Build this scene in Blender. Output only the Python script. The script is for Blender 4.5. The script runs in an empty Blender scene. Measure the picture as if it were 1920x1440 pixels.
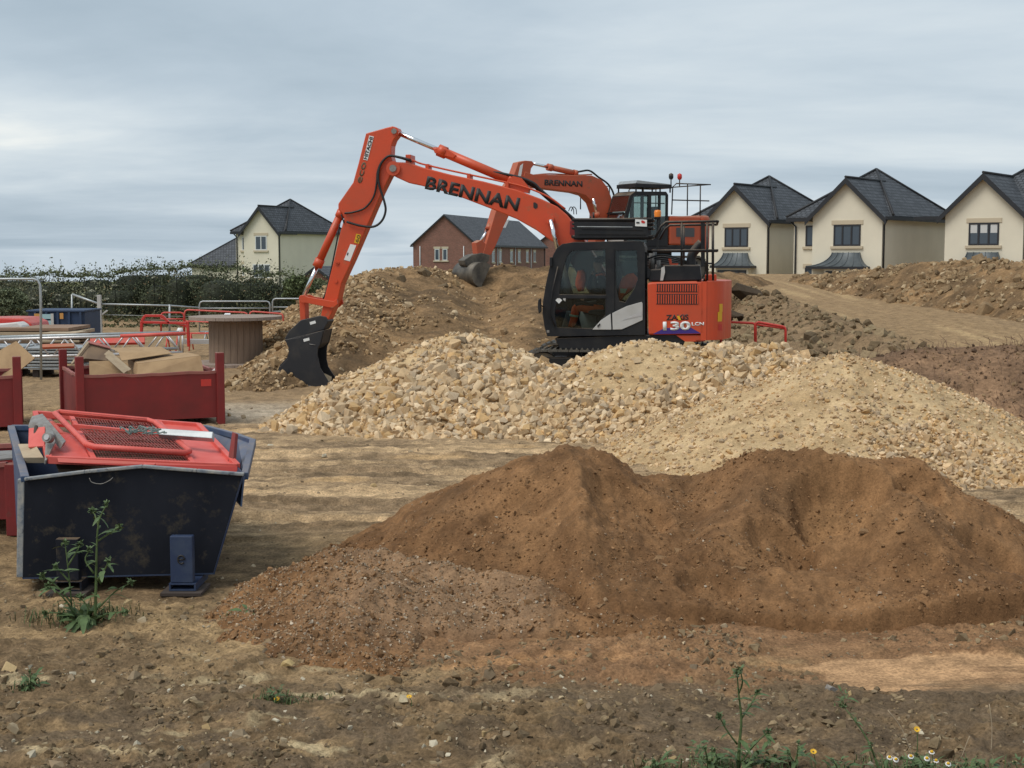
import bpy, bmesh, math, random
import numpy as np
from mathutils import Vector, Matrix, geometry

SC = bpy.context.scene
COL = SC.collection
PI = math.pi
random.seed(7)
RNG = np.random.default_rng(11)

# ------------------------------------------------------------------ camera
FPX, CAMH, HOR = 2600.0, 2.4, 484.0          # focal length in photo pixels, eye height, horizon row
PITCH = math.atan((720 - HOR) / FPX)
cam = bpy.data.cameras.new('camera'); camo = bpy.data.objects.new('camera', cam); COL.objects.link(camo)
camo.location = (0, 0, CAMH); camo.rotation_euler = (PI / 2 - PITCH, 0, 0)
cam.sensor_width = 36; cam.lens = FPX / 1920 * 36; cam.clip_start = 0.1; cam.clip_end = 8000
SC.camera = camo

# ------------------------------------------------------------------ sky, sun, exposure
SUN_EL, SUN_AZ = math.radians(57), math.radians(-124)   # azimuth from +Y, clockwise: left and behind the camera
w = bpy.data.worlds.new('World'); SC.world = w; w.use_nodes = True
nt = w.node_tree; nt.nodes.clear()
def N(nt, typ, **kw):
    n = nt.nodes.new(typ)
    for k, v in kw.items():
        if k.startswith('i_'): n.inputs[k[2:].replace('_', ' ')].default_value = v
        else: setattr(n, k, v)
    return n
def sky_world():
    L = nt.links.new
    out = N(nt, 'ShaderNodeOutputWorld'); bg = N(nt, 'ShaderNodeBackground')
    sky = N(nt, 'ShaderNodeTexSky', sky_type='NISHITA', sun_disc=False, sun_elevation=SUN_EL, sun_rotation=SUN_AZ)
    try: sky.dust_density = 3.0
    except Exception: pass
    sm = N(nt, 'ShaderNodeVectorMath', operation='SCALE'); sm.inputs['Scale'].default_value = 0.09
    L(sky.outputs[0], sm.inputs[0])
    tc = N(nt, 'ShaderNodeTexCoord')
    sep = N(nt, 'ShaderNodeSeparateXYZ'); L(tc.outputs['Generated'], sep.inputs[0])
    # cloud deck seen in perspective: squeezed towards the horizon
    div = N(nt, 'ShaderNodeMath', operation='MAXIMUM'); L(sep.outputs['Z'], div.inputs[0]); div.inputs[1].default_value = 0.0
    ad = N(nt, 'ShaderNodeMath', operation='ADD'); L(div.outputs[0], ad.inputs[0]); ad.inputs[1].default_value = 0.075
    dx = N(nt, 'ShaderNodeMath', operation='DIVIDE'); L(sep.outputs['X'], dx.inputs[0]); L(ad.outputs[0], dx.inputs[1])
    dy = N(nt, 'ShaderNodeMath', operation='DIVIDE'); L(sep.outputs['Y'], dy.inputs[0]); L(ad.outputs[0], dy.inputs[1])
    cb = N(nt, 'ShaderNodeCombineXYZ'); L(dx.outputs[0], cb.inputs[0]); L(dy.outputs[0], cb.inputs[1])
    mp = N(nt, 'ShaderNodeMapping'); mp.inputs['Scale'].default_value = (0.30, 0.36, 1); mp.inputs['Location'].default_value = (13.17, 4.34, 0.4)
    mp.inputs['Rotation'].default_value = (0, 0, 0.10)
    L(cb.outputs[0], mp.inputs[0])
    n1 = N(nt, 'ShaderNodeTexNoise', i_Scale=0.8, i_Detail=8.0, i_Roughness=0.52, i_Distortion=0.5); L(mp.outputs[0], n1.inputs['Vector'])
    n2 = N(nt, 'ShaderNodeTexNoise', i_Scale=3.6, i_Detail=6.0, i_Roughness=0.6, i_Distortion=0.6); L(mp.outputs[0], n2.inputs['Vector'])
    mm = N(nt, 'ShaderNodeMapRange'); L(n2.outputs[0], mm.inputs[0]); mm.inputs[3].default_value = -0.09; mm.inputs[4].default_value = 0.09
    sm2 = N(nt, 'ShaderNodeMath', operation='ADD'); L(n1.outputs[0], sm2.inputs[0]); L(mm.outputs[0], sm2.inputs[1])
    r1 = N(nt, 'ShaderNodeValToRGB'); L(sm2.outputs[0], r1.inputs[0])
    e = r1.color_ramp.elements
    e[0].position = 0.33; e[0].color = (0.300, 0.370, 0.430, 1)
    e[1].position = 0.72; e[1].color = (0.68, 0.70, 0.68, 1)
    x = e.new(0.46); x.color = (0.370, 0.440, 0.500, 1)
    x = e.new(0.55); x.color = (0.445, 0.510, 0.560, 1)
    x = e.new(0.64); x.color = (0.525, 0.580, 0.612, 1)
    mix = N(nt, 'ShaderNodeMix', data_type='RGBA'); mix.inputs['Factor'].default_value = 0.93
    L(sm.outputs[0], mix.inputs['A']); L(r1.outputs[0], mix.inputs['B'])
    L(mix.outputs['Result'], bg.inputs['Color']); bg.inputs['Strength'].default_value = 0.97
    L(bg.outputs[0], out.inputs[0])
sky_world()
sun = bpy.data.lights.new('sun', 'SUN'); suno = bpy.data.objects.new('sun', sun); COL.objects.link(suno)
sun.energy = 1.5; sun.angle = math.radians(32); sun.color = (1.0, 0.96, 0.89)
sd = Vector((math.sin(SUN_AZ) * math.cos(SUN_EL), math.cos(SUN_AZ) * math.cos(SUN_EL), math.sin(SUN_EL)))
suno.rotation_euler = sd.to_track_quat('Z', 'Y').to_euler()
vs = SC.view_settings
vs.view_transform = 'Standard'; vs.look = 'None'; vs.exposure = 0.50; vs.gamma = 1.0; vs.use_curve_mapping = False

# ------------------------------------------------------------------ measuring: photo pixel -> place
def ray(px, py):
    u = (px - 960) / FPX; v = (720 - py) / FPX
    return Vector((u, math.cos(PITCH) + v * math.sin(PITCH), -math.sin(PITCH) + v * math.cos(PITCH)))
def at(px, py, Y):
    D = ray(px, py); t = Y / D.y
    return Vector((D.x * t, Y, CAMH + D.z * t))
def gp(px, py, z=0.0):
    D = ray(px, py); t = (z - CAMH) / D.z
    return Vector((D.x * t, D.y * t, z))
class Frame:
    """a thing's own upright frame: origin O, turned th about z; pt() measures a point on its plane y = yl"""
    def __init__(s, O, th):
        s.O = Vector(O); s.th = th; s.R = Matrix.Rotation(th, 3, 'Z')
    def pt(s, px, py, yl):
        n = s.R @ Vector((0, 1, 0)); C = Vector((0, 0, CAMH)); D = ray(px, py)
        t = (yl - (C - s.O).dot(n)) / D.dot(n)
        q = s.R.transposed() @ (C + D * t - s.O)
        return (q.x, yl, q.z)
    def xz(s, pts, yl):
        return [(lambda q: (q[0], q[2]))(s.pt(a, b, yl)) for a, b in pts]
    def path(s, pts, yl):
        return [s.pt(a, b, yl) for a, b in pts]

# ------------------------------------------------------------------ noise
_perm = np.concatenate([np.random.default_rng(3).permutation(512)] * 3)
_ga = np.random.default_rng(4).uniform(0, 2 * PI, 512); _gx, _gy = np.cos(_ga), np.sin(_ga)
def pnoise(x, y, seed=0):
    x = np.asarray(x, float) + seed * 17.31; y = np.asarray(y, float) + seed * 9.77
    xi = np.floor(x).astype(np.int64); yi = np.floor(y).astype(np.int64)
    xf = x - xi; yf = y - yi; xi &= 511; yi &= 511
    def g(a, b, fx, fy):
        h = _perm[_perm[a & 511] + (b & 511)] & 511
        return _gx[h] * fx + _gy[h] * fy
    u = xf * xf * xf * (xf * (xf * 6 - 15) + 10); v = yf * yf * yf * (yf * (yf * 6 - 15) + 10)
    a = g(xi, yi, xf, yf); b = g(xi + 1, yi, xf - 1, yf); c = g(xi, yi + 1, xf, yf - 1); d = g(xi + 1, yi + 1, xf - 1, yf - 1)
    return 1.5 * ((a + u * (b - a)) + v * ((c + u * (d - c)) - (a + u * (b - a))))
def fbm(x, y, oct=4, seed=0, gain=0.5):
    s = 0; a = 1.0; t = 0
    for o in range(oct):
        s = s + a * pnoise(x * 2 ** o, y * 2 ** o, seed + o * 3); t += a; a *= gain
    return s / t
def ridged(x, y, oct=4, seed=0):
    s = 0; a = 1.0; t = 0
    for o in range(oct):
        s = s + a * (1 - 2 * np.abs(pnoise(x * 2 ** o, y * 2 ** o, seed + o * 5))); t += a; a *= 0.5
    return s / t
def billow(x, y, oct=3, seed=0):
    s = 0; a = 1.0; t = 0
    for o in range(oct):
        s = s + a * np.minimum(1.0, 2.2 * np.abs(pnoise(x * 2 ** o, y * 2 ** o, seed + o * 7))); t += a; a *= 0.55
    return s / t
def sstep(a, b, x):
    t = np.clip((x - a) / (b - a), 0, 1); return t * t * (3 - 2 * t)
def lerp3(a, b, t):
    return np.asarray(a)[None] * (1 - t[:, None]) + np.asarray(b)[None] * t[:, None]

# ------------------------------------------------------------------ mesh helpers
def tag(o, label=None, cat=None, group=None, kind=None):
    if label: o['label'] = label
    if cat: o['category'] = cat
    if group: o['group'] = group
    if kind: o['kind'] = kind
    return o
def link(name, me, parent=None, mat=None):
    o = bpy.data.objects.new(name, me); COL.objects.link(o)
    if mat is not None and not me.materials: me.materials.append(mat)
    if parent is not None: o.parent = parent
    return o
def empty(name, loc=(0, 0, 0), rz=0.0):
    o = bpy.data.objects.new(name, None); COL.objects.link(o); o.location = loc; o.rotation_euler = (0, 0, rz)
    o.empty_display_size = 0.2
    return o
def copy_tree(o, parent=None):
    c = o.copy(); COL.objects.link(c); c.parent = parent
    for ch in list(o.children): copy_tree(ch, c)
    return c
def mesh_np(name, V, F, col=None, smooth=False):
    V = np.ascontiguousarray(V, np.float32); F = np.ascontiguousarray(F, np.int32); k = F.shape[1]
    me = bpy.data.meshes.new(name)
    me.vertices.add(len(V)); me.vertices.foreach_set('co', V.ravel())
    me.loops.add(F.size); me.loops.foreach_set('vertex_index', F.ravel())
    me.polygons.add(len(F)); me.polygons.foreach_set('loop_start', np.arange(0, F.size, k, dtype=np.int32))
    me.polygons.foreach_set('use_smooth', np.full(len(F), smooth, dtype=bool))
    me.update(calc_edges=True)
    if col is not None:
        a = me.attributes.new('col', 'FLOAT_COLOR', 'POINT')
        c = np.ones((len(V), 4), np.float32); c[:, :np.shape(col)[1]] = col
        a.data.foreach_set('color', c.ravel())
    return me
def catmull(P, n=6):
    P = [Vector(p) for p in P]; Q = [P[0] * 2 - P[1]] + P + [P[-1] * 2 - P[-2]]; out = []
    for i in range(1, len(Q) - 2):
        a, b, c, d = Q[i - 1:i + 3]
        for k in range(n):
            t = k / n
            out.append(0.5 * ((2 * b) + (c - a) * t + (2 * a - 5 * b + 4 * c - d) * t * t + (3 * b - a - 3 * c + d) * t ** 3))
    return out + [P[-1]]
class MB:
    def __init__(s): s.v = []; s.f = []; s.sm = []
    def add(s, V, F, smooth=False):
        n = len(s.v); s.v += [tuple(v) for v in V]
        for f in F: s.f.append([i + n for i in f]); s.sm.append(smooth)
        return s
    def box(s, x0, x1, y0, y1, z0, z1, M=None):
        V = [Vector((x, y, z)) for x in (x0, x1) for y in (y0, y1) for z in (z0, z1)]
        if M is not None: V = [M @ v for v in V]
        return s.add(V, [(0, 1, 3, 2), (4, 6, 7, 5), (0, 4, 5, 1), (2, 3, 7, 6), (0, 2, 6, 4), (1, 5, 7, 3)])
    def bar(s, a, b, w, h, up=(0, 0, 1)):
        """square bar from a to b, w across, h along up"""
        a = Vector(a); b = Vector(b); d = (b - a).normalized(); u = Vector(up)
        x = d.cross(u)
        if x.length < 1e-4: x = d.cross(Vector((0, 1, 0)))
        x.normalize(); u = x.cross(d)
        V = [p + x * sx * w / 2 + u * sz * h / 2 for p in (a, b) for sx in (-1, 1) for sz in (-1, 1)]
        return s.add(V, [(0, 1, 3, 2), (4, 6, 7, 5), (0, 4, 5, 1), (2, 3, 7, 6), (0, 2, 6, 4), (1, 5, 7, 3)])
    def tube(s, P, r, n=8, cap=True):
        P = [Vector(p) for p in P]; rr = r if isinstance(r, (list, tuple)) else [r] * len(P)
        V = []; F = []; ref = None
        for i, p in enumerate(P):
            d = (P[min(i + 1, len(P) - 1)] - P[max(i - 1, 0)]).normalized()
            if ref is None:
                ref = d.orthogonal().normalized()
            ref = (ref - d * ref.dot(d))
            ref = ref.normalized() if ref.length > 1e-5 else d.orthogonal().normalized()
            q = d.cross(ref)
            for k in range(n):
                t = 2 * PI * k / n; V.append(p + (ref * math.cos(t) + q * math.sin(t)) * rr[i])
        for i in range(len(P) - 1):
            for k in range(n):
                F.append((i * n + k, i * n + (k + 1) % n, (i + 1) * n + (k + 1) % n, (i + 1) * n + k))
        s.add(V, F, True)
        if cap:
            m = len(s.v) - len(V)
            s.f.append([m + k for k in range(n)][::-1]); s.sm.append(False)
            s.f.append([m + (len(P) - 1) * n + k for k in range(n)]); s.sm.append(False)
        return s
    def prism(s, pts, y0, y1, holes=(), ax='xz', M=None):
        """outline (with holes) in a plane, thick from y0 to y1 along the third axis"""
        loops = [list(pts)] + [list(h) for h in holes]
        def mk(a, b, c):
            v = Vector((a, c, b)) if ax == 'xz' else Vector((a, b, c)) if ax == 'xy' else Vector((c, a, b))
            return M @ v if M is not None else v
        flat = [p for l in loops for p in l]
        tris = geometry.tessellate_polygon([[Vector((p[0], p[1], 0)) for p in l] for l in loops])
        n = len(flat); V = [mk(p[0], p[1], y0) for p in flat] + [mk(p[0], p[1], y1) for p in flat]
        F = []
        if holes:
            F += [tuple(t) for t in tris] + [tuple(i + n for i in reversed(t)) for t in tris]
        else:
            F += [tuple(range(n)), tuple(range(2 * n - 1, n - 1, -1))]
        o = 0
        for l in loops:
            m = len(l)
            for i in range(m):
                a = o + i; b = o + (i + 1) % m; F.append((a, b, b + n, a + n))
            o += m
        return s.add(V, F)
    def lathe(s, prof, n=24, c=(0, 0, 0), smooth=True):
        V = []; F = []
        for r, z in prof:
            for k in range(n):
                t = 2 * PI * k / n; V.append((c[0] + r * math.cos(t), c[1] + r * math.sin(t), c[2] + z))
        for i in range(len(prof) - 1):
            for k in range(n): F.append((i * n + k, i * n + (k + 1) % n, (i + 1) * n + (k + 1) % n, (i + 1) * n + k))
        return s.add(V, F, smooth)
    def quad(s, a, b, c, d): return s.add([a, b, c, d], [(0, 1, 2, 3)])
    def sheet(s, quadpts, t, nrm=None):
        """a flat board from 3 or 4 corners, t thick along its normal"""
        q = [Vector(p) for p in quadpts]; n = (q[1] - q[0]).cross(q[-1] - q[0]).normalized() * t
        k = len(q); V = q + [p + n for p in q]
        F = [tuple(range(k))[::-1], tuple(range(k, 2 * k))] + [(i, (i + 1) % k, (i + 1) % k + k, i + k) for i in range(k)]
        return s.add(V, F)
    def mesh(s, name):
        me = bpy.data.meshes.new(name); me.from_pydata(s.v, [], s.f)
        me.polygons.foreach_set('use_smooth', np.array(s.sm, bool)); me.update()
        bm = bmesh.new(); bm.from_mesh(me); bmesh.ops.recalc_face_normals(bm, faces=bm.faces[:]); bm.to_mesh(me); bm.free()
        return me
    def build(s, name, mat, parent=None, bevel=0.0, seg=2):
        o = link(name, s.mesh(name), parent, mat)
        if bevel:
            m = o.modifiers.new('bevel', 'BEVEL'); m.width = bevel; m.segments = seg; m.limit_method = 'ANGLE'; m.angle_limit = 0.6
        return o
def text_mesh(body, size, depth, bold=0.0, shear=0.0, space=1.0, M=None, align='CENTER'):
    cu = bpy.data.curves.new('txt', 'FONT'); cu.body = body; cu.size = size; cu.extrude = depth; cu.offset = bold; cu.shear = shear
    cu.space_character = space; cu.align_x = align; cu.align_y = 'CENTER'; cu.resolution_u = 3
    o = bpy.data.objects.new('txt', cu); COL.objects.link(o)
    dg = bpy.context.evaluated_depsgraph_get(); me = bpy.data.meshes.new_from_object(o.evaluated_get(dg))
    bpy.data.objects.remove(o); bpy.data.curves.remove(cu)
    if M is not None: me.transform(M)
    return me

# ------------------------------------------------------------------ materials
def new_mat(name):
    m = bpy.data.materials.new(name); m.use_nodes = True; t = m.node_tree; b = t.nodes['Principled BSDF']
    return m, t, b
def mat(name, rgb, rough=0.6, metal=0.0, var=None, vscale=3.0, vamt=0.6, bump=0.0, bscale=40.0, stretch=(1, 1, 1), det=6.0, spec=None, grime=None):
    m, t, b = new_mat(name); L = t.links.new
    b.inputs['Roughness'].default_value = rough; b.inputs['Metallic'].default_value = metal
    b.inputs['Base Color'].default_value = (*rgb, 1)
    if spec is not None: b.inputs['Specular IOR Level'].default_value = spec
    tc = N(t, 'ShaderNodeTexCoord'); mp = N(t, 'ShaderNodeMapping'); mp.inputs['Scale'].default_value = stretch
    L(tc.outputs['Object'], mp.inputs[0]); last = None
    if var is not None:
        n = N(t, 'ShaderNodeTexNoise', i_Scale=vscale, i_Detail=det, i_Roughness=0.62); L(mp.outputs[0], n.inputs['Vector'])
        r = N(t, 'ShaderNodeValToRGB'); L(n.outputs[0], r.inputs[0])
        r.color_ramp.elements[0].position = 0.62 - 0.3 * vamt; r.color_ramp.elements[1].position = 0.62 + 0.12
        r.color_ramp.elements[0].color = (*rgb, 1); r.color_ramp.elements[1].color = (*var, 1)
        L(r.outputs[0], b.inputs['Base Color']); last = r
        mr = N(t, 'ShaderNodeMapRange'); L(n.outputs[0], mr.inputs[0]); mr.inputs[3].default_value = rough * 0.85; mr.inputs[4].default_value = min(1, rough * 1.25)
        L(mr.outputs[0], b.inputs['Roughness'])
    if grime is not None:
        n = N(t, 'ShaderNodeTexNoise', i_Scale=grime[1], i_Detail=8.0, i_Roughness=0.7); L(tc.outputs['Object'], n.inputs['Vector'])
        r = N(t, 'ShaderNodeValToRGB'); L(n.outputs[0], r.inputs[0]); r.color_ramp.elements[0].position = grime[2]; r.color_ramp.elements[1].position = grime[2] + 0.12
        mx = N(t, 'ShaderNodeMix', data_type='RGBA'); L(r.outputs[0], mx.inputs['Factor'])
        if last is not None: L(last.outputs[0], mx.inputs['A'])
        else: mx.inputs['A'].default_value = (*rgb, 1)
        mx.inputs['B'].default_value = (*grime[0], 1); L(mx.outputs['Result'], b.inputs['Base Color'])
    if bump:
        n = N(t, 'ShaderNodeTexNoise', i_Scale=bscale, i_Detail=5.0); L(mp.outputs[0], n.inputs['Vector'])
        bp = N(t, 'ShaderNodeBump', i_Strength=min(1.0, bump), i_Distance=0.02); L(n.outputs[0], bp.inputs['Height']); L(bp.outputs[0], b.inputs['Normal'])
    return m
def dusty(m, dust=(0.36, 0.20, 0.11), lo=0.55, amt=0.45):
    t = m.node_tree; b = t.nodes['Principled BSDF']; L = t.links.new; src = b.inputs['Base Color'].links[0].from_socket if b.inputs['Base Color'].links else None
    ge = N(t, 'ShaderNodeNewGeometry'); sp = N(t, 'ShaderNodeSeparateXYZ'); L(ge.outputs['Normal'], sp.inputs[0]); tc = N(t, 'ShaderNodeTexCoord')
    n = N(t, 'ShaderNodeTexNoise', i_Scale=5.0, i_Detail=8.0, i_Roughness=0.7); L(tc.outputs['Object'], n.inputs['Vector'])
    mr = N(t, 'ShaderNodeMapRange'); L(sp.outputs['Z'], mr.inputs[0]); mr.inputs[1].default_value = lo - 0.5; mr.inputs[2].default_value = 1.0; mr.inputs[3].default_value = 0.0; mr.inputs[4].default_value = amt
    mu = N(t, 'ShaderNodeMath', operation='MULTIPLY'); L(mr.outputs[0], mu.inputs[0]); m2 = N(t, 'ShaderNodeMapRange'); L(n.outputs[0], m2.inputs[0]); m2.inputs[1].default_value = 0.3; m2.inputs[2].default_value = 0.7; m2.inputs[3].default_value = 0.2; m2.inputs[4].default_value = 1.6
    L(m2.outputs[0], mu.inputs[1]); mx = N(t, 'ShaderNodeMix', data_type='RGBA'); L(mu.outputs[0], mx.inputs['Factor'])
    if src: L(src, mx.inputs['A'])
    else: mx.inputs['A'].default_value = b.inputs['Base Color'].default_value
    mx.inputs['B'].default_value = (*dust, 1); L(mx.outputs['Result'], b.inputs['Base Color'])
def soil_mat(name, fine=60.0, amt=0.45, bump=0.6, dist=0.02, rough=0.95):
    """colour comes with the mesh ('col'), grain and fine relief from noise"""
    m, t, b = new_mat(name); L = t.links.new
    b.inputs['Roughness'].default_value = rough; b.inputs['Specular IOR Level'].default_value = 0.15
    at_ = N(t, 'ShaderNodeAttribute', attribute_name='col'); tc = N(t, 'ShaderNodeTexCoord')
    n1 = N(t, 'ShaderNodeTexNoise', i_Scale=fine, i_Detail=7.0, i_Roughness=0.72); L(tc.outputs['Object'], n1.inputs['Vector'])
    n2 = N(t, 'ShaderNodeTexNoise', i_Scale=fine / 9, i_Detail=5.0, i_Roughness=0.6); L(tc.outputs['Object'], n2.inputs['Vector'])
    m1 = N(t, 'ShaderNodeMapRange'); L(n1.outputs[0], m1.inputs[0])
    m1.inputs[1].default_value = 0.3; m1.inputs[2].default_value = 0.7; m1.inputs[3].default_value = 1 - amt; m1.inputs[4].default_value = 1 + amt
    m2 = N(t, 'ShaderNodeMapRange'); L(n2.outputs[0], m2.inputs[0])
    m2.inputs[1].default_value = 0.3; m2.inputs[2].default_value = 0.7; m2.inputs[3].default_value = 1 - amt * 0.6; m2.inputs[4].default_value = 1 + amt * 0.6
    mu = N(t, 'ShaderNodeMath', operation='MULTIPLY'); L(m1.outputs[0], mu.inputs[0]); L(m2.outputs[0], mu.inputs[1])
    sc = N(t, 'ShaderNodeVectorMath', operation='SCALE'); L(at_.outputs['Color'], sc.inputs[0]); L(mu.outputs[0], sc.inputs['Scale'])
    L(sc.outputs[0], b.inputs['Base Color'])
    bp = N(t, 'ShaderNodeBump', i_Strength=bump, i_Distance=dist); L(n1.outputs[0], bp.inputs['Height']); L(bp.outputs[0], b.inputs['Normal'])
    bs = N(t, 'ShaderNodeMath', operation='MULTIPLY'); L(at_.outputs['Alpha'], bs.inputs[0]); bs.inputs[1].default_value = bump; L(bs.outputs[0], bp.inputs['Strength'])
    return m
def glass_mat(name, tint=(0.75, 0.85, 0.83), refl=0.08, rough=0.03):
    m = bpy.data.materials.new(name); m.use_nodes = True; t = m.node_tree; t.nodes.clear(); L = t.links.new
    o = N(t, 'ShaderNodeOutputMaterial'); mx = N(t, 'ShaderNodeMixShader'); tr = N(t, 'ShaderNodeBsdfTransparent'); gl = N(t, 'ShaderNodeBsdfGlossy')
    tr.inputs[0].default_value = (*tint, 1); gl.inputs['Roughness'].default_value = rough
    fr = N(t, 'ShaderNodeFresnel', i_IOR=1.5); ad = N(t, 'ShaderNodeMath', operation='ADD', use_clamp=True); L(fr.outputs[0], ad.inputs[0]); ad.inputs[1].default_value = refl
    L(ad.outputs[0], mx.inputs[0]); L(tr.outputs[0], mx.inputs[1]); L(gl.outputs[0], mx.inputs[2]); L(mx.outputs[0], o.inputs[0])
    return m
def slate_mat(name, rgb, course=0.27):
    m, t, b = new_mat(name); L = t.links.new; b.inputs['Roughness'].default_value = 0.62
    tc = N(t, 'ShaderNodeTexCoord'); mp = N(t, 'ShaderNodeMapping'); L(tc.outputs['UV'], mp.inputs[0])
    br = N(t, 'ShaderNodeTexBrick', i_Scale=1.0); br.inputs['Brick Width'].default_value = 0.30; br.inputs['Row Height'].default_value = course; br.inputs['Mortar Size'].default_value = 0.03
    br.inputs['Color1'].default_value = (*[c * 0.68 for c in rgb], 1); br.inputs['Color2'].default_value = (*[c * 1.38 for c in rgb], 1); br.inputs['Mortar'].default_value = (*[c * 0.25 for c in rgb], 1)
    L(mp.outputs[0], br.inputs['Vector'])
    n = N(t, 'ShaderNodeTexNoise', i_Scale=0.8, i_Detail=5.0); L(tc.outputs['Object'], n.inputs['Vector'])
    mr = N(t, 'ShaderNodeMapRange'); L(n.outputs[0], mr.inputs[0]); mr.inputs[3].default_value = 0.75; mr.inputs[4].default_value = 1.25
    sc = N(t, 'ShaderNodeVectorMath', operation='SCALE'); L(br.outputs['Color'], sc.inputs[0]); L(mr.outputs[0], sc.inputs['Scale']); L(sc.outputs[0], b.inputs['Base Color'])
    bp = N(t, 'ShaderNodeBump', i_Strength=0.8, i_Distance=0.03); L(br.outputs['Fac'], bp.inputs['Height']); bp.invert = True; L(bp.outputs[0], b.inputs['Normal'])
    return m
def brick_mat(name, rgb, mortar):
    m, t, b = new_mat(name); L = t.links.new; b.inputs['Roughness'].default_value = 0.9
    tc = N(t, 'ShaderNodeTexCoord')
    br = N(t, 'ShaderNodeTexBrick', i_Scale=1.0); br.inputs['Brick Width'].default_value = 0.225; br.inputs['Row Height'].default_value = 0.075; br.inputs['Mortar Size'].default_value = 0.008
    br.inputs['Color1'].default_value = (*[c * 0.8 for c in rgb], 1); br.inputs['Color2'].default_value = (*[c * 1.2 for c in rgb], 1); br.inputs['Mortar'].default_value = (*mortar, 1)
    L(tc.outputs['UV'], br.inputs['Vector'])
    n = N(t, 'ShaderNodeTexNoise', i_Scale=0.9, i_Detail=6.0); L(tc.outputs['Object'], n.inputs['Vector'])
    mr = N(t, 'ShaderNodeMapRange'); L(n.outputs[0], mr.inputs[0]); mr.inputs[3].default_value = 0.8; mr.inputs[4].default_value = 1.2
    sc = N(t, 'ShaderNodeVectorMath', operation='SCALE'); L(br.outputs['Color'], sc.inputs[0]); L(mr.outputs[0], sc.inputs['Scale']); L(sc.outputs[0], b.inputs['Base Color'])
    return m
def leaf_mat(name, a, b_, trans=0.25):
    m, t, b = new_mat(name); L = t.links.new; b.inputs['Roughness'].default_value = 0.55
    at_ = N(t, 'ShaderNodeAttribute', attribute_name='col')
    ob = N(t, 'ShaderNodeTexCoord'); n = N(t, 'ShaderNodeTexNoise', i_Scale=3.0, i_Detail=4.0); L(ob.outputs['Object'], n.inputs['Vector'])
    r = N(t, 'ShaderNodeValToRGB'); L(n.outputs[0], r.inputs[0]); r.color_ramp.elements[0].position = 0.35; r.color_ramp.elements[1].position = 0.65
    r.color_ramp.elements[0].color = (*a, 1); r.color_ramp.elements[1].color = (*b_, 1)
    L(r.outputs[0], b.inputs['Base Color'])
    return m
M = {}
M['soil'] = soil_mat('soil', 46, 0.55, 0.8, 0.022)
M['sand'] = soil_mat('brown_sand', 60, 0.36, 0.7, 0.014)
M['spoil'] = soil_mat('spoil', 16, 0.45, 0.8, 0.06)
M['stone'] = soil_mat('limestone', 16, 0.22, 0.45, 0.012)
M['clod'] = soil_mat('clod', 18, 0.3, 0.6, 0.03)
M['fines'] = soil_mat('stone_fines', 40, 0.3, 0.6, 0.02)
M['orange'] = mat('orange_paint', (0.64, 0.070, 0.018), 0.40, var=(0.50, 0.075, 0.028), vscale=1.4, vamt=0.9, grime=((0.34, 0.12, 0.055), 3.2, 0.60))
M['orange2'] = mat('orange_paint_worn', (0.52, 0.085, 0.030), 0.5, var=(0.40, 0.09, 0.04), vscale=1.8, vamt=0.9, grime=((0.22, 0.10, 0.05), 3.0, 0.6))
M['black'] = mat('black_paint', (0.013, 0.014, 0.017), 0.45, var=(0.030, 0.029, 0.028), vscale=2.5, vamt=0.6, spec=0.3)
M['bucket'] = mat('bucket_steel', (0.017, 0.018, 0.022), 0.5, var=(0.040, 0.036, 0.033), vscale=3.0, vamt=0.4)
M['muddy'] = mat('muddy_steel', (0.06, 0.052, 0.043), 0.5, 0.3, var=(0.20, 0.17, 0.13), vscale=3.5, vamt=0.9, bump=0.2)
M['chrome'] = mat('chrome_rod', (0.75, 0.76, 0.77), 0.16, 1.0)
M['rubber'] = mat('rubber_hose', (0.012, 0.012, 0.013), 0.55)
M['track'] = mat('track_steel', (0.10, 0.092, 0.08), 0.6, 0.4, var=(0.24, 0.21, 0.165), vscale=6, vamt=0.8)
M['cabwhite'] = mat('light_grey_panel', (0.50, 0.49, 0.47), 0.4, var=(0.40, 0.385, 0.36), vscale=2.0, vamt=0.6)
M['white'] = mat('white_print', (0.76, 0.76, 0.74), 0.5)
M['print'] = mat('black_print', (0.02, 0.018, 0.018), 0.55)
M['purple'] = mat('purple_print', (0.045, 0.022, 0.20), 0.5)
M['yellow'] = mat('yellow_print', (0.72, 0.40, 0.01), 0.5)
M['redprint'] = mat('red_print', (0.55, 0.03, 0.02), 0.5)
M['amber'] = mat('amber_lens', (0.80, 0.22, 0.01), 0.25)
M['hivis'] = mat('hi_vis_orange', (0.85, 0.13, 0.025), 0.75, var=(0.70, 0.09, 0.02), vscale=9, vamt=0.7, bump=0.4, bscale=20)
M['hiband'] = mat('reflective_band', (0.50, 0.52, 0.36), 0.5)
M['skin'] = mat('skin', (0.42, 0.22, 0.15), 0.55)
M['jacket'] = mat('dark_jacket', (0.018, 0.017, 0.022), 0.8)
M['hair'] = mat('brown_hair', (0.03, 0.018, 0.012), 0.7)
M['seat'] = mat('seat_fabric', (0.035, 0.036, 0.040), 0.85)
M['trim'] = mat('cab_trim', (0.075, 0.080, 0.085), 0.7)
M['glass'] = glass_mat('cab_glass', (0.70, 0.77, 0.75), 0.0)
M['glass2'] = glass_mat('reflective_glass', (0.70, 0.77, 0.75), 0.30, 0.08)  # reflection raised above plain glass so the rear windscreen mirrors pale sky
M['gal'] = mat('galvanised', (0.36, 0.38, 0.385), 0.45, 0.55, var=(0.48, 0.50, 0.50), vscale=8, vamt=0.8)
M['alu'] = mat('aluminium', (0.60, 0.58, 0.57), 0.38, 0.6, var=(0.50, 0.47, 0.45), vscale=7, vamt=0.7)
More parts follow.
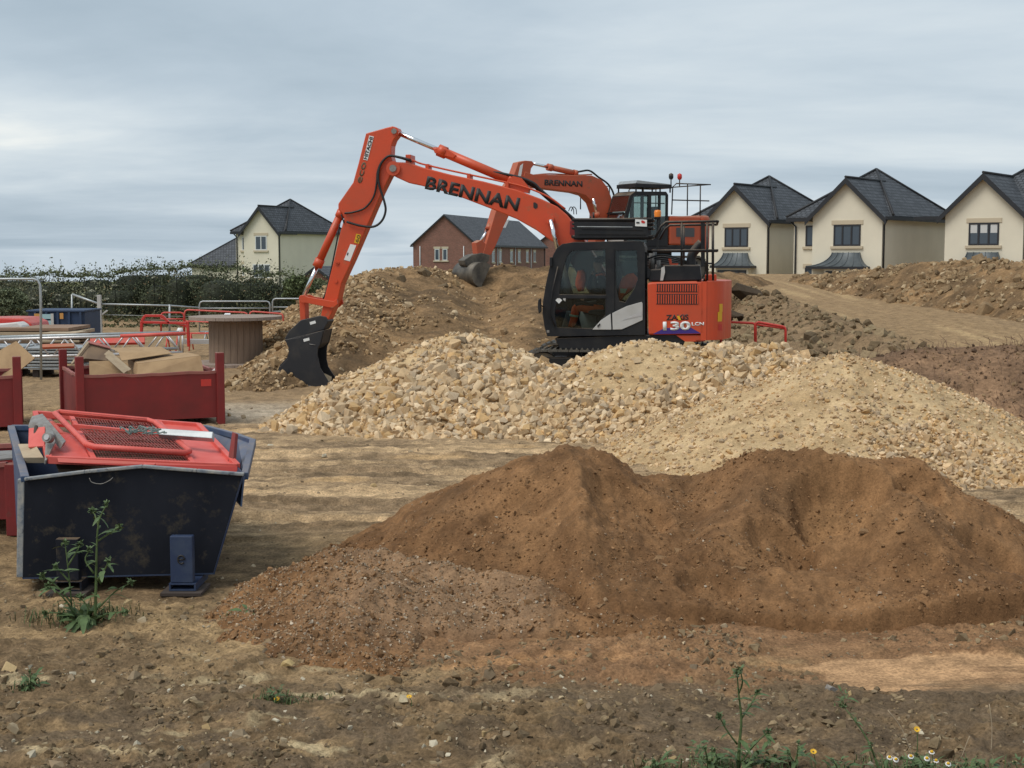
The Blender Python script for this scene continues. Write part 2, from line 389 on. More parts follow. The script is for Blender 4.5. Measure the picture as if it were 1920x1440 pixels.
M['red'] = mat('red_paint', (0.62, 0.040, 0.030), 0.40, var=(0.50, 0.045, 0.035), vscale=4, vamt=0.8, grime=((0.24, 0.07, 0.05), 9.0, 0.66))
M['pink'] = mat('sunbleached_red_paint', (0.68, 0.125, 0.095), 0.5, var=(0.58, 0.075, 0.058), vscale=5, vamt=0.8, grime=((0.35, 0.13, 0.10), 12.0, 0.66))
M['darkred'] = mat('dark_red_paint', (0.235, 0.017, 0.017), 0.55, var=(0.15, 0.018, 0.017), vscale=2.2, vamt=0.9, grime=((0.11, 0.055, 0.04), 5.0, 0.64))
M['rimred'] = mat('scraped_red_rim', (0.34, 0.11, 0.09), 0.6, var=(0.24, 0.10, 0.08), vscale=9, vamt=0.8)
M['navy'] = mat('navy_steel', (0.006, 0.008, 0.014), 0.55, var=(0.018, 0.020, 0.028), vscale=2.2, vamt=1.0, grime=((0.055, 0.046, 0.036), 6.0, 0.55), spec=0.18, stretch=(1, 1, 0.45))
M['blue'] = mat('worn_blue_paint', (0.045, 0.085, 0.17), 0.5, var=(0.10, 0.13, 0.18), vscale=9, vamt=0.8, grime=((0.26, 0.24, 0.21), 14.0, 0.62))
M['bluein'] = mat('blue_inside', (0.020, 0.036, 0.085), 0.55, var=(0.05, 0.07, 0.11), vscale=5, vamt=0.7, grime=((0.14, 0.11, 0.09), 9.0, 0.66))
M['farblue'] = mat('far_blue_steel', (0.018, 0.040, 0.095), 0.6, var=(0.03, 0.05, 0.09), vscale=2, vamt=0.7)
M['rimblue'] = mat('scraped_rim', (0.15, 0.18, 0.22), 0.55, var=(0.42, 0.39, 0.33), vscale=13, vamt=0.95, grime=((0.05, 0.06, 0.08), 20.0, 0.55))
M['card'] = mat('cardboard', (0.40, 0.26, 0.135), 0.9, var=(0.30, 0.19, 0.10), vscale=4, vamt=0.8, grime=((0.16, 0.09, 0.06), 3.0, 0.70))
M['carddark'] = mat('dark_cardboard', (0.19, 0.125, 0.075), 0.9, var=(0.12, 0.08, 0.055), vscale=4, vamt=0.8)  # a darker brown than the plain cardboard
M['wood'] = mat('drum_wood', (0.29, 0.205, 0.145), 0.85, var=(0.20, 0.14, 0.10), vscale=3.5, vamt=0.9, stretch=(6, 6, 0.6), bump=0.3, bscale=12)
M['woodtop'] = mat('drum_top_wood', (0.33, 0.255, 0.205), 0.85, var=(0.25, 0.19, 0.155), vscale=3.0, vamt=0.9, stretch=(1, 8, 1), bump=0.3, bscale=10)
M['timber'] = mat('old_timber', (0.23, 0.135, 0.085), 0.88, var=(0.34, 0.24, 0.16), vscale=3.0, vamt=0.8, stretch=(0.5, 5, 5))
M['paletim'] = mat('pale_timber', (0.46, 0.36, 0.24), 0.85, var=(0.36, 0.27, 0.18), vscale=3.0, vamt=0.8, stretch=(0.5, 5, 5))
M['darktim'] = mat('dark_timber', (0.055, 0.040, 0.032), 0.9)
M['render'] = mat('cream_render', (0.74, 0.68, 0.545), 0.95, var=(0.66, 0.605, 0.485), vscale=0.5, vamt=0.9, bump=0.15, bscale=14)
M['sandst'] = mat('cast_stone', (0.52, 0.44, 0.32), 0.9)
M['slate'] = slate_mat('slate', (0.062, 0.066, 0.074))
M['slate2'] = slate_mat('grey_tiles', (0.085, 0.085, 0.092))
M['fascia'] = mat('black_fascia', (0.018, 0.019, 0.023), 0.5)
M['frame'] = mat('dark_window_frame', (0.022, 0.022, 0.026), 0.45)
M['wframe'] = mat('white_window_frame', (0.62, 0.63, 0.62), 0.5)
M['pane'] = mat('window_glass', (0.050, 0.066, 0.085), 0.08, spec=0.7)
M['curtain'] = mat('curtain', (0.55, 0.55, 0.54), 0.9)
M['lead'] = mat('lead_roof', (0.085, 0.100, 0.108), 0.5, 0.2, var=(0.13, 0.145, 0.15), vscale=3, vamt=0.8)
M['brick'] = brick_mat('red_brick', (0.215, 0.085, 0.062), (0.26, 0.19, 0.15))
M['hedge'] = soil_mat('hedge_leaves', 8, 0.35, 0.1, 0.01, 0.6)
M['weed'] = soil_mat('weed_leaves', 30, 0.25, 0.2, 0.004, 0.5)
M['mesh'] = mat('wire_mesh', (0.28, 0.05, 0.04), 0.6, var=(0.16, 0.07, 0.05), vscale=12, vamt=0.8)
M['rope'] = mat('green_rope', (0.15, 0.22, 0.20), 0.85, var=(0.30, 0.36, 0.33), vscale=25, vamt=0.8)
M['grey'] = mat('dull_grey_metal', (0.30, 0.29, 0.27), 0.55, 0.3, var=(0.16, 0.13, 0.11), vscale=12, vamt=0.9)
M['tarp'] = mat('white_sheeting', (0.62, 0.60, 0.57), 0.6)
M['poster'] = mat('pale_poster', (0.34, 0.52, 0.55), 0.6)
M['post'] = mat('orange_poster', (0.55, 0.27, 0.07), 0.6)
for _k, _a in (('orange', 0.18), ('orange2', 0.6), ('black', 0.4), ('bucket', 0.3), ('navy', 0.4), ('darkred', 0.35), ('red', 0.3), ('blue', 0.3)): dusty(M[_k], (0.34, 0.235, 0.14), 0.55, _a)
# ================================================================== ground
def terr(X, Y):
    """lie of the land: level yard, a haul ramp climbing on the right, land falling away far behind"""
    X = np.asarray(X, float); Y = np.asarray(Y, float)
    zt = np.interp(Y, [21, 24, 27, 33, 44, 60, 75, 140], [0, .18, .48, .75, 1.15, 1.72, 1.45, -.3])
    wob = 0.5 * pnoise(Y * 0.15, Y * 0 + 3.1, 2)
    left = sstep(4.6, 8.3, X + wob) ** 1.3
    z = zt * left
    z = z - 0.35 * sstep(60, 110, Y) - 42 * sstep(150, 620, Y)
    return z
def road_w(X, Y):
    return sstep(7.6, 8.6, X) * (1 - sstep(11.2, 12.4, X)) * sstep(24, 29, Y) * (1 - sstep(62, 75, Y))
def rough_w(X, Y):
    return sstep(4.0, 5.2, X) * (1 - sstep(7.9, 8.8, X)) * sstep(25, 28, Y) * (1 - sstep(58, 66, Y))
PATCH = gp(1830, 1262)
def patch_w(X, Y):
    """flat skin of pale washed-out sand at the right"""
    n = 0.26 * fbm(X * 1.1, Y * 4.0, 4, 31) + 0.10 * fbm(X * 5, Y * 14, 3, 33)
    e = np.sqrt(((X - PATCH.x) / 0.98) ** 2 + ((Y - PATCH.y) / 0.43) ** 2)
    return 1 - sstep(0.93, 1.0, e + n)
def gz(X, Y, fine=True):
    X = np.asarray(X, float); Y = np.asarray(Y, float)
    z = terr(X, Y)
    near = 1 - sstep(30, 60, Y)
    pad = np.exp(-(((X + 2.9) / 1.5) ** 4) - (((Y - 10.9) / 1.6) ** 4)); z = z - 0.03 * pad; near = near * (1 - 0.8 * pad)
    z = z + 0.035 * fbm(X * 0.55, Y * 0.55, 3, 1) * near
    if fine:
        pw = patch_w(X, Y)
        rut = fbm(X * 0.35, Y * 3.0, 4, 7)
        mid = sstep(11.3, 13, Y) * (1 - sstep(18, 21, Y))
        z = z + near * (1 - pw) * (0.026 * fbm(X * 3.2, Y * 3.2, 4, 5) + 0.034 * mid * rut + 0.018 * mid * fbm(X * 0.5, Y * 8.0, 3, 351)
             + (1 - 0.35 * mid) * (0.036 * ridged(X * 5.0, Y * 5.0, 4, 9) * sstep(-0.35, 0.25, fbm(X * .8, Y * .8, 2, 14)) + 0.011 * fbm(X * 20, Y * 20, 2, 12)))
        fgm = near * (1 - pw) * (1 - sstep(9.5, 12.5, Y)); cl = sstep(-0.30, 0.25, fbm(X * 1.1, Y * 1.5, 3, 321))
        z = z + fgm * (0.014 + 0.046 * cl) * billow(X * 5.5, Y * 5.5, 4, 323) - 0.025 * fgm
        z = z + near * (1 - pw) * sstep(10, 13, Y) * (1 - sstep(19, 24, Y)) * 0.022 * billow(X * 3.5, Y * 5.0, 3, 325)
        # tyre tracks sweeping across the yard
        for i_, (y0, sl, cv, wd) in enumerate(((12.55, 0.03, 0.010, 0.20), (14.35, 0.03, 0.010, 0.20), (13.3, -0.05, 0.0, 0.17), (15.1, -0.045, 0.0, 0.17), (15.9, 0.02, -0.008, 0.2), (16.9, 0.015, -0.006, 0.2), (11.9, 0.09, 0.0, 0.16), (20.3, 0.04, 0.0, 0.22), (22.2, 0.05, 0.0, 0.22))):
            d = np.abs(Y - (y0 + sl * X + cv * X * X + 0.05 * pnoise(X * 0.8, X * 0 + i_, 361 + i_)))
            m_ = sstep(-0.45, 0.1, fbm(X * 0.35 + i_ * 3.3, Y * 0.6, 2, 371)) * (1 - sstep(24, 28, Y))
            z = z + m_ * (0.030 * np.exp(-((d - wd) / 0.07) ** 2) - 0.040 * np.exp(-(d / (wd * 0.75)) ** 4) + 0.012 * np.exp(-(d / (wd * 0.75)) ** 4) * np.sign(np.sin((X + 1.2 * d) * 42)))
        # machine ruts crossing the foreground
        for (x0, y0, x1, y1) in (((0.05, 6.95, 1.6, 6.25)), ((-0.25, 6.75, 1.35, 6.05))):
            d = np.abs((X - x0) * (y1 - y0) - (Y - y0) * (x1 - x0)) / math.hypot(x1 - x0, y1 - y0)
            z = z + 0.022 * (np.exp(-((d - 0.07) / 0.03) ** 2) - np.exp(-(d / 0.045) ** 2)) * sstep(-0.9, -0.2, X) * (1 - sstep(9, 11, Y))
        z = z + rough_w(X, Y) * (0.24 * ridged(X * 0.9, Y * 0.5, 4, 17) + 0.10 * fbm(X * 3, Y * 2, 3, 18))
        z = z + road_w(X, Y) * 0.03 * fbm(X * 3.0, Y * 0.25, 3, 21)
        z = z - 0.004 * pw
    return z
def ground_col(X, Y):
    n1 = fbm(X * 0.7, Y * 1.0, 4, 41); n2 = fbm(X * 2.4, Y * 3.4, 4, 43); n3 = fbm(X * 9, Y * 9, 3, 44)
    c = lerp3((0.100, 0.070, 0.040), (0.205, 0.145, 0.078), sstep(-0.35, 0.45, n1 * 0.7 + n2 * 0.6))
    c = c * (1 + 0.45 * n3 + 0.30 * fbm(X * 24, Y * 24, 2, 331))[:, None]
    def blend(c, col, w): return c * (1 - w[:, None]) + np.asarray(col)[None] * w[:, None]
    # dark loam and pale lime patches of the foreground
    fg = 1 - sstep(7.4, 8.3, Y + 0.5 * n1)
    c = blend(c, (0.078, 0.058, 0.038), fg * 0.88 * sstep(-0.15, 0.15, n2 + 0.3 * n1 + 0.15 * (X > 0.4)))
    c = blend(c, (0.30, 0.245, 0.15), sstep(0.20, 0.42, fbm(X * 1.6 + 5, Y * 3.4, 4, 47)) * (1 - sstep(7.6, 8.6, Y)) * (1 - sstep(-0.6, 0.6, X)) * 0.85)
    # tan, streaked wheeling area in the middle
    mid = sstep(11.2, 13.2, Y + 0.6 * n1) * (1 - sstep(19, 21, Y))
    st = fbm(X * 0.30, Y * 2.6, 5, 51)
    mc = lerp3((0.135, 0.098, 0.060), (0.275, 0.200, 0.118), sstep(-0.28, 0.25, st + 0.25 * n2))
    mc = mc * (1 + 0.55 * fbm(X * 0.55, Y * 9.0, 4, 353) + 0.3 * fbm(X * 6, Y * 14, 2, 355))[:, None]
    mc = blend(mc, (0.325, 0.222, 0.115), sstep(0.12, 0.5, fbm(X * 0.5 + 9, Y * 1.5, 3, 53)) * 0.7 * sstep(12.6, 14.5, Y))
    mc = mc * (1 + 0.3 * n3)[:, None]
    c = c * (1 - mid[:, None]) + mc * mid[:, None]
    # grey crusher-run patch left of the stone heap
    g = np.exp(-((X + 4.3) / 1.3) ** 4 - ((Y - 21.6) / 1.4) ** 4)
    c = blend(c, (0.265, 0.235, 0.185), g * sstep(-0.5, 0.1, n2 + 0.3))
    far = sstep(20, 24, Y)
    c = blend(c, (0.185, 0.132, 0.078), far * 0.6)
    # red-brown spill round the sand heaps
    e = np.sqrt(((X - 1.0) / 3.1) ** 2 + ((Y - 9.2) / 1.75) ** 2)
    c = blend(c, (0.165, 0.093, 0.048), (1 - sstep(0.70, 1.0, e + 0.45 * n1 + 0.2 * n2)) * 0.75)
    sp = np.exp(-((Y - 8.05 + 0.12 * n1) / 0.22) ** 2) * sstep(-1.2, -0.6, X) * (1 - sstep(2.0, 2.4, X))
    c = blend(c, (0.25, 0.145, 0.070), 0.75 * sp * sstep(0.05, 0.3, fbm(X * 1.6, Y * 5, 4, 57)))
    c = blend(c, (0.235, 0.148, 0.080) , patch_w(X, Y) * (1 - 0.85 * sstep(0.0, 0.25, fbm(X * 1.2 + 2, Y * 7, 4, 59) + 0.5 * (X - 2.9) - 1.3 * (Y - 8.0))))
    rw = road_w(X, Y)
    c = blend(c, (0.175, 0.122, 0.067), rw * 0.8)
    c = blend(c, (0.25, 0.182, 0.10), rw * 0.8 * sstep(0.05, 0.4, fbm(X * 2.4, Y * 0.12, 3, 61)))
    c = blend(c, (0.118, 0.084, 0.050), rough_w(X, Y) * 0.85 * sstep(-0.6, 0.2, n1))
    c = blend(c, (0.10, 0.11, 0.045), sstep(70, 110, Y))
    return np.clip(c * np.array([1.76, 1.66, 1.58])[None], 0.01, 0.8)
def make_ground():
    ys = np.concatenate([[-60, -20, -5, 0, 2.5, 4], np.geomspace(5, 18, 470)[:-1], np.geomspace(18, 70, 140), np.geomspace(74, 2650, 36)])
    u = np.linspace(-1, 1, 601)
    rows = []
    for y in ys:
        W = 2.6 + 0.5 * max(y, 2.5)
        r = np.concatenate([[-W - 2500, -W - 300, -W - 60, -W - 12], u * W, [W + 12, W + 60, W + 300, W + 2500]])
        rows.append(np.stack([r, np.full_like(r, y)], 1))
    P = np.array(rows); nr, nc = P.shape[:2]; X = P[..., 0].ravel(); Y = P[..., 1].ravel()
    Z = gz(X, Y); C = np.concatenate([ground_col(X, Y), (1 - 0.85 * patch_w(X, Y))[:, None]], 1)
    i = np.arange(nr - 1)[:, None] * nc + np.arange(nc - 1)[None]
    F = np.stack([i, i + 1, i + 1 + nc, i + nc], -1).reshape(-1, 4)
    o = link('ground', mesh_np('ground', np.stack([X, Y, Z], 1), F, C, True), None, M['soil']); tag(o, kind='structure')
make_ground()

# ================================================================== heaps
class Heap:
    def __init__(s, crests, slope=0.5, rnd=0.25, k=0.06, base=None):
        s.c = crests; s.slope = slope; s.rnd = rnd; s.k = k; s.noise = base
    def h(s, X, Y, noise=True):
        X = np.asarray(X, float); Y = np.asarray(Y, float)
        wx = X + 0.16 * fbm(X * 0.8, Y * 0.8, 3, 71); wy = Y + 0.16 * fbm(X * 0.8, Y * 0.8, 3, 75)
        if not noise: wx, wy = X, Y
        acc = np.full(X.shape, -1e9)
        for cr in s.c:
            pts, slope = (cr if isinstance(cr, tuple) and not isinstance(cr[0], (float, int, Vector)) else (cr, s.slope))
            for a, b in zip(pts[:-1], pts[1:]):
                dx, dy = b[0] - a[0], b[1] - a[1]; L2 = dx * dx + dy * dy + 1e-9
                t = np.clip(((wx - a[0]) * dx + (wy - a[1]) * dy) / L2, 0, 1)
                d = np.hypot(wx - a[0] - t * dx, wy - a[1] - t * dy)
                z = a[2] + t * (b[2] - a[2]) - slope * (np.sqrt(d * d + s.rnd ** 2) - s.rnd)
                m = np.maximum(acc, z); dd = np.abs(acc - z)
                acc = m + s.k * np.exp(-np.minimum(dd / s.k, 30)) * 0.5
        if noise and s.noise is not None: acc = acc + s.noise(X, Y)
        return acc
    def mesh(s, name, x0, x1, y0, y1, res, colf, parent=None, mat_=None, sink=0.05):
        xs = np.arange(x0, x1, res); ys = np.arange(y0, y1, res)
        X, Y = np.meshgrid(xs, ys); nr, nc = X.shape; X = X.ravel(); Y = Y.ravel()
        Z = s.h(X, Y); G = gz(X, Y, False); keep = Z > G - sink
        Z = np.maximum(Z, G - sink - 0.02)
        i = (np.arange(nr - 1)[:, None] * nc + np.arange(nc - 1)[None]).ravel()
        F = np.stack([i, i + 1, i + 1 + nc, i + nc], -1); F = F[keep[F].any(1)]
        used = np.zeros(len(X), bool); used[F.ravel()] = True; idx = np.cumsum(used) - 1
        V = np.stack([X, Y, Z], 1)[used]; F = idx[F]
        o = link(name, mesh_np(name, V, F, colf(V[:, 0], V[:, 1], V[:, 2]), True), parent, mat_)
        return o
    def nrm(s, X, Y, e=0.05):
        zx = (s.h(X + e, Y) - s.h(X - e, Y)) / (2 * e); zy = (s.h(X, Y + e) - s.h(X, Y - e)) / (2 * e)
        n = np.stack([-zx, -zy, np.ones_like(zx)], 1); return n / np.linalg.norm(n, axis=1)[:, None]

# ---- stones: angular hulls
def hulls(n, seed, pts=11, box=0.7):
    out = []; r = random.Random(seed)
    for _ in range(n):
        bm = bmesh.new()
        for k in range(pts):
            v = Vector((r.gauss(0, 1), r.gauss(0, 1), r.gauss(0, 1))); m = max(abs(c) for c in v)
            v = (v / m) * box + v.normalized() * (1 - box); v = v * r.uniform(0.8, 1.0)
            bm.verts.new((v.x, v.y * 0.84, v.z * 0.72))
        g = bmesh.ops.convex_hull(bm, input=bm.verts)
        bmesh.ops.delete(bm, geom=[e for e in g['geom_interior'] if isinstance(e, bmesh.types.BMVert)], context='VERTS')
        bmesh.ops.triangulate(bm, faces=bm.faces[:]); bm.verts.index_update()
        V = np.array([v.co[:] for v in bm.verts]); F = np.array([[v.index for v in f.verts] for f in bm.faces])
        bm.free(); out.append((V / np.abs(V).max(), F))
    return out
HULL = hulls(40, 5, 13, 0.55); HULL2 = hulls(24, 9, 14, 0.15); HULL4 = hulls(24, 19, 10, 0.1)
def rand_rot(n, rng, tilt=None):
    q = rng.normal(size=(n, 4)); 
    if tilt is not None: q[:, 1:3] *= tilt
    q /= np.linalg.norm(q, axis=1)[:, None]; w_, x, y, z = q.T
    return np.stack([1 - 2 * (y * y + z * z), 2 * (x * y - z * w_), 2 * (x * z + y * w_), 2 * (x * y + z * w_), 1 - 2 * (x * x + z * z), 2 * (y * z - x * w_),
                     2 * (x * z - y * w_), 2 * (y * z + x * w_), 1 - 2 * (x * x + y * y)], 1).reshape(-1, 3, 3)
def merge_stones(name, pos, size, R, var, col, H=HULL):
    VV = []; FF = []; CC = []; o = 0
    for k in range(len(H)):
        m = np.where(var == k)[0]
        if not len(m): continue
        V, F = H[k]; v = np.einsum('nij,vj->nvi', R[m], V) * size[m][:, None, None] + pos[m][:, None, :]
        VV.append(v.reshape(-1, 3)); FF.append((F[None] + (np.arange(len(m)) * len(V))[:, None, None]).reshape(-1, 3) + o)
        CC.append(np.repeat(col[m], len(V), axis=0)); o += len(m) * len(V)
    return mesh_np(name, np.concatenate(VV), np.concatenate(FF), np.concatenate(CC), False)
def to_px(P):
    P = np.asarray(P) - np.array([0, 0, CAMH]); c, s_ = math.cos(PITCH), math.sin(PITCH)
    f = P[:, 1] * c - P[:, 2] * s_; u = P[:, 1] * s_ + P[:, 2] * c
    return 960 + FPX * P[:, 0] / f, 720 - FPX * u / f, f
STONE_PAL = np.array([(0.47, 0.365, 0.225), (0.43, 0.325, 0.195), (0.53, 0.43, 0.285), (0.38, 0.30, 0.195), (0.45, 0.32, 0.165), (0.35, 0.29, 0.205), (0.56, 0.47, 0.33)]) * np.array([1.18, 1.09, 1.03])
def pal(n, rng, P=STONE_PAL, jit=0.10):
    return np.clip(P[rng.integers(0, len(P), n)] * (1 + rng.normal(0, jit, (n, 1))), 0.02, 0.8)
def scatter_heap(root, heap, name, n, x0, x1, y0, y1, szf, dens, P, seed, pieces=300, vis=None, matname='stone', H=HULL, embed=0.25, massname='loose_stones', jit=0.10):
    rng = np.random.default_rng(seed)
    X = rng.uniform(x0, x1, n * 3); Y = rng.uniform(y0, y1, n * 3)
    Z = heap.h(X, Y); G = gz(X, Y, False); d = dens(X, Y, Z)
    ok = (Z > G - 0.02) & (rng.uniform(0, 1, len(X)) < d)
    X, Y, Z = X[ok][:n], Y[ok][:n], Z[ok][:n]; n = len(X)
    size = szf(X, Y, Z, rng); nr = heap.nrm(X, Y)
    pos = np.stack([X, Y, Z], 1) + nr * (size * (rng.uniform(-embed, 0.55, n)))[:, None]
    R = rand_rot(n, rng); var = rng.integers(0, len(H), n); col = pal(n, rng, P, jit)
    lone = np.zeros(n, bool)
    if pieces:
        px, py, f = to_px(pos); big = size / f * (-nr[:, 1] + 0.25 > 0) * (px > 5) * (px < 1915)
        if vis is not None: big = big * vis(px, py)
        order = np.argsort(-big)[:pieces]; lone[order[big[order] > 0]] = True
        idx = np.where(lone)[0]; npal = len(P); meshes = {}
        for i in idx:
            key = (int(var[i]), int(rng.integers(0, 3)))
            if key not in meshes:
                V, F = H[key[0]]; c = pal(1, rng, P, jit)
                me = mesh_np(name, V, F, np.repeat(c, len(V), 0), False); me.materials.append(M[matname]); meshes[key] = me
            o = bpy.data.objects.new(name, meshes[key]); COL.objects.link(o); o.parent = root
            mm = Matrix(R[i].tolist()).to_4x4(); mm.translation = Vector(pos[i]); o.matrix_local = mm @ Matrix.Diagonal((size[i],) * 3 + (1,))
    k = ~lone
    o = link(massname, merge_stones(massname, pos[k], size[k], R[k], var[k], col[k], H), root, M[matname]); tag(o, kind='stuff')

# ---------------- pale limestone heaps
def fines_col(X, Y, Z):
    n = fbm(X * 2.2, Y * 2.2, 4, 81); n2 = fbm(X * 10, Y * 10, 3, 83)
    return lerp3((0.42, 0.288, 0.152), (0.55, 0.395, 0.22), sstep(-0.4, 0.4, n)) * (1 + 0.25 * n2)[:, None]
lump = lambda X, Y: 0.03 * fbm(X * 2.2, Y * 2.2, 4, 85) + 0.02 * fbm(X * 9, Y * 9, 3, 87)
heapA = Heap([[at(540, 785, 19.3), at(620, 738, 19.7), at(700, 692, 20.1), at(770, 657, 20.4), at(850, 630, 20.5), at(895, 632, 20.5), at(930, 648, 20.4)]], 0.60, 0.22, 0.05, lump)
heapB = Heap([[at(1160, 655, 19.9), at(1185, 646, 20.0), at(1225, 644, 20.0), at(1290, 660, 19.7), at(1360, 655, 19.7), at(1440, 655, 19.7), at(1490, 671, 19.6), at(1520, 690, 19.5)]], 0.54, 0.22, 0.05, lump)
heapC = Heap([[at(1555, 684, 16.9), at(1580, 667, 17.0), at(1630, 682, 17.0), at(1700, 730, 16.8), at(1790, 803, 16.0), at(1850, 834, 15.5), at(1930, 852, 15.1), at(2060, 875, 14.8), at(2200, 900, 14.6)]], 0.44, 0.25, 0.05, lump)
rootA = empty('stone_heap', (0, 0, 0)); tag(rootA, 'tall pale heap of coarse broken limestone nearest the excavator bucket', 'stone heap', 'limestone heaps')
rootB = empty('stone_heap', (0, 0, 0)); tag(rootB, 'pale limestone heap with a sandy top directly in front of the orange excavator body', 'stone heap', 'limestone heaps')
rootC = empty('gravel_heap', (0, 0, 0)); tag(rootC, 'pale heap of smaller gravel running down to the right edge', 'gravel heap', 'limestone heaps')
heapA.mesh('fines', -5.2, 2.2, 16.6, 23.5, 0.045, fines_col, rootA, M['fines'])
heapB.mesh('fines', -1.0, 7.5, 16.4, 23.2, 0.045, fines_col, rootB, M['fines'])
heapC.mesh('fines', 0.3, 11.0, 12.4, 20.5, 0.045, fines_col, rootC, M['fines'])
def szA(X, Y, Z, rng): 
    return np.clip(rng.lognormal(-2.93, 0.38, len(X)), 0.025, 0.12) * (1 - 0.45 * sandyA(X, Y))
def sandyA(X, Y):
    c = np.interp(X, [-3.2, -1.6, -0.6, 0.6], [19.2, 19.55, 20.15, 20.6])
    return sstep(-0.15, 0.35, Y - c + 0.5 * fbm(X * 1.2, Y * 1.2, 3, 91)) * (X < 0.4)
def densA(X, Y, Z): return 1.0 - 0.72 * sandyA(X, Y)
def sandyB(X, Y):
    return sstep(0.0, 0.5, 1.25 - np.hypot((X - 1.6) / 0.95, (Y - 19.5) / 0.85) + 0.5 * fbm(X * 1.2, Y * 1.2, 3, 93)) + 0.6 * sstep(19.5, 19.9, Y) * (X > 3.2)
def densB(X, Y, Z): return 1.0 - 0.75 * np.clip(sandyB(X, Y), 0, 1)
def szB(X, Y, Z, rng): return np.clip(rng.lognormal(-3.0, 0.38, len(X)), 0.025, 0.105) * (1 - 0.4 * np.clip(sandyB(X, Y), 0, 1))
def sandyC(X, Y):
    c = np.interp(X, [1, 2.4, 3.4, 4.6, 5.6, 7.5], [12.5, 13.6, 14.8, 15.6, 15.2, 14.6])
    return sstep(-0.5, 0.45, Y - c + 0.9 * fbm(X * 0.9, Y * 0.9, 3, 95))
def densC(X, Y, Z): return 1.0 - 0.70 * sandyC(X, Y)
def szC(X, Y, Z, rng): return np.clip(rng.lognormal(-3.62, 0.36, len(X)), 0.010, 0.06) * (1 - 0.3 * sandyC(X, Y))
visAB = lambda px, py: (py < 838)
def visC(px, py): return py < np.interp(px, [1100, 1200, 1440, 1760, 1850, 1920], [850, 862, 850, 858, 925, 930])
scatter_heap(rootA, heapA, 'stone', 9000, -4.6, 1.9, 17.2, 22.2, szA, densA, STONE_PAL, 21, 300, visAB)
scatter_heap(rootB, heapB, 'stone', 9500, -0.6, 6.8, 17.0, 22.0, szB, densB, STONE_PAL, 22, 300, visAB)
scatter_heap(rootC, heapC, 'stone', 16500, 0.6, 10.0, 12.9, 19.0, szC, densC, STONE_PAL * np.array([0.98, 0.95, 0.92]), 23, 300, visC)

# ---------------- brown sand heaps in front
def sand_noise(X, Y):
    m = fbm(X * 1.1, Y * 1.1, 3, 101)
    return (0.035 * m + 0.022 * fbm(X * 3.0, Y * 3.0, 4, 103) + 0.016 * ridged(X * 4.2, Y * 3.0, 4, 105) * sstep(-0.2, 0.4, fbm(X * .9, Y * .9, 2, 107))
            + 0.015 * ridged(X * 11, Y * 11, 4, 109) * sstep(-0.25, 0.35, fbm(X * 1.7, Y * 1.7, 2, 111)) + 0.007 * fbm(X * 26, Y * 26, 2, 113))
BITES = [(at(1575, 930, 10.4), 0.42, 0.42, 0.16), (at(1470, 990, 9.95), 0.30, 0.26, 0.10), (at(1180, 960, 10.5), 0.40, 0.45, 0.12), (at(1720, 905, 10.4), 0.22, 0.22, 0.09), (at(960, 980, 10.4), 0.28, 0.3, 0.07), (at(1330, 1100, 9.25), 0.26, 0.2, 0.06), (at(1850, 1030, 9.8), 0.3, 0.3, 0.09), (at(1040, 1120, 9.15), 0.25, 0.2, 0.06)]
def rills(X, Y):
    wob = 0.25 * fbm(X * 1.2, Y * 1.2, 3, 301)
    r = 0.030 * ridged((X + wob) * 2.2, Y * 0.8, 3, 303) + 0.014 * ridged((X + wob) * 6.5, Y * 1.6, 3, 305)
    for (c, rx, ry, d) in BITES:
        e = np.sqrt(((X - c.x + 0.3 * wob) / rx) ** 2 + ((Y - c.y + 0.3 * wob) / ry) ** 2); r = r - d * (1 - sstep(0.62, 1.0, e))
    return r
def scarp(X, Y):
    """edge left by a digging bucket along the foot"""
    yl = 8.93 + 0.10 * np.sin(X * 2.1 + 0.4) + 0.07 * fbm(X * 2, X * 0 + 3, 3, 115)
    return -0.17 * (1 - sstep(yl - 0.05, yl + 0.02, Y)) * sstep(1.0, 1.5, X) * (1 - sstep(3.1, 3.6, X)) - 0.05 * (1 - sstep(yl - 0.05, yl + 0.02, Y)) * sstep(0.6, 0.9, X)
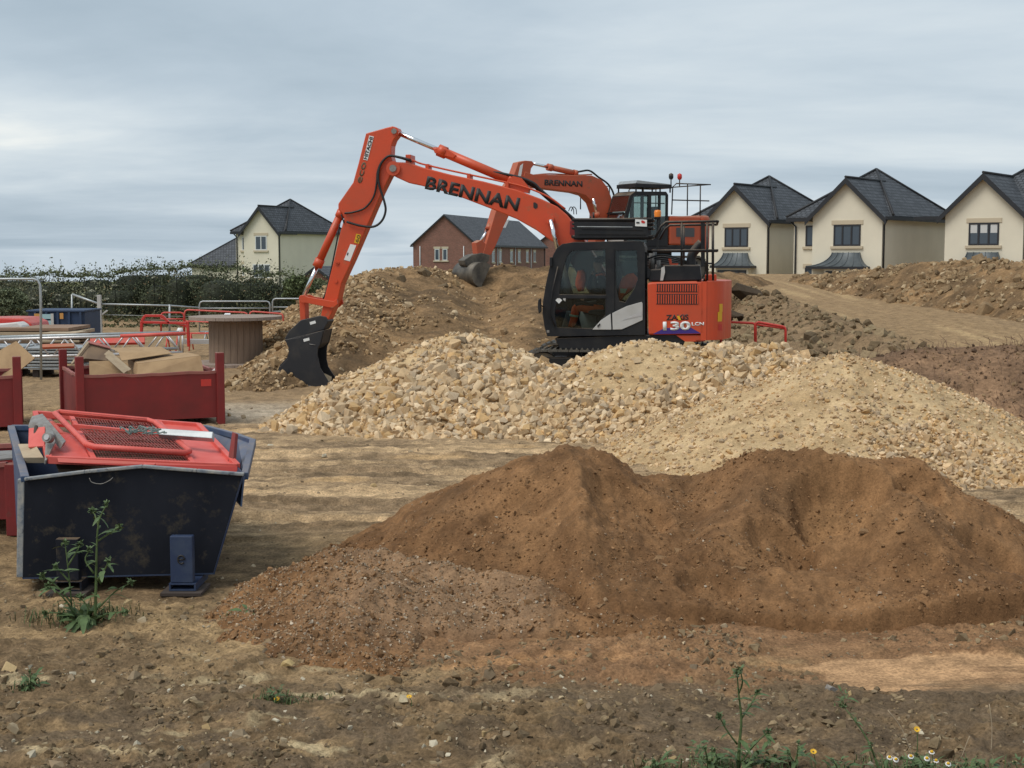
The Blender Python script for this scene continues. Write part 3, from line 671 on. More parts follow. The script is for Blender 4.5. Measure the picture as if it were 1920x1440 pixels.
heapG = Heap([
    ([at(790, 968, 11.5), at(850, 935, 11.5), at(910, 892, 11.4), at(1000, 862, 11.3), at(1040, 848, 11.2), at(1066, 842, 11.1), at(1100, 852, 11.1)], 0.54),
    ([at(1066, 842, 11.1), at(1082, 880, 10.7), at(1095, 960, 10.1), at(1110, 1060, 9.5), at(1150, 1140, 9.0)], 0.74),
    ([at(1110, 852, 11.1), at(1190, 884, 11.4), at(1290, 894, 11.6), at(1400, 874, 11.4)], 0.48),
    ([at(1400, 862, 11.2), at(1440, 851, 11.0), at(1500, 857, 11.0), at(1580, 858, 10.9), at(1680, 862, 10.8), at(1712, 866, 10.75)], 0.72),
    ([at(1440, 853, 11.0), at(1400, 930, 10.4), at(1350, 1000, 9.9), at(1250, 1060, 9.5)], 0.76),
    ([at(1630, 862, 10.8), at(1690, 920, 10.2), at(1740, 1000, 9.6), at(1790, 1090, 9.1)], 0.74),
    ([at(1712, 866, 10.75), at(1765, 915, 10.5), at(1825, 985, 10.2), at(1900, 1075, 9.8)], 0.62),
    ([at(1250, 1060, 9.5), at(1400, 1090, 9.4), at(1550, 1075, 9.5), at(1700, 1090, 9.3), at(1850, 1085, 9.3), at(2000, 1090, 9.3)], 0.28),
    ([at(980, 1090, 9.5), at(1100, 1085, 9.5), at(1250, 1085, 9.4)], 0.34),
], 0.5, 0.06, 0.03, lambda X, Y: sand_noise(X, Y) * 1.6 + scarp(X, Y) + 1.3 * rills(X, Y) + 0.030 * billow(X * 6, Y * 6, 4, 341) * sstep(-0.35, 0.3, fbm(X * 0.9, Y * 0.9, 3, 343)) - 0.03)
def cut3(X, Y):
    yl = 8.62 + 0.10 * fbm(X * 2.2, X * 0 + 7, 3, 311); return -0.13 * (1 - sstep(yl - 0.06, yl + 0.03, Y)) * sstep(-0.62, -0.5, X) * (1 - sstep(0.35, 0.7, X))
heapG3 = Heap([
    ([at(600, 1028, 9.8), at(690, 1036, 9.7), at(790, 1052, 9.55), at(900, 1074, 9.4), at(1010, 1086, 9.25)], 0.55),
    ([at(625, 1066, 9.2), at(690, 1064, 9.1), at(735, 1084, 9.0)], 0.60),
    ([at(735, 1098, 9.1), at(760, 1150, 8.75), at(775, 1190, 8.5)], 0.7), ([at(735, 1098, 9.1), at(840, 1125, 8.95), at(960, 1132, 8.9), at(1100, 1145, 8.85), at(1240, 1160, 8.7)], 0.50),
    ([at(405, 1192, 8.75), at(470, 1176, 8.75), at(545, 1145, 8.9), at(630, 1080, 9.25)], 0.34), ([at(690, 1066, 9.1), at(690, 1160, 8.5), at(700, 1240, 8.0)], 0.36), ([at(600, 1110, 9.0), at(590, 1180, 8.5), at(590, 1235, 8.1)], 0.28),
], 0.5, 0.03, 0.02, lambda X, Y: sand_noise(X, Y) * 0.9 - 0.02 + cut3(X, Y) + 0.055 * billow(X * 3.6, Y * 3.6, 4, 345) - 0.016)
def sand_col(X, Y, Z):
    n = fbm(X * 0.9, Y * 0.9, 4, 121); n2 = fbm(X * 4, Y * 4, 4, 123); n3 = fbm(X * 18, Y * 18, 2, 125)
    c = lerp3((0.135, 0.078, 0.040), (0.235, 0.140, 0.072), sstep(-0.4, 0.45, n * 0.6 + n2 * 0.6))
    d = sstep(0.1, 0.45, fbm(X * 1.5 + 4, Y * 1.5, 3, 127))
    c = c * (1 - 0.45 * d[:, None]) + np.array((0.115, 0.072, 0.040))[None] * 0.45 * d[:, None]
    sc = np.exp(-((X - at(1570, 950, 10.5).x) / 0.32) ** 2 - ((Y - 10.4) / 0.5) ** 2)
    c = c * (1 - 0.5 * sc[:, None]) + np.array((0.31, 0.19, 0.095))[None] * 0.5 * sc[:, None]
    return c * (1 + 0.22 * n3)[:, None] * np.array([1.14, 1.02, 0.90])[None]
def sand3_col(X, Y, Z):
    c = sand_col(X, Y, Z); n = fbm(X * 30, Y * 30, 2, 131); k = sstep(-1.6, -0.9, X) * (1 - sstep(0.0, 0.5, X))
    k = k * sstep(8.0, 8.9, Y) * 0.6; c = c * (1 - k[:, None]) + np.array((0.30, 0.195, 0.118))[None] * k[:, None]
    return c * (1 + 0.25 * n)[:, None]
rootG = empty('sand_heap', (0, 0, 0)); tag(rootG, 'big twin-peaked heap of damp brown sand in the right foreground', 'sand heap', 'brown sand heaps')
rootH = empty('sand_heap', (0, 0, 0)); tag(rootH, 'low gritty spill of brown sand right of the blue skip in the foreground', 'sand heap', 'brown sand heaps')
heapG.mesh('sand_body', -1.9, 6.6, 8.2, 12.6, 0.0155, sand_col, rootG, M['sand'])
heapG3.mesh('sand_body', -2.8, 1.9, 7.6, 11.0, 0.0155, sand3_col, rootH, M['sand'])
BROWN = np.array([(0.24, 0.134, 0.064), (0.265, 0.148, 0.071), (0.22, 0.122, 0.058), (0.30, 0.17, 0.084)])
FLECK = np.array([(0.34, 0.25, 0.16), (0.28, 0.19, 0.115), (0.42, 0.34, 0.25), (0.25, 0.17, 0.11), (0.33, 0.21, 0.115), (0.26, 0.17, 0.10)])
one = lambda X, Y, Z: np.ones_like(X)
szs = lambda mu, sg, lo, hi: (lambda X, Y, Z, rng: np.clip(rng.lognormal(mu, sg, len(X)), lo, hi))
scatter_heap(rootG, heapG, 'clod', 11000, -1.6, 4.6, 8.3, 11.5, szs(-4.95, 0.5, 0.004, 0.035), lambda X, Y, Z: sstep(-0.3, 0.3, fbm(X * 1.3, Y * 1.3, 3, 135)) * 0.9 + .1, BROWN, 24, 120, None, 'clod', HULL4, 0.75, 'crumbs', 0.16)
scatter_heap(rootG, heapG, 'pebble', 1500, -1.6, 4.6, 8.4, 11.6, szs(-5.0, 0.45, 0.003, 0.022), lambda X, Y, Z: sstep(0.75, 0.15, Z) * sstep(-0.3, 0.3, fbm(X * 1.7, Y * 1.7, 3, 137)), FLECK, 25, 0, None, 'stone', HULL4, 0.3, 'grit', 0.16)
scatter_heap(rootH, heapG3, 'clod', 4200, -2.6, 1.6, 7.9, 10.2, szs(-4.8, 0.5, 0.004, 0.04), one, BROWN, 26, 80, None, 'clod', HULL4, 0.6, 'crumbs', 0.16)
scatter_heap(rootH, heapG3, 'pebble', 8500, -2.6, 1.6, 7.9, 10.2, szs(-5.05, 0.42, 0.003, 0.02), lambda X, Y, Z: 1 - 0.7 * sstep(-0.4, 0.3, X), FLECK, 27, 0, None, 'stone', HULL4, 0.3, 'grit', 0.16)
# the few big crusted lumps one can pick out on the heap
for (px, py, Y, s, sq) in ((1245, 1042, 9.75, 0.085, 0.6), (1278, 1030, 9.8, 0.06, 0.7), (1385, 1057, 9.5, 0.05, 0.6), (1690, 1010, 9.7, 0.04, 0.6),
                           (1580, 860, 10.95, 0.045, 1.0), (1610, 1130, 9.1, 0.04, 0.7), (1625, 985, 9.9, 0.06, 0.6), (1130, 1150, 9.0, 0.05, 0.6)):
    p = at(px, py, Y); V, F = HULL2[random.randrange(24)]
    hh = max(float(heapG.h(np.array([p.x]), np.array([Y]))[0]), float(heapG3.h(np.array([p.x]), np.array([Y]))[0]))
    me = mesh_np('lump', V * np.array([1.2, 0.9, max(sq, 0.55)]), F, np.repeat(np.array([[0.31, 0.185, 0.095]]), len(V), 0), False)
    o = link('lump', me, rootG, M['clod']); o.location = (p.x, Y, hh - s * 0.1); o.scale = (s,) * 3; o.rotation_euler = (random.uniform(0.0, .3), random.uniform(-.12, .12), random.uniform(0, 6))

# ---------------- spoil behind
def spoil_col(X, Y, Z):
    n = fbm(X * 0.5, Y * 0.5, 4, 141); n2 = fbm(X * 2.0, Y * 2.0, 4, 143)
    c = lerp3((0.090, 0.062, 0.036), (0.215, 0.142, 0.076), sstep(-0.4, 0.45, n * 0.7 + n2 * 0.5))
    return c * (1 + 0.25 * fbm(X * 8, Y * 8, 2, 145))[:, None] * np.array([1.52, 1.42, 1.32])[None]
rough_n = lambda X, Y: 0.16 * fbm(X * 0.7, Y * 0.7, 3, 151) + 0.10 * ridged(X * 1.6, Y * 1.6, 4, 153) + 0.03 * fbm(X * 7, Y * 7, 3, 155)
heapF = Heap([
    [at(705, 516, 37.5), at(745, 508, 39), at(800, 512, 41), at(870, 513, 42), at(950, 508, 42), at(1040, 508, 42), at(1130, 513, 43), at(1210, 515, 44), at(1300, 515, 48), at(1390, 515, 52)],
    [at(1130, 512, 42), at(1180, 515, 46), at(1260, 516, 50)],
    ([at(705, 516, 37.5), at(672, 560, 33), at(630, 620, 29.5), at(575, 672, 27.5), at(520, 705, 26.2), at(480, 728, 25.3)], 0.60),
    ([at(790, 535, 37.5), at(800, 590, 33), at(790, 650, 29.5)], 0.42), ([at(1000, 540, 38), at(1000, 600, 33.5), at(960, 660, 30)], 0.42),
], 0.52, 0.5, 0.12, rough_n)
rootF = empty('spoil_mound', (0, 0, 0)); tag(rootF, 'long brown mound of stony soil behind the stone heap under the rear digging bucket', 'spoil mound')
heapF.mesh('soil_body', -9, 12, 22.5, 58, 0.10, spoil_col, rootF, M['spoil'])
SPOIL = np.array([(0.40, 0.275, 0.15), (0.33, 0.22, 0.118), (0.50, 0.38, 0.24), (0.26, 0.175, 0.096), (0.37, 0.25, 0.132), (0.31, 0.21, 0.118)])
RIDGE = np.array([(0.31, 0.215, 0.12), (0.26, 0.178, 0.10), (0.36, 0.26, 0.15), (0.22, 0.15, 0.085), (0.29, 0.20, 0.112), (0.44, 0.33, 0.205)])
def densF(X, Y, Z): return 0.05 + 0.95 * sstep(0.1, -0.5, fbm(X * 0.5, Y * 0.5, 3, 157) + 0.22 * (X + 2.2))
scatter_heap(rootF, heapF, 'stone', 7000, -6.5, 2.2, 23.5, 42, szs(-3.3, 0.5, 0.015, 0.14), densF, SPOIL, 31, 300, lambda px, py: (px > 420) * (px < 1015) * (py < np.interp(px, [420, 620, 860, 1000], [760, 735, 620, 680])), 'stone', HULL2, 0.3, 'loose_stones', 0.14)
for (px, py, Y, s) in ((795, 520, 39, 0.24), (750, 528, 37, 0.18), (830, 534, 37.5, 0.16), (1010, 524, 39, 0.16)):
    p = at(px, py, Y); V, F = HULL2[random.randrange(24)]
    z = float(heapF.h(np.array([p.x]), np.array([Y]))[0])
    o = link('clod', mesh_np('clod', V, F, np.repeat(np.array([[0.17, 0.12, 0.07]]), len(V), 0), False), rootF, M['clod']); o.location = (p.x, Y, z + s * 0.2); o.scale = (s,) * 3; o.rotation_euler = (random.random(), random.random(), random.random() * 6)

heapE = Heap([[at(1500, 523, 55), at(1560, 519, 52), at(1620, 512, 49), at(1690, 504, 46), at(1760, 496, 44), at(1830, 493, 42), at(1920, 497, 39.5), at(2060, 505, 36), at(2250, 525, 33)]], 0.62, 0.6, 0.1, rough_n)
rootE = empty('spoil_ridge', (0, 0, 0)); tag(rootE, 'rough ridge of lumpy brown spoil beside the haul ramp below the right-hand houses', 'spoil ridge')
heapE.mesh('soil_body', 9, 26, 27, 64, 0.10, spoil_col, rootE, M['spoil'])
scatter_heap(rootE, heapE, 'clod', 7500, 9.5, 19, 29, 56, szs(-2.85, 0.55, 0.025, 0.24), lambda X, Y, Z: np.clip(0.35 + 0.8 * fbm(X * 0.4, Y * 0.4, 3, 161), 0.1, 1), RIDGE, 32, 300, lambda px, py: (px > 1450), 'clod', HULL2, 0.75, 'loose_clods', 0.14)

# dark cloddy bank between yard and ramp: loose clods lie on the ground itself
class _G:
    h = staticmethod(lambda X, Y, noise=True: gz(X, Y))
    def nrm(s, X, Y): return np.repeat(np.array([[0, -0.2, 0.98]]), len(X), 0)
DARK = np.array([(0.21, 0.152, 0.088), (0.18, 0.13, 0.076), (0.23, 0.17, 0.10), (0.27, 0.205, 0.12), (0.16, 0.115, 0.068)])
rootK = empty('loose_clods', (0, 0, 0)); tag(rootK, 'dark broken clods strewn over the bank beside the haul ramp', 'clods', kind='stuff')
scatter_heap(rootK, _G(), 'clod', 1900, 4.2, 8.8, 25, 52, szs(-2.85, 0.5, 0.03, 0.2), lambda X, Y, Z: 0.05 + rough_w(X, Y), DARK, 33, 0, None, 'clod', HULL2, 0.7, 'clods', 0.16)
for i, (px, py, Y, s) in enumerate(((1395, 556, 44, 0.55), (1372, 575, 40, 0.35))):
    p = at(px, py, Y); V, F = HULL2[3 + i]
    o = link('earth_clod', mesh_np('earth_clod', V, F, np.repeat(np.array([[0.07, 0.05, 0.033]]), len(V), 0), False), None, M['clod']); o.location = (p.x, Y, float(gz(np.array([p.x]), np.array([Y]))[0]) + 0.15); o.scale = (s, s, s * 0.9)
    tag(o, ('dark peaked lump of earth right of the excavator counterweight', 'smaller dark lump of earth lower on the bank by the counterweight')[i], 'clod')

# reddish weathered heap at the right
heapD = Heap([[at(1655, 672, 22.0), at(1740, 657, 22.2), at(1830, 653, 22.0), at(1920, 652, 21.7), at(2060, 656, 21.2), at(2250, 672, 20.5)]], 0.5, 0.5, 0.08, lambda X, Y: 0.05 * fbm(X, Y, 4, 165) + 0.02 * fbm(X * 6, Y * 6, 3, 167))
def colD(X, Y, Z):
    n = fbm(X * 0.8, Y * 0.8, 4, 171); n2 = fbm(X * 6, Y * 6, 3, 173)
    return lerp3((0.120, 0.073, 0.044), (0.195, 0.118, 0.068), sstep(-0.4, 0.4, n)) * (1 + 0.3 * n2)[:, None] * 1.5
rootD = empty('soil_heap', (0, 0, 0)); tag(rootD, 'smooth reddish-brown soil heap with dry weeds behind the gravel at the right edge', 'soil heap')
heapD.mesh('soil_body', 4.5, 14, 17.5, 26.5, 0.06, colD, rootD, M['spoil'])
scatter_heap(rootD, heapD, 'crumb', 2500, 5, 12, 18.5, 24, szs(-4.0, 0.5, 0.008, 0.06), one, np.array([(0.16, 0.10, 0.06), (0.11, 0.07, 0.045), (0.24, 0.16, 0.09)]), 34, 0, None, 'clod', HULL4, 0.3, 'crumbs', 0.15)

# loose pebbles on the yard
def pebbles():
    rng = np.random.default_rng(51); n = 29000
    Y = 5.4 * (22 / 5.4) ** (rng.uniform(0, 1, n) ** 1.35); X = rng.uniform(-1, 1, n) * (0.42 * Y + 1.0)
    d = sstep(-0.15, 0.4, fbm(X * 1.3, Y * 1.9, 3, 181) + 0.12 * (X < 0.2) * (Y < 8)) * 0.92 + 0.08
    d *= 1 - 0.97 * patch_w(X, Y); d *= np.where((Y > 11.5), 0.65, 1.0)
    ok = rng.uniform(0, 1, n) < d; X, Y = X[ok], Y[ok]; n = len(X)
    size = np.clip(rng.lognormal(-4.85, 0.58, n), 0.003, 0.045) * (0.75 + Y / 22)
    Z = gz(X, Y) + size * rng.uniform(-0.45, 0.25, n)
    P = np.array([(0.30, 0.23, 0.14), (0.20, 0.145, 0.09), (0.36, 0.28, 0.18), (0.17, 0.125, 0.08), (0.24, 0.18, 0.115), (0.34, 0.24, 0.12), (0.22, 0.165, 0.105), (0.48, 0.42, 0.31), (0.19, 0.14, 0.09), (0.26, 0.19, 0.115)])
    col = pal(n, rng, P, 0.15)
    o = link('pebbles', merge_stones('pebbles', np.stack([X, Y, Z], 1), size, rand_rot(n, rng, 0.5), rng.integers(0, len(HULL4), n), col, HULL4), None, M['stone'])
    tag(o, 'small pale pebbles and crumbs of soil strewn over the yard', 'pebbles', kind='stuff')
    # foreground crumbly earth
    n = 25000; Y = 5.4 * (11 / 5.4) ** rng.uniform(0, 1, n); X = rng.uniform(-1, 1, n) * (0.42 * Y + 0.8)
    d = sstep(-0.2, 0.3, fbm(X * 1.6 + 3, Y * 1.6, 3, 185)) * (1 - patch_w(X, Y)) * sstep(10.5, 8, Y)
    ok = rng.uniform(0, 1, n) < d; X, Y = X[ok], Y[ok]; n = len(X)
    size = np.clip(rng.lognormal(-4.55, 0.6, n), 0.004, 0.05)
    Z = gz(X, Y) + size * rng.uniform(-0.5, 0.15, n)
    P = np.array([(0.15, 0.106, 0.062), (0.18, 0.128, 0.074), (0.215, 0.153, 0.088), (0.26, 0.19, 0.11)])
    o = link('earth_crumbs', merge_stones('earth_crumbs', np.stack([X, Y, Z], 1), size, rand_rot(n, rng), rng.integers(0, len(HULL4), n), pal(n, rng, P, 0.15), HULL4), None, M['clod'])
    tag(o, 'dark crumbs of dug earth covering the nearest ground', 'earth crumbs', kind='stuff')
    # single stones one can pick out
    for (px, py, s, c, lab) in ((14, 1262, 0.05, (0.50, 0.36, 0.19), 'large yellowish stone at the left edge of the foreground'), (760, 1322, 0.035, (0.46, 0.38, 0.25), 'pale upright stone under a yellow flower in the foreground'),
                                (320, 1303, 0.022, (0.55, 0.50, 0.40), 'small whitish stone on the dark foreground soil'), (1560, 1308, 0.035, (0.30, 0.27, 0.24), 'flat grey stone left of the pale sand patch'),
                                (240, 1132, 0.032, (0.42, 0.31, 0.17), 'tan stone beside the tall weed at the skip'), (540, 1255, 0.04, (0.50, 0.36, 0.17), 'yellow stone amid the left foreground gravel')):
        p = gp(px, py); V, F = HULL[random.randrange(40)]
        o = link('stone', mesh_np('stone', V, F, np.repeat(np.array([c]), len(V), 0), False), None, M['stone']); o.location = (p.x, p.y, float(gz(np.array([p.x]), np.array([p.y]))[0]) + s * 0.35); o.scale = (s,) * 3
        o.rotation_euler = (random.uniform(-.3, .3), random.uniform(-.3, .3), random.uniform(0, 6)); tag(o, lab, 'stone')
pebbles()
# ================================================================== houses
def uv_mesh(o, planes=None):
    """metres-wide UVs laid along each face: u level, v up the slope"""
    me = o.data; uv = me.uv_layers.new(name='UVMap')
    for p in me.polygons:
        n = p.normal; u = Vector((0, 0, 1)).cross(n)
        u = u.normalized() if u.length > 1e-3 else Vector((1, 0, 0)); v = n.cross(u)
        for li in p.loop_indices:
            c = me.vertices[me.loops[li].vertex_index].co; uv.data[li].uv = (c.dot(u), c.dot(v))
def slab(mb, pts, t=0.10):
    """roof plane: pts counter-clockwise from above, t thick downwards"""
    q = [Vector(p) for p in pts]; k = len(q); d = Vector((0, 0, -t))
    mb.add(q + [p + d for p in q], [tuple(range(k)), tuple(range(2 * k - 1, k - 1, -1))] + [(i, i + k, (i + 1) % k + k, (i + 1) % k) for i in range(k)])
def window(root, x, z, w, h, y=0.0, panes=3, fm='frame', lintel=True, sill=True, curtain=False, side=False, deep=0.05):
    """a window let into the plane y (or, side=True, into the end wall x = y with x running along the depth)"""
    def B(mb, a0, a1, d0, d1, z0, z1):
        if side: mb.box(y - d1, y - d0, a0, a1, z0, z1)
        else: mb.box(a0, a1, y + d0, y + d1, z0, z1)
    wr = MB(); f = 0.085
    B(wr, x - w / 2, x + w / 2, -0.035, deep, z, z + f); B(wr, x - w / 2, x + w / 2, -0.035, deep, z + h - f, z + h)
    B(wr, x - w / 2, x - w / 2 + f, -0.035, deep, z + f, z + h - f); B(wr, x + w / 2 - f, x + w / 2, -0.035, deep, z + f, z + h - f)
    for k in range(1, panes):
        c = x - w / 2 + w * k / panes; B(wr, c - f * 0.55, c + f * 0.55, -0.035, deep, z + f, z + h - f)
    fo = wr.build('window', M[fm], root)
    for k in range(panes):
        a0 = x - w / 2 + w * k / panes; a1 = a0 + w / panes
        p = MB(); B(p, a0 + f * 0.5, a1 - f * 0.5, -0.010, -0.003, z + f, z + h - f); p.build('pane', M['pane'], fo)
        if curtain:
            p = MB(); B(p, a0 + f, a1 - f, -0.0135, -0.0105, z + h * 0.55, z + h - f); p.build('curtain', M['curtain'], fo)
    if sill:
        s = MB(); B(s, x - w / 2 - 0.15, x + w / 2 + 0.15, -0.10, 0.04, z - 0.15, z - 0.003); s.build('sill', M['sandst'], fo, 0.01)
    if lintel:
        s = MB(); B(s, x - w / 2 - 0.13, x + w / 2 + 0.13, -0.035, 0.04, z + h + 0.003, z + h + 0.24); s.build('lintel', M['sandst'], fo, 0.01)
def pipe(root, pts, r=0.05, m='fascia'):
    MB().tube(pts, r, 8).build('downpipe', M[m], root)
def canopy(root, x, w, z, y=0.0, d=0.75, h=0.75, ribs=6, ext=0.0):
    """swept lead roof over the bay: concave sides, standing seams"""
    n = 9; prof = [(t, (1 - t) ** 1.7) for t in np.linspace(0, 1, n)]      # t: 0 at wall top, 1 at eave
    tw = w / 2 - 0.42; V = []; F = []
    for t, q in prof:
        hw = tw + (w / 2 + 0.12 - tw) * t ** 1.35; yy = y - 0.12 - (d - 0.12) * t ** 1.25; zz = z + h * q
        V += [(x - hw - ext * t ** 2, y - 0.003, zz), (x - hw - ext * t ** 2, yy, zz), (x + hw, yy, zz), (x + hw, y - 0.003, zz)]
    for i in range(n - 1):
        for k in range(3): F.append((i * 4 + k, i * 4 + k + 1, i * 4 + k + 5, i * 4 + k + 4))
    mb = MB(); mb.add(V, F, True); mb.add([V[0], V[1], V[2], V[3]], [(0, 1, 2, 3)]); c = mb.build('bay_canopy', M['lead'], root)
    for k in range(ribs):
        f = k / (ribs - 1); s = MB(); P = []
        for t, q in prof:
            hw = tw + (w / 2 + 0.12 - tw) * t ** 1.35
            P.append((x - hw - ext * t ** 2 + (2 * hw + ext * t ** 2) * f, y - 0.12 - (d - 0.12) * t ** 1.25 - 0.01, z + h * q + 0.015))
        s.tube(P, 0.022, 5); s.build('seam', M['lead'], c)
    e = MB(); e.box(x - w / 2 - 0.14 - ext, x + w / 2 + 0.14, y - d - 0.02, y - 0.005, z - 0.13, z - 0.004); e.build('canopy_edge', M['fascia'], c)
def cream_house(px, d0, yaw, label, Wg=4.0, W=5.6, D=10.3, eave=4.70, apexg=6.62, apexm=7.45, fm='frame', curtain=False, bay=True, z0=0.0, rw=True, win=(1.55, 1.15), porch=0.0, xr=0.0):
    O = at(px, HOR, d0); root = empty('cream_house', (O.x, d0, z0), 0); root.rotation_euler = (0, 0, -yaw)
    tag(root, label, 'house', 'cream rendered houses')
    sb, o = 1.0, 0.32
    w = MB()
    w.prism([(-Wg, -0.5), (0, -0.5), (0, eave), (-Wg / 2, apexg - 0.02), (-Wg, eave)], 0, sb + 3.4)
    w.box(-W + xr, xr - 0.0015, sb, D, -0.5, eave); w.build('wall', M['render'], root)
    # main hipped roof and the front gable's two slopes
    ax, ay = xr - W / 2, (sb + D) / 2; r = MB(); z = eave - 0.03
    A = (ax, ay, apexm); c = [(xr - W - o, sb - o, z), (xr + o, sb - o, z), (xr + o, D + o, z), (xr - W - o, D + o, z)]
    for i in range(4): slab(r, [c[i], c[(i + 1) % 4], A], 0.07)
    ro = r.build('main_roof', M['slate'], root); uv_mesh(ro)
    g = MB(); rise = (apexg - eave) / (Wg / 2); ze = eave - o * rise + 0.09; yb = sb + 4.0
    slab(g, [(-Wg / 2, -o, apexg + 0.09), (-Wg / 2, yb, apexg + 0.09), (-Wg - o, yb - 2.6, ze), (-Wg - o, -o, ze)], 0.08)
    slab(g, [(o, -o, ze), (o, yb - 2.6, ze), (-Wg / 2, yb, apexg + 0.09), (-Wg / 2, -o, apexg + 0.09)], 0.08)
    go = g.build('gable_roof', M['slate'], root); uv_mesh(go)
    # ridge and hip tiles
    h = MB()
    for q in c: h.tube([(q[0], q[1], q[2] + 0.03), (A[0], A[1], A[2] + 0.03)], 0.075, 6)
    h.tube([(-Wg / 2, -o, apexg + 0.12), (-Wg / 2, yb, apexg + 0.12)], 0.075, 6); h.build('ridge_tiles', M['slate2'], root)
    b = MB()
    for s in (-1, 1):
        xe = 0 + o if s > 0 else -Wg - o
        b.prism([(-Wg / 2, apexg + 0.075), (xe, ze - 0.015), (xe, ze - 0.30), (-Wg / 2, apexg - 0.24)], -o - 0.03, -o + 0.02)
    b.build('barge_board', M['fascia'], root)
    f = MB(); f.box(o - 0.05, o + 0.05, -o + 0.03, D + o, z - 0.25, z - 0.075); f.box(min(-W, -Wg - 0.1) - o, -Wg - o + 0.02, sb - o - 0.06, sb - o + 0.04, z - 0.25, z - 0.075)
    f.box(-W - o - 0.05, -W - o + 0.05, sb - o + 0.05, D + o, z - 0.25, z - 0.075); f.build('gutter', M['fascia'], root)
    so = MB(); so.box(0.003, o - 0.055, 0.05, D, z - 0.16, z - 0.12); so.build('soffit', M['fascia'], root)
    window(root, -Wg / 2 + 0.02, 3.05, win[0], win[1], 0.0, 3 if win[0] > 1.3 else 2, fm, curtain=curtain)
    if not xr: window(root, -Wg - 0.62, 3.05, 0.52, 1.15, sb, 1, fm, lintel=False)
    if bay:
        canopy(root, -Wg / 2 + 0.02, 2.4, 1.95, ext=porch)
        bm_ = MB(); bm_.box(-Wg / 2 - 1.05, -Wg / 2 + 1.09, -0.5, -0.004, -0.4, 1.815); bm_.build('bay', M['render'], root)
        window(root, -Wg / 2 + 0.02, 0.75, 1.9, 0.95, -0.5, 4, fm, lintel=False)
    else:
        window(root, -Wg / 2 + 0.02, 0.75, 1.7, 1.15, 0.0, 3, fm, lintel=False)
    if not xr: window(root, -Wg - 0.62, 0.9, 0.52, 0.95, sb, 1, fm)
    pipe(root, [(0.24, 0.05, eave - 0.25), (0.07, 0.10, eave - 0.55), (0.07, 0.10, -0.3)])
    if not xr: pipe(root, [(-W - 0.28, sb + 0.1, eave - 0.25), (-W + 0.14, sb - 0.07, eave - 0.55), (-W + 0.14, sb - 0.07, -0.3)])
    if rw:
        v = MB(); v.lathe([(0.16, 0), (0.16, 0.12), (0.10, 0.2), (0.001, 0.22)], 10, (ax + 0.55, ay - 2.1, apexm - 1.05)); v.build('roof_vent', M['fascia'], root)
    return root
cream_house(1437, 81, 0.655, 'cream rendered house nearest the excavator, left of the three on the right')
cream_house(1653, 74, 0.655, 'cream rendered house in the middle of the right-hand three, with a small white roof vent', porch=0.7)
cream_house(1917, 70, 0.655, 'cream rendered house cut by the right edge, curtains in its window', curtain=True, xr=1.6)
cream_house(522, 115, 0.42, 'lone cream house with white window frames beyond the hedge on the left', Wg=3.4, W=4.9, fm='wframe', bay=False, rw=False, win=(1.15, 1.2))

def hip_block(name, label, cat, px, d0, yaw, W, D, eave, apex, wallm, roofm, z0=0.0, group=None):
    O = at(px, HOR, d0); root = empty(name, (O.x, d0, z0)); root.rotation_euler = (0, 0, -yaw); tag(root, label, cat, group)
    w = MB(); w.box(-W, 0, 0, D, -0.6, eave); uv_mesh(w.build('wall', M[wallm], root))
    o = 0.3; r = MB(); A = (-W / 2, D / 2, apex); c = [(-W - o, -o, eave - 0.03), (o, -o, eave - 0.03), (o, D + o, eave - 0.03), (-W - o, D + o, eave - 0.03)]
    for i in range(4): slab(r, [c[i], c[(i + 1) % 4], A], 0.07)
    uv_mesh(r.build('roof', M[roofm], root))
    h = MB()
    for q in c: h.tube([q, A], 0.08, 6)
    h.build('ridge_tiles', M['slate2'], root)
    g = MB()
    for i in range(4): g.bar(Vector(c[i]) - Vector((0, 0, .17)), Vector(c[(i + 1) % 4]) - Vector((0, 0, .17)), 0.08, 0.15)
    g.build('gutter', M['fascia'], root); return root
gar = hip_block('garage', 'low cream garage with a dark hipped roof, left of the lone cream house', 'garage', 451, 126, 0.42, 5.4, 6.5, 1.8, 4.25, 'render', 'slate')
pipe(gar, [(0.06, -0.08, 1.75), (0.06, -0.08, -0.3)])

def gable_block(name, label, cat, px, d0, yaw, W, D, eave, apex, wallm, roofm, z0=0.0):
    O = at(px, HOR, d0); root = empty(name, (O.x, d0, z0)); root.rotation_euler = (0, 0, -yaw); tag(root, label, cat)
    w = MB(); w.prism([(-W, -0.8), (0, -0.8), (0, eave), (-W / 2, apex), (-W, eave)], 0, D); uv_mesh(w.build('wall', M[wallm], root))
    o = 0.22; rise = (apex - eave) / (W / 2); ze = eave - o * rise + 0.09; r = MB()
    slab(r, [(-W / 2, -o, apex + 0.09), (-W / 2, D + o, apex + 0.09), (-W - o, D + o, ze), (-W - o, -o, ze)], 0.08)
    slab(r, [(o, -o, ze), (o, D + o, ze), (-W / 2, D + o, apex + 0.09), (-W / 2, -o, apex + 0.09)], 0.08)
    uv_mesh(r.build('roof', M[roofm], root))
    b = MB()
    for xe in (o, -W - o): b.prism([(-W / 2, apex + 0.08), (xe, ze - 0.01), (xe, ze - 0.2), (-W / 2, apex - 0.12)], -o - 0.03, -o + 0.02)
    b.build('barge_board', M['fascia'], root)
    g = MB(); g.box(o - 0.03, o + 0.09, -o + 0.03, D + o, ze - 0.22, ze - 0.09); g.box(-W - o - 0.09, -W - o + 0.03, -o + 0.03, D + o, ze - 0.22, ze - 0.09); g.build('gutter', M['fascia'], root)
    return root
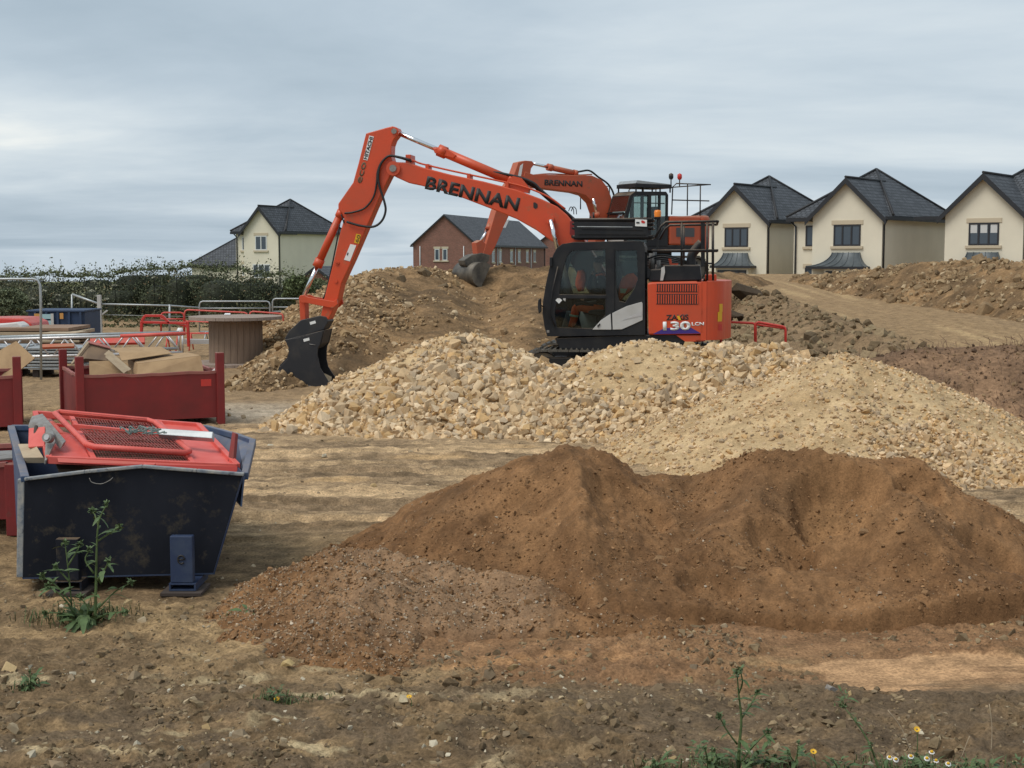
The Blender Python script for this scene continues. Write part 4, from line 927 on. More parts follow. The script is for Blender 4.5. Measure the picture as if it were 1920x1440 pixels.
br = gable_block('brick_house', 'long red brick house with a grey roof behind the excavator boom', 'house', 893, 150, 0.275, 7.2, 30, 4.35, 7.45, 'brick', 'slate2', -0.4)
for wx in (-4.45, -3.55): window(br, wx, 2.55, 0.55, 1.25, 0.0, 1, 'wframe')
for wy in (1.9, 6.4, 9.2, 13.9, 17.3, 21.0, 24.5): window(br, wy, 2.35, 1.0, 1.25, 0.0, 2, 'wframe', side=True)
for wx in (-6.4, -1.4): pipe(br, [(wx, -0.06, 4.1), (wx, -0.06, -0.6)], 0.05, 'wframe')
for wy in (0.25, 8.0, 8.9, 15.4, 22.6, 29.4): pipe(br, [(0.07, wy, 4.2), (0.07, wy, -0.6)], 0.05, 'wframe' if 1 < wy < 29 else 'fascia')
br2 = gable_block('brick_house', 'red brick house end wall seen just left of the excavator cab', 'house', 1100, 185, 0.275, 7.0, 12, 4.6, 7.2, 'brick', 'slate2', -0.4)
window(br2, -2.2, 2.5, 1.0, 1.2, 0.0, 2, 'wframe')
gb = gable_block('brick_garage', 'small brown-roofed brick garage gable beside the lone cream house', 'garage', 629, 98, 0.15, 2.9, 5, 0.9, 1.95, 'brick', 'slate2', -0.2)
low = gable_block('low_building', 'low grey-roofed building showing between excavator arm and spoil mound', 'building', 640, 135, -1.15, 6, 11, 0.1, 0.95, 'render', 'slate2', -0.2)

# ================================================================== hedge and scrub
def leaf_cloud(name, C, size, colr, rng, parent, m='hedge', aspect=0.6, up=0.0):
    n = len(C); a = rng.normal(size=(n, 3)); a[:, 2] += up; a /= np.linalg.norm(a, axis=1)[:, None]
    b = rng.normal(size=(n, 3)); b -= a * (a * b).sum(1)[:, None]; b /= np.linalg.norm(b, axis=1)[:, None]
    s = size[:, None]; p0 = C - a * s; p1 = C + b * s * aspect; p2 = C + a * s; p3 = C - b * s * aspect
    V = np.stack([p0, p1, p2, p3], 1).reshape(-1, 3); F = np.arange(n * 4).reshape(-1, 4)
    return link(name, mesh_np(name, V, F, np.repeat(colr, 4, 0), False), parent, M[m])
def make_hedge():
    rng = np.random.default_rng(61)
    root = empty('hedge', (-18, 57, 0)); tag(root, 'long dark green hedge across the left behind the fencing', 'hedge')
    def top(X): return np.interp(X, [-40, -27, -21, -19.5, -17, -15, -13, -11, -9.3, -8, -6.5], [1.75, 1.75, 1.68, 1.78, 1.78, 1.98, 2.1, 2.0, 1.8, 1.5, 0.5]) + 0.25 * fbm(X * 0.9, X * 0 + 2, 3, 201) + 0.10 * pnoise(X * 4, X * 0 + 5, 203)
    Yc = 57.0; r_ = random.Random(8); blobs = []; x = -33.0
    while x < -6.0:                      # a row of grown-together shrubs
        for row in range(2):
            rx = r_.uniform(0.7, 1.5); h = float(top(np.array([x]))[0]) * r_.uniform(0.84, 1.22) * (1.0 if row else 0.86)
            blobs.append((x + r_.uniform(-.4, .4), Yc + (0.9 if row else -0.9) + r_.uniform(-.4, .4), h, rx, r_.uniform(0, 1), r_.random() < (0.45 if x < -16.5 or x > -9.8 else 0.12)))
        x += r_.uniform(0.7, 1.3)
    VV = []; FF = []; o_ = 0
    for (bx, by, h, rx, hue, pale) in blobs:
        n, m_ = 9, 14
        for a in range(n):
            for b in range(m_):
                th = a / (n - 1) * PI * 0.5; ph = 2 * PI * b / m_; q = 0.70 * (1 + 0.10 * r_.uniform(-1, 1))
                VV.append((bx + rx * q * math.cos(ph) * math.sin(th) ** 0.6 + 18, by + rx * q * math.sin(ph) * math.sin(th) ** 0.6 - 57, h * 0.74 * math.cos(th) ** 0.7 if a < n - 1 else -0.05))
        for a in range(n - 1):
            for b in range(m_): FF.append((o_ + a * m_ + b, o_ + a * m_ + (b + 1) % m_, o_ + (a + 1) * m_ + (b + 1) % m_, o_ + (a + 1) * m_ + b))
        o_ += n * m_
    link('hedge_core', mesh_np('hedge_core', np.array(VV), np.array(FF), np.repeat(np.array([[0.030, 0.034, 0.020]]), len(VV), 0), True), root, M['hedge'])  # dark filler domes inside the leaves, keep the hedge from being see-through
    CC = []; KK = []; SS = []
    for (bx, by, h, rx, hue, pale) in blobs:
        n = int(1600 * rx); th = np.arccos(rng.uniform(0, 1, n)); ph = rng.uniform(0, 2 * PI, n); q = rng.uniform(0.68, 1.08, n)
        q = q * (0.9 + 0.28 * fbm(ph * 1.6 + hue * 9, th * 3 + hue * 5, 3, 207))
        X = bx + rx * q * np.cos(ph) * np.sin(th) ** 0.6; Y = by + rx * q * np.sin(ph) * np.sin(th) ** 0.6; Z = h * np.cos(th) ** 0.7 * q
        base = np.array((0.098, 0.112, 0.062)) * (0.75 + 0.7 * hue) if not pale else np.array((0.235, 0.235, 0.14)) * (0.75 + 0.5 * hue)
        cl = 0.8 + 0.55 * fbm(ph * 2.2 + hue * 3, th * 4, 2, 211); col = base[None] * np.clip(cl, 0.4, 1.6)[:, None] * rng.uniform(0.85, 1.15, (n, 1))
        dead = rng.uniform(0, 1, n) < 0.05; col[dead] = (0.20, 0.15, 0.08)
        CC.append(np.stack([X + 18, Y - 57, Z], 1)); KK.append(col); SS.append(rng.uniform(0.022, 0.062, n))
    leaf_cloud('foliage', np.concatenate(CC), np.concatenate(SS), np.concatenate(KK), rng, root)
    # upright sprigs along the top
    n = 1500; X = rng.uniform(-30, -7, n); Z0 = top(X) * 0.95; k = 7
    hh = rng.uniform(0.1, 0.8, n) * (rng.uniform(0, 1, n) ** 2); t = rng.uniform(0, 1, (n, k))
    C = np.stack([(X[:, None] + rng.normal(0, 0.05, (n, k))).ravel() + 18, rng.uniform(-1.2, 0.6, n).repeat(k), (Z0[:, None] + hh[:, None] * t).ravel()], 1)
    leaf_cloud('sprigs', C, rng.uniform(0.025, 0.06, n * k), np.repeat(np.array([[0.13, 0.145, 0.075]]), n * k, 0) * rng.uniform(0.6, 1.5, (n * k, 1)), rng, root)
    # scrub at the foot
    n = 16000; X = rng.uniform(-24, -5, n); Y = rng.uniform(48, 55, n); h = (0.25 + 0.5 * sstep(-0.2, 0.4, fbm(X * 0.5, Y * 0.4, 3, 215))) * sstep(47, 54, Y)
    Z = rng.uniform(0, 1, n) * h; d = sstep(-0.25, 0.2, fbm(X * 0.6, Y * 0.6, 3, 217)); ok = rng.uniform(0, 1, n) < d
    col = lerp3((0.10, 0.085, 0.045), (0.07, 0.085, 0.036), rng.uniform(0, 1, n)) * rng.uniform(0.6, 1.4, (n, 1))
    o = leaf_cloud('scrub', np.stack([X, Y, Z], 1)[ok], rng.uniform(0.03, 0.09, n)[ok], col[ok], rng, None); tag(o, 'brown and green scrub growing along the foot of the hedge', 'scrub', kind='stuff')
    # pale flower umbels standing in the hedge
    spots = [(62, 560), (70, 572), (108, 553), (82, 545), (140, 528), (160, 540), (172, 545), (125, 583), (118, 581), (92, 570), (110, 562), (150, 556), (145, 570), (50, 578), (100, 590), (180, 555), (200, 560), (195, 600), (235, 610), (30, 548), (20, 560), (215, 535), (175, 528), (330, 515), (290, 520), (560, 530), (575, 560), (550, 545), (520, 520), (470, 512), (585, 552)]
    pm = MB()
    for k, (px, py) in enumerate(spots):
        p = at(px, py, 53.9 + random.uniform(-.3, .3)); r = empty('umbel_plant', (p.x, p.y, 0)); tag(r, 'pale flower umbel on a stalk standing up in front of the hedge', 'flower', 'pale umbels along the hedge')
        MB().tube([(0, 0, 0), (random.uniform(-.05, .05), 0.1, p.z * 0.6), (0, 0, p.z)], 0.012, 4).build('stalk', M['weed'], r)
        rg = np.random.default_rng(k); n = 26; a = rg.uniform(0, 2 * PI, n); q = np.sqrt(rg.uniform(0, 1, n)) * rg.uniform(0.07, 0.13)
        C = np.stack([q * np.cos(a), q * np.sin(a), p.z + 0.03 - q * q * 4.0], 1)
        leaf_cloud('flower_head', C, rg.uniform(0.02, 0.04, n), np.repeat(np.array([[0.33, 0.33, 0.25]]), n, 0) * rg.uniform(0.7, 1.2, (n, 1)), rg, r, 'weed', 0.9, 1.0)
make_hedge()
def bush(name, label, px, py, Y, rx, rz, col, seed, n=5000):
    rng = np.random.default_rng(seed); p = at(px, py, Y); root = empty(name, (p.x, Y, 0)); tag(root, label, 'bush')
    u = rng.normal(size=(n, 3)); u /= np.linalg.norm(u, axis=1)[:, None]; q = rng.uniform(0.45, 1.05, n) ** 0.6
    q = q * (0.85 + 0.35 * fbm(u[:, 0] * 2.2, u[:, 2] * 2.2 + u[:, 1], 3, seed))
    C = u * q[:, None] * np.array([rx, rx * 0.9, rz]); C[:, 2] += p.z; C = C[C[:, 2] > 0]
    leaf_cloud('foliage', C, rng.uniform(0.03, 0.08, len(C)), np.array(col)[None] * rng.uniform(0.6, 1.5, (len(C), 1)), rng, root)
    st = MB()
    for k in range(7):
        a = k * 0.9; st.tube([(0.05 * math.cos(a), 0.05 * math.sin(a), 0), (rx * 0.35 * math.cos(a), rx * 0.35 * math.sin(a), p.z * 0.7), (rx * 0.6 * math.cos(a), rx * 0.6 * math.sin(a), p.z + rz * 0.4)], [0.03, 0.02, 0.008], 5)
    st.build('stem', M['darktim'], root)
bush('bush', 'pale grey-green bush at the left edge in front of the hedge', 22, 570, 52.5, 0.75, 0.75, (0.145, 0.165, 0.095), 71)
bush('bush', 'pale leafy bush behind the excavator arm', 592, 552, 60, 0.9, 0.75, (0.125, 0.155, 0.065), 72)
bush('bush', 'green bush just right of the excavator bucket cylinder', 560, 545, 54, 0.7, 0.7, (0.11, 0.135, 0.06), 73)
# ================================================================== excavators
def offset_poly(p, d): return p
def cyl_between(root, a, b, r, frac, r2, name='hydraulic_cylinder', pm='orange', collar=True):
    """a ram: painted barrel from a, bright rod to b"""
    a = Vector(a); b = Vector(b); m = a + (b - a) * frac; d = (b - a).normalized()
    o = MB().tube([a, m], r, 14).tube([m - d * 0.14, m + d * 0.02], r * 1.28, 14).tube([a - d * 0.03, a + d * 0.10], r * 1.2, 14).build(name, M[pm], root)
    MB().tube([m, b], r2, 12).build('rod', M['chrome'], o)
    return o
def lettering(root, body, fr, pa, pb, yl, hpx, mat_, bold=0.012, shear=0.0, name='lettering', depth=0.003, space=1.0):
    """text from pixel pa (left end) to pb (right end) on the near face yl of a part"""
    A = Vector(fr.pt(*pa, yl)); B = Vector(fr.pt(*pb, yl)); x = (B - A); L = x.length; x.normalize(); up = Vector((-x.z, 0, x.x))
    h = (Vector(fr.pt(pa[0], pa[1], yl)) - Vector(fr.pt(pa[0], pa[1] + hpx, yl))).length
    me = text_mesh(body, 1.0, 0.0, bold, shear, space)
    xs = [v.co.x for v in me.vertices]; zs = [v.co.y for v in me.vertices]
    cx, cy = (min(xs) + max(xs)) / 2, (min(zs) + max(zs)) / 2; kx, ky = L / (max(xs) - min(xs)), h / (max(zs) - min(zs))
    n = x.cross(up); c = (A + B) / 2
    for v in me.vertices:
        q = v.co; v.co = c + x * (q.x - cx) * kx + up * (q.y - cy) * ky - Vector((0, 0.004, 0))
    o = link(name, me, root, M[mat_]); sd_ = o.modifiers.new('solid', 'SOLIDIFY'); sd_.thickness = 0.003; sd_.offset = 0
    return o
def sticker(root, fr, pts, yl, mat_, name='sticker'):
    q = [Vector(fr.pt(a, b, yl - 0.002)) for a, b in pts]; k = len(q)
    V = q + [p + Vector((0, -0.003, 0)) for p in q]
    return MB().add(V, [tuple(range(k)), tuple(range(2 * k - 1, k - 1, -1))] + [(i, (i + 1) % k, (i + 1) % k + k, i + k) for i in range(k)]).build(name, M[mat_], root)
def make_track(root, yc, wid, x0, x1, h, n=44):
    t = empty('track', (0, 0, 0)); t.parent = root; r = h / 2; zc = r; L = x1 - x0 - 2 * r; per = 2 * L + 2 * PI * r
    def loop(s):
        s %= per
        if s < L: return (x0 + r + s, 2 * r, 0.0)
        s -= L
        if s < PI * r: a = PI / 2 - s / r; return (x1 - r + r * math.cos(a), zc + r * math.sin(a), a - PI / 2)
        s -= PI * r
        if s < L: return (x1 - r - s, 0.0, PI)
        s -= L; a = -PI / 2 - s / r; return (x0 + r + r * math.cos(a), zc + r * math.sin(a), a - PI / 2)
    me = None; step = per / n
    sh = MB(); sh.box(-step * 0.47, step * 0.47, -wid / 2, wid / 2, -0.035, 0.0); sh.prism([(-step * 0.42, 0.0), (-step * 0.30, 0.035), (-step * 0.22, 0.035), (-step * 0.12, 0.0)], -wid / 2, wid / 2)
    sh.prism([(step * 0.12, 0.0), (step * 0.2, 0.03), (step * 0.27, 0.03), (step * 0.36, 0.0)], -wid / 2, wid / 2)
    me = sh.mesh('track_shoe'); me.materials.append(M['track'])
    for k in range(n):
        x, z, a = loop(k * step); o = link('track_shoe', me, t); o.location = (x, yc, z); o.rotation_euler = (0, -a, 0)
    fr = MB(); fr.box(x0 + 0.35, x1 - 0.35, yc - wid * 0.34, yc + wid * 0.34, 0.13, h - 0.13); fr.build('track_frame', M['black'], t, 0.03)
    for xw in (x0 + r, x1 - r): MB().tube([(xw, yc - wid * 0.3, zc), (xw, yc + wid * 0.3, zc)], r - 0.06, 20).build('idler', M['track'], t)
    return t

# ------------------------------------------------------------------ the near machine
TH = math.radians(-8)                     # tail swung a little towards the camera
EX = Frame((at(1180, HOR, 25.3).x, 25.3, 0.0), TH)
ex = empty('excavator', EX.O, TH); tag(ex, 'large orange tracked excavator with black cab and black bucket behind the stone heaps', 'excavator', 'orange excavators')
NY, FY = -1.22, 1.22                      # near and far flank
def pts(L, yl): return EX.xz(L, yl)
make_track(ex, -0.99, 0.50, -1.85, 1.85, 0.80); make_track(ex, 0.99, 0.50, -1.85, 1.85, 0.80)
MB().box(-0.8, 0.8, -0.75, 0.75, 0.35, 0.72).tube([(0, 0, 0.7), (0, 0, 0.98)], 0.55, 24).build('undercarriage', M['black'], ex, 0.03)
# deck
dk = EX.xz([(1040, 634), (1216, 628), (1322, 628), (1322, 640), (1230, 652), (1120, 657), (1050, 655)], NY + 0.05)
MB().prism(dk, NY + 0.05, FY - 0.05).build('deck', M['black'], ex, 0.015)
sk = EX.xz([(1268, 629), (1321, 629), (1321, 640), (1285, 641)], NY); MB().prism(sk, NY + 0.02, NY + 0.10).build('skirt', M['orange'], ex)
# engine house
p = EX.xz([(1214, 531), (1222, 529), (1321, 527), (1321, 627), (1216, 628)], NY)
eng = MB().prism(p, NY, FY).build('engine_house', M['orange'], ex, 0.03)
q0 = EX.pt(1214, 531, NY); q1 = EX.pt(1321, 527, NY)
# two louvred vents
for (ya, yb) in ((532, 548), (551, 571)):
    a = EX.pt(1231, ya, NY); b = EX.pt(1308, yb, NY)
    v = MB().box(a[0], b[0], NY - 0.004, NY + 0.02, b[2], a[2]).build('vent', M['print'], eng)
    ns = 17; wd = (b[0] - a[0]) / ns; me = None
    for k in range(ns + 1):
        if me is None:
            me = MB().box(-wd * 0.24, wd * 0.24, -0.014, -0.002, b[2] - a[2] + 0.012, -0.012).mesh('slat'); me.materials.append(M['orange'])
        o = link('slat', me, v); o.location = (a[0] + k * wd, NY, a[2])
lettering(eng, 'ZAXIS', EX, (1249, 595.5), (1291, 594.5), NY, 10.5, 'print', 0.03)
lettering(eng, '130', EX, (1243, 611.5), (1295, 610.5), NY - 0.004, 17, 'white', 0.040)
sticker(eng, EX, [(1242, 607), (1247.5, 603), (1249, 607)], NY - 0.004, 'white', 'numeral_flag')
lettering(eng, 'LCN', EX, (1297, 607.5), (1320, 607), NY, 6.5, 'white', 0.03)
sticker(eng, EX, [(1224, 626.5), (1246, 615), (1296, 614.5), (1314, 625)], NY, 'purple', 'emblem_stripe')
sticker(eng, EX, [(1269, 592), (1274, 592), (1277, 600), (1272, 600)], NY - 0.004, 'yellow', 'emblem_mark')
# counterweight, rounded in plan
cwx0 = EX.pt(1325, 560, NY)[0]; zt_ = EX.pt(1322, 527, NY)[2]; zb_ = EX.pt(1322, 638, NY)[2]
Rr = 0.42; ol = [(cwx0, FY)]; xr = EX.pt(1362, 560, NY + 0.5)[0]
ol = [(cwx0, NY)]
for k in range(9):
    a = -PI / 2 + k / 8 * PI / 2 * 0.93; ol.append((xr - Rr - 0.02 + Rr * math.cos(a), NY + Rr + Rr * math.sin(a)))
for k in range(1, 8): t = k / 8; ol.append((xr + 0.10 * math.sin(PI * t), NY + Rr + (FY - NY - 2 * Rr) * t))
for k in range(9):
    a = k / 8 * PI / 2 * 0.93 + 0.1; ol.append((xr - Rr - 0.02 + Rr * math.cos(a), FY - Rr + Rr * math.sin(a)))
ol.append((cwx0, FY))
cw = MB().prism(ol, zb_, zt_ - 0.002, ax='xy').build('counterweight', M['orange'], ex, 0.13, 4)
def cw_y(x):  # near surface of the rounded corner
    d = x - (xr - Rr - 0.02); return NY + Rr - math.sqrt(max(0, Rr * Rr - max(0, d) ** 2))
def cw_sticker(px0, px1, py0, py1, m, nm):
    mb = MB(); n = 5; xa = EX.pt(px0, py0, NY + 0.1)[0]; xb = EX.pt(px1, py0, NY + 0.2)[0]; z1 = EX.pt(px0, py0, NY + 0.1)[2]; z0 = EX.pt(px0, py1, NY + 0.1)[2]
    P = [(xa + (xb - xa) * k / n) for k in range(n + 1)]
    V = [(x, cw_y(x) - 0.006, z) for z in (z0, z1) for x in P] + [(x, cw_y(x) - 0.0005, z) for z in (z0, z1) for x in P]; F = []
    for k in range(n): F += [(k, k + 1, k + 2 + n, k + 1 + n)]
    mb.add(V, F).build(nm, M[m], cw)
cw_sticker(1346, 1354, 585, 603, 'yellow', 'warning_sticker'); cw_sticker(1349, 1355, 570, 585, 'yellow', 'warning_sticker'); cw_sticker(1347, 1354, 608, 620, 'redprint', 'reflector')
# hood and exhaust behind the cab
hd = EX.xz([(1216, 528), (1220, 505), (1242, 504), (1243, 497), (1312, 497), (1316, 526)], NY + 0.12)
MB().prism(hd, NY + 0.12, 0.3).build('hood', M['black'], ex, 0.02)
MB().prism(EX.xz([(1238, 526), (1240, 502), (1246, 499), (1247, 510), (1243, 526)], NY + 0.09), NY + 0.09, NY + 0.13).build('hood_guard', M['cabwhite'], ex)
MB().tube(catmull([EX.pt(1296, 500, -0.3), EX.pt(1297, 480, -0.3), EX.pt(1306, 466, -0.3), EX.pt(1316, 455, -0.3)], 5), 0.085, 12).build('exhaust', M['black'], ex)
MB().box(*[EX.pt(1322, 500, NY + .5)[0], EX.pt(1344, 500, NY + .5)[0]], NY + 0.55, NY + 1.0, zt_ - 0.01, zt_ + 0.11).build('tail_box', M['orange'], ex, 0.02)
# clutter of filters, hoses and valves seen behind the cab
for k, (px, py, r) in enumerate(((1222, 478, 0.05), (1228, 470, 0.035), (1234, 490, 0.05), (1262, 488, 0.06), (1276, 492, 0.05))):
    a = EX.pt(px, py, -0.1 + 0.1 * k); MB().tube([(a[0], a[1], a[2] - 0.25), (a[0], a[1], a[2] + 0.03)], r, 10).build('filter', M['trim' if k % 2 else 'grey'], ex)
MB().prism(EX.xz([(1253, 485), (1256, 497), (1270, 499), (1272, 494), (1260, 494), (1258, 485)], -0.6), -0.62, -0.56).build('hose_bracket', M['orange'], ex)
for k in range(5):
    MB().tube(catmull([EX.pt(1212, 486 + 3 * k, -0.2 + .1 * k), EX.pt(1240, 478 + 4 * k, -0.2 + .1 * k), EX.pt(1275, 485 + 3 * k, -0.2 + .1 * k), EX.pt(1300, 497, -0.2 + .1 * k)], 4), 0.016, 6).build('hose', M['rubber'], ex)
# handrails round the engine deck
def rail(P, r=0.022, nm='handrail', m='black', par=None): return MB().tube(P, r, 8).build(nm, M[m], par or ex)
for yl in (NY + 0.06, FY - 0.06):
    rail([EX.pt(1228, 446, NY + .06)[0:1] + (yl, EX.pt(1228, 446, NY + .06)[2])] + [(EX.pt(a, b, NY + .06)[0], yl, EX.pt(a, b, NY + .06)[2]) for a, b in ((1240, 424), (1249, 416.5), (1346, 415))])
    rail([(EX.pt(a, b, NY + .06)[0], yl, EX.pt(a, b, NY + .06)[2]) for a, b in ((1222, 470), (1347, 469.5))])
    for px in (1278, 1326, 1337): rail([(EX.pt(px, b, NY + .06)[0], yl, EX.pt(px, b, NY + .06)[2]) for b in (416, 526 if px > 1300 else 498)], 0.02, 'rail_post')
rail([(EX.pt(1346, 415, NY + .06)[0], NY + .06, EX.pt(1346, 415, NY + .06)[2]), (EX.pt(1346, 415, NY + .06)[0], FY - .06, EX.pt(1346, 415, NY + .06)[2])])
MB().bar(EX.pt(1318, 418, NY + .3), EX.pt(1318, 500, NY + .3), 0.05, 0.07).build('rail_post', M['black'], ex)
MB().bar(EX.pt(1326, 494, NY + .06), EX.pt(1338, 494, NY + .06), 0.03, 0.03).build('rail_brace', M['black'], ex)

# cab: two side frames with real openings, roof, floor, back, glass
C0, C1 = NY + 0.02, -0.24
outer = [(1026, 631), (1021, 614), (1017, 588), (1018, 565), (1024, 530), (1031, 498), (1037, 478), (1044, 465), (1054, 457.5), (1075, 454), (1190, 451.5), (1204, 453), (1209, 462), (1210, 628)]
w1 = [(1049, 552), (1051, 530), (1057, 500), (1063, 481), (1072, 470.5), (1135, 467.5), (1136, 553)]
w2 = [(1154, 470), (1194, 469), (1196, 522), (1190, 540), (1172, 567), (1161, 564), (1155, 540)]
w3 = [(1044, 614), (1040, 590), (1042, 575), (1046, 561), (1135, 560), (1135, 590), (1113, 616)]
so, s1, s2, s3 = pts(outer, C0), pts(w1, C0), pts(w2, C0), pts(w3, C0)
cab = MB()
cab.prism(so, C0, C0 + 0.06, [s1, s2, s3]); cab.prism(so, C1 - 0.06, C1, [s1, s2])
for i in range(5, 12):                       # roof and front header skin
    if i in (5, 6): continue
    a, b = so[i], so[i + 1]; d = Vector((b[0] - a[0], b[1] - a[1])).normalized(); nx, nz = d.y * -1, d.x
    s = 0.05 if nz < 0 else -0.05
    cab.prism([a, b, (b[0] + nx * s, b[1] + nz * s), (a[0] + nx * s, a[1] + nz * s)], C0 + 0.055, C1 - 0.055)
cab.prism([so[-1], (so[-1][0] - 0.05, so[-1][1]), (so[-2][0] - 0.05, so[-2][1] - 0.75), (so[-2][0], so[-2][1] - 0.75)], C0 + 0.055, C1 - 0.055)   # back panel
cab.prism([so[-2], (so[-2][0] - 0.05, so[-2][1]), (so[-2][0] - 0.05, so[-2][1] - 0.1), (so[-2][0], so[-2][1] - 0.1)], C0 + 0.055, C1 - 0.055)
cab.prism([so[0], so[-1], (so[-1][0], so[-1][1] + 0.07), (so[0][0], so[0][1] + 0.07)], C0 + 0.055, C1 - 0.055)                                      # floor
cab.prism([so[0], so[1], so[2], (so[2][0] + 0.04, so[2][1]), (so[1][0] + 0.04, so[1][1]), (so[0][0] + 0.04, so[0][1])], C0 + 0.055, C1 - 0.055)    # toe panel
cabo = cab.build('cab', M['black'], ex, 0.012)
def pane(poly, y, nm='window_pane'): return MB().prism(poly, y, y + 0.008).build(nm, M['glass'], cabo)
pane(s1, C0 + 0.026); pane(s2, C0 + 0.026); pane(s3, C0 + 0.026); pane(s1, C1 - 0.04); pane(s2, C1 - 0.04)
wsp = so[2:7]
ws = MB()
for a, b in zip(wsp[:-1], wsp[1:]): ws.quad((a[0] + .02, C0 + .06, a[1]), (b[0] + .02, C0 + .06, b[1]), (b[0] + .02, C1 - .06, b[1]), (a[0] + .02, C1 - .06, a[1]))
ws.build('windscreen', M['glass'], cabo)
for (pa, pb) in (((1142, 466), (1144, 600)), ):
    MB().prism(pts([(1138.5, 466), (1151, 465), (1152, 590), (1138, 606)], C0 - 0.012), C0 - 0.014, C0 - 0.001).build('door_post', M['black'], cabo)
MB().prism(pts([(1046, 553.5), (1136, 553.5), (1136, 559), (1045, 559)], C0 - 0.008), C0 - 0.010, C0 - 0.001).build('door_rail', M['black'], cabo)
MB().prism(pts([(1111, 618), (1126, 601), (1145, 588), (1146.5, 618)], C0), C0 - 0.016, C0 - 0.002).build('side_panel', M['cabwhite'], cabo, 0.004)
MB().prism(pts([(1148, 587), (1175, 574), (1203, 566), (1205, 569), (1205, 600), (1190, 607), (1166, 617.5), (1149, 618)], C0), C0 - 0.016, C0 - 0.002).build('side_panel', M['cabwhite'], cabo, 0.004)
MB().prism(pts([(1168, 600), (1203, 583), (1203, 592)], C0), C0 - 0.021, C0 - 0.0165).build('panel_crease', M['alu'], cabo)
MB().prism(pts([(1120, 610.5), (1125, 606), (1126, 609), (1121, 614)], C0), C0 - 0.03, C0 - 0.017).build('door_handle', M['print'], cabo)
rail(EX.path([(1041, 612), (1030, 590), (1036, 545), (1046, 500)], C0 - 0.035), 0.012, 'grab_rail', 'black', cabo)
sticker(cabo, EX, [(1047.5, 557), (1054, 563), (1048, 569.5), (1041.5, 563)], C0, 'white'); sticker(cabo, EX, [(1055.5, 557), (1061, 558), (1060, 565), (1056, 562)], C0, 'cabwhite')
sticker(cabo, EX, [(1025, 619), (1030, 619), (1030, 624), (1025, 624)], C0, 'grey', 'bolt_plate')
# mirror on the front post
mr = MB().tube([EX.pt(1019, 575, C0), EX.pt(1013, 572, C0 - .12)], 0.012, 6).build('mirror_arm', M['black'], cabo)
MB().prism(EX.xz([(1010, 562), (1014, 559), (1015, 584), (1011, 588), (1009, 575)], C0 - 0.12), C0 - 0.2, C0 - 0.06).build('mirror', M['black'], cabo, 0.01)
MB().box(*sorted((EX.pt(1031, 486, C0)[0], EX.pt(1036, 486, C0)[0])), C0 - 0.05, C0 + 0.03, EX.pt(1031, 500, C0)[2], EX.pt(1031, 482, C0)[2]).build('hinge_cover', M['black'], cabo, 0.01)
# roof guard with rails, sign and beacon
ga, gb_ = EX.pt(1074, 446, C0 + .1), EX.pt(1222, 446, C0 + .1)
rg = MB()
for (py, r_) in ((412, .028), (420, .02), (428, .022), (444, .03)):
    for yl in (C0 + 0.1, C1 - 0.1): rg.tube([(ga[0], yl, EX.pt(1100, py, C0 + .1)[2]), (gb_[0], yl, EX.pt(1100, py, C0 + .1)[2])], r_, 8)
    for xx in (ga[0], gb_[0]): rg.tube([(xx, C0 + .1, EX.pt(1100, py, C0 + .1)[2]), (xx, C1 - .1, EX.pt(1100, py, C0 + .1)[2])], r_, 8)
gu = rg.build('roof_guard', M['black'], cabo)
for (a_, b_) in (((1090, 428), (1205, 430)), ((1084, 438), (1210, 439))): MB().bar(EX.pt(*a_, C0 + .05), EX.pt(*b_, C0 + .05), 0.02, 0.02).build('guard_bar', M['black'], gu)
MB().prism(EX.xz([(1076, 415.5), (1214, 417), (1216, 445), (1078, 446)], C0 + .06), C0 + .055, C0 + .07).build('guard_plate', M['black'], gu)
MB().prism(EX.xz([(1082, 424), (1186, 425), (1186, 426.3), (1082, 425.6)], C0 + .06), C0 + .045, C0 + .053).build('guard_strip', M['gal'], gu)
MB().prism(EX.xz([(1070, 414), (1083, 414), (1086, 440), (1074, 446), (1069, 438)], -0.30), -0.42, -0.2).build('work_light_housing', M['darkred'], gu, 0.01)
MB().box(ga[0] + 0.02, gb_[0], C0 + .12, C1 - .12, EX.pt(1100, 449, C0 + .1)[2], EX.pt(1100, 445, C0 + .1)[2]).build('guard_floor', M['black'], gu)
sg = sticker(gu, EX, [(1191, 411), (1213, 412), (1213, 425), (1191, 424)], C0 + 0.04, 'white', 'warning_sign')
sticker(sg, EX, [(1202, 414), (1205, 413), (1210, 416), (1208, 419), (1203, 418)], C0 + 0.034, 'redprint', 'sign_mark')
sticker(sg, EX, [(1193, 416), (1199, 416), (1199, 419), (1193, 419)], C0 + 0.034, 'print', 'sign_mark')
bq = EX.pt(1233, 411, C0 + .2)
bc = MB().lathe([(0.055, 0), (0.06, 0.02), (0.06, 0.04)], 14, bq).build('beacon', M['black'], ex); MB().lathe([(0.058, 0.04), (0.062, 0.12), (0.05, 0.155), (0.001, 0.16)], 14, bq).build('beacon_lens', M['amber'], bc)
MB().bar((bq[0], bq[1], bq[2]), (bq[0], bq[1], bq[2] - 0.55), 0.03, 0.03).build('beacon_post', M['black'], ex)
for px, py in ((1107, 405), (1113, 398)): MB().tube([EX.pt(px, 412, C0 + .2), EX.pt(px, py, C0 + .2)], 0.018, 6).build('aerial', M['black'], gu)
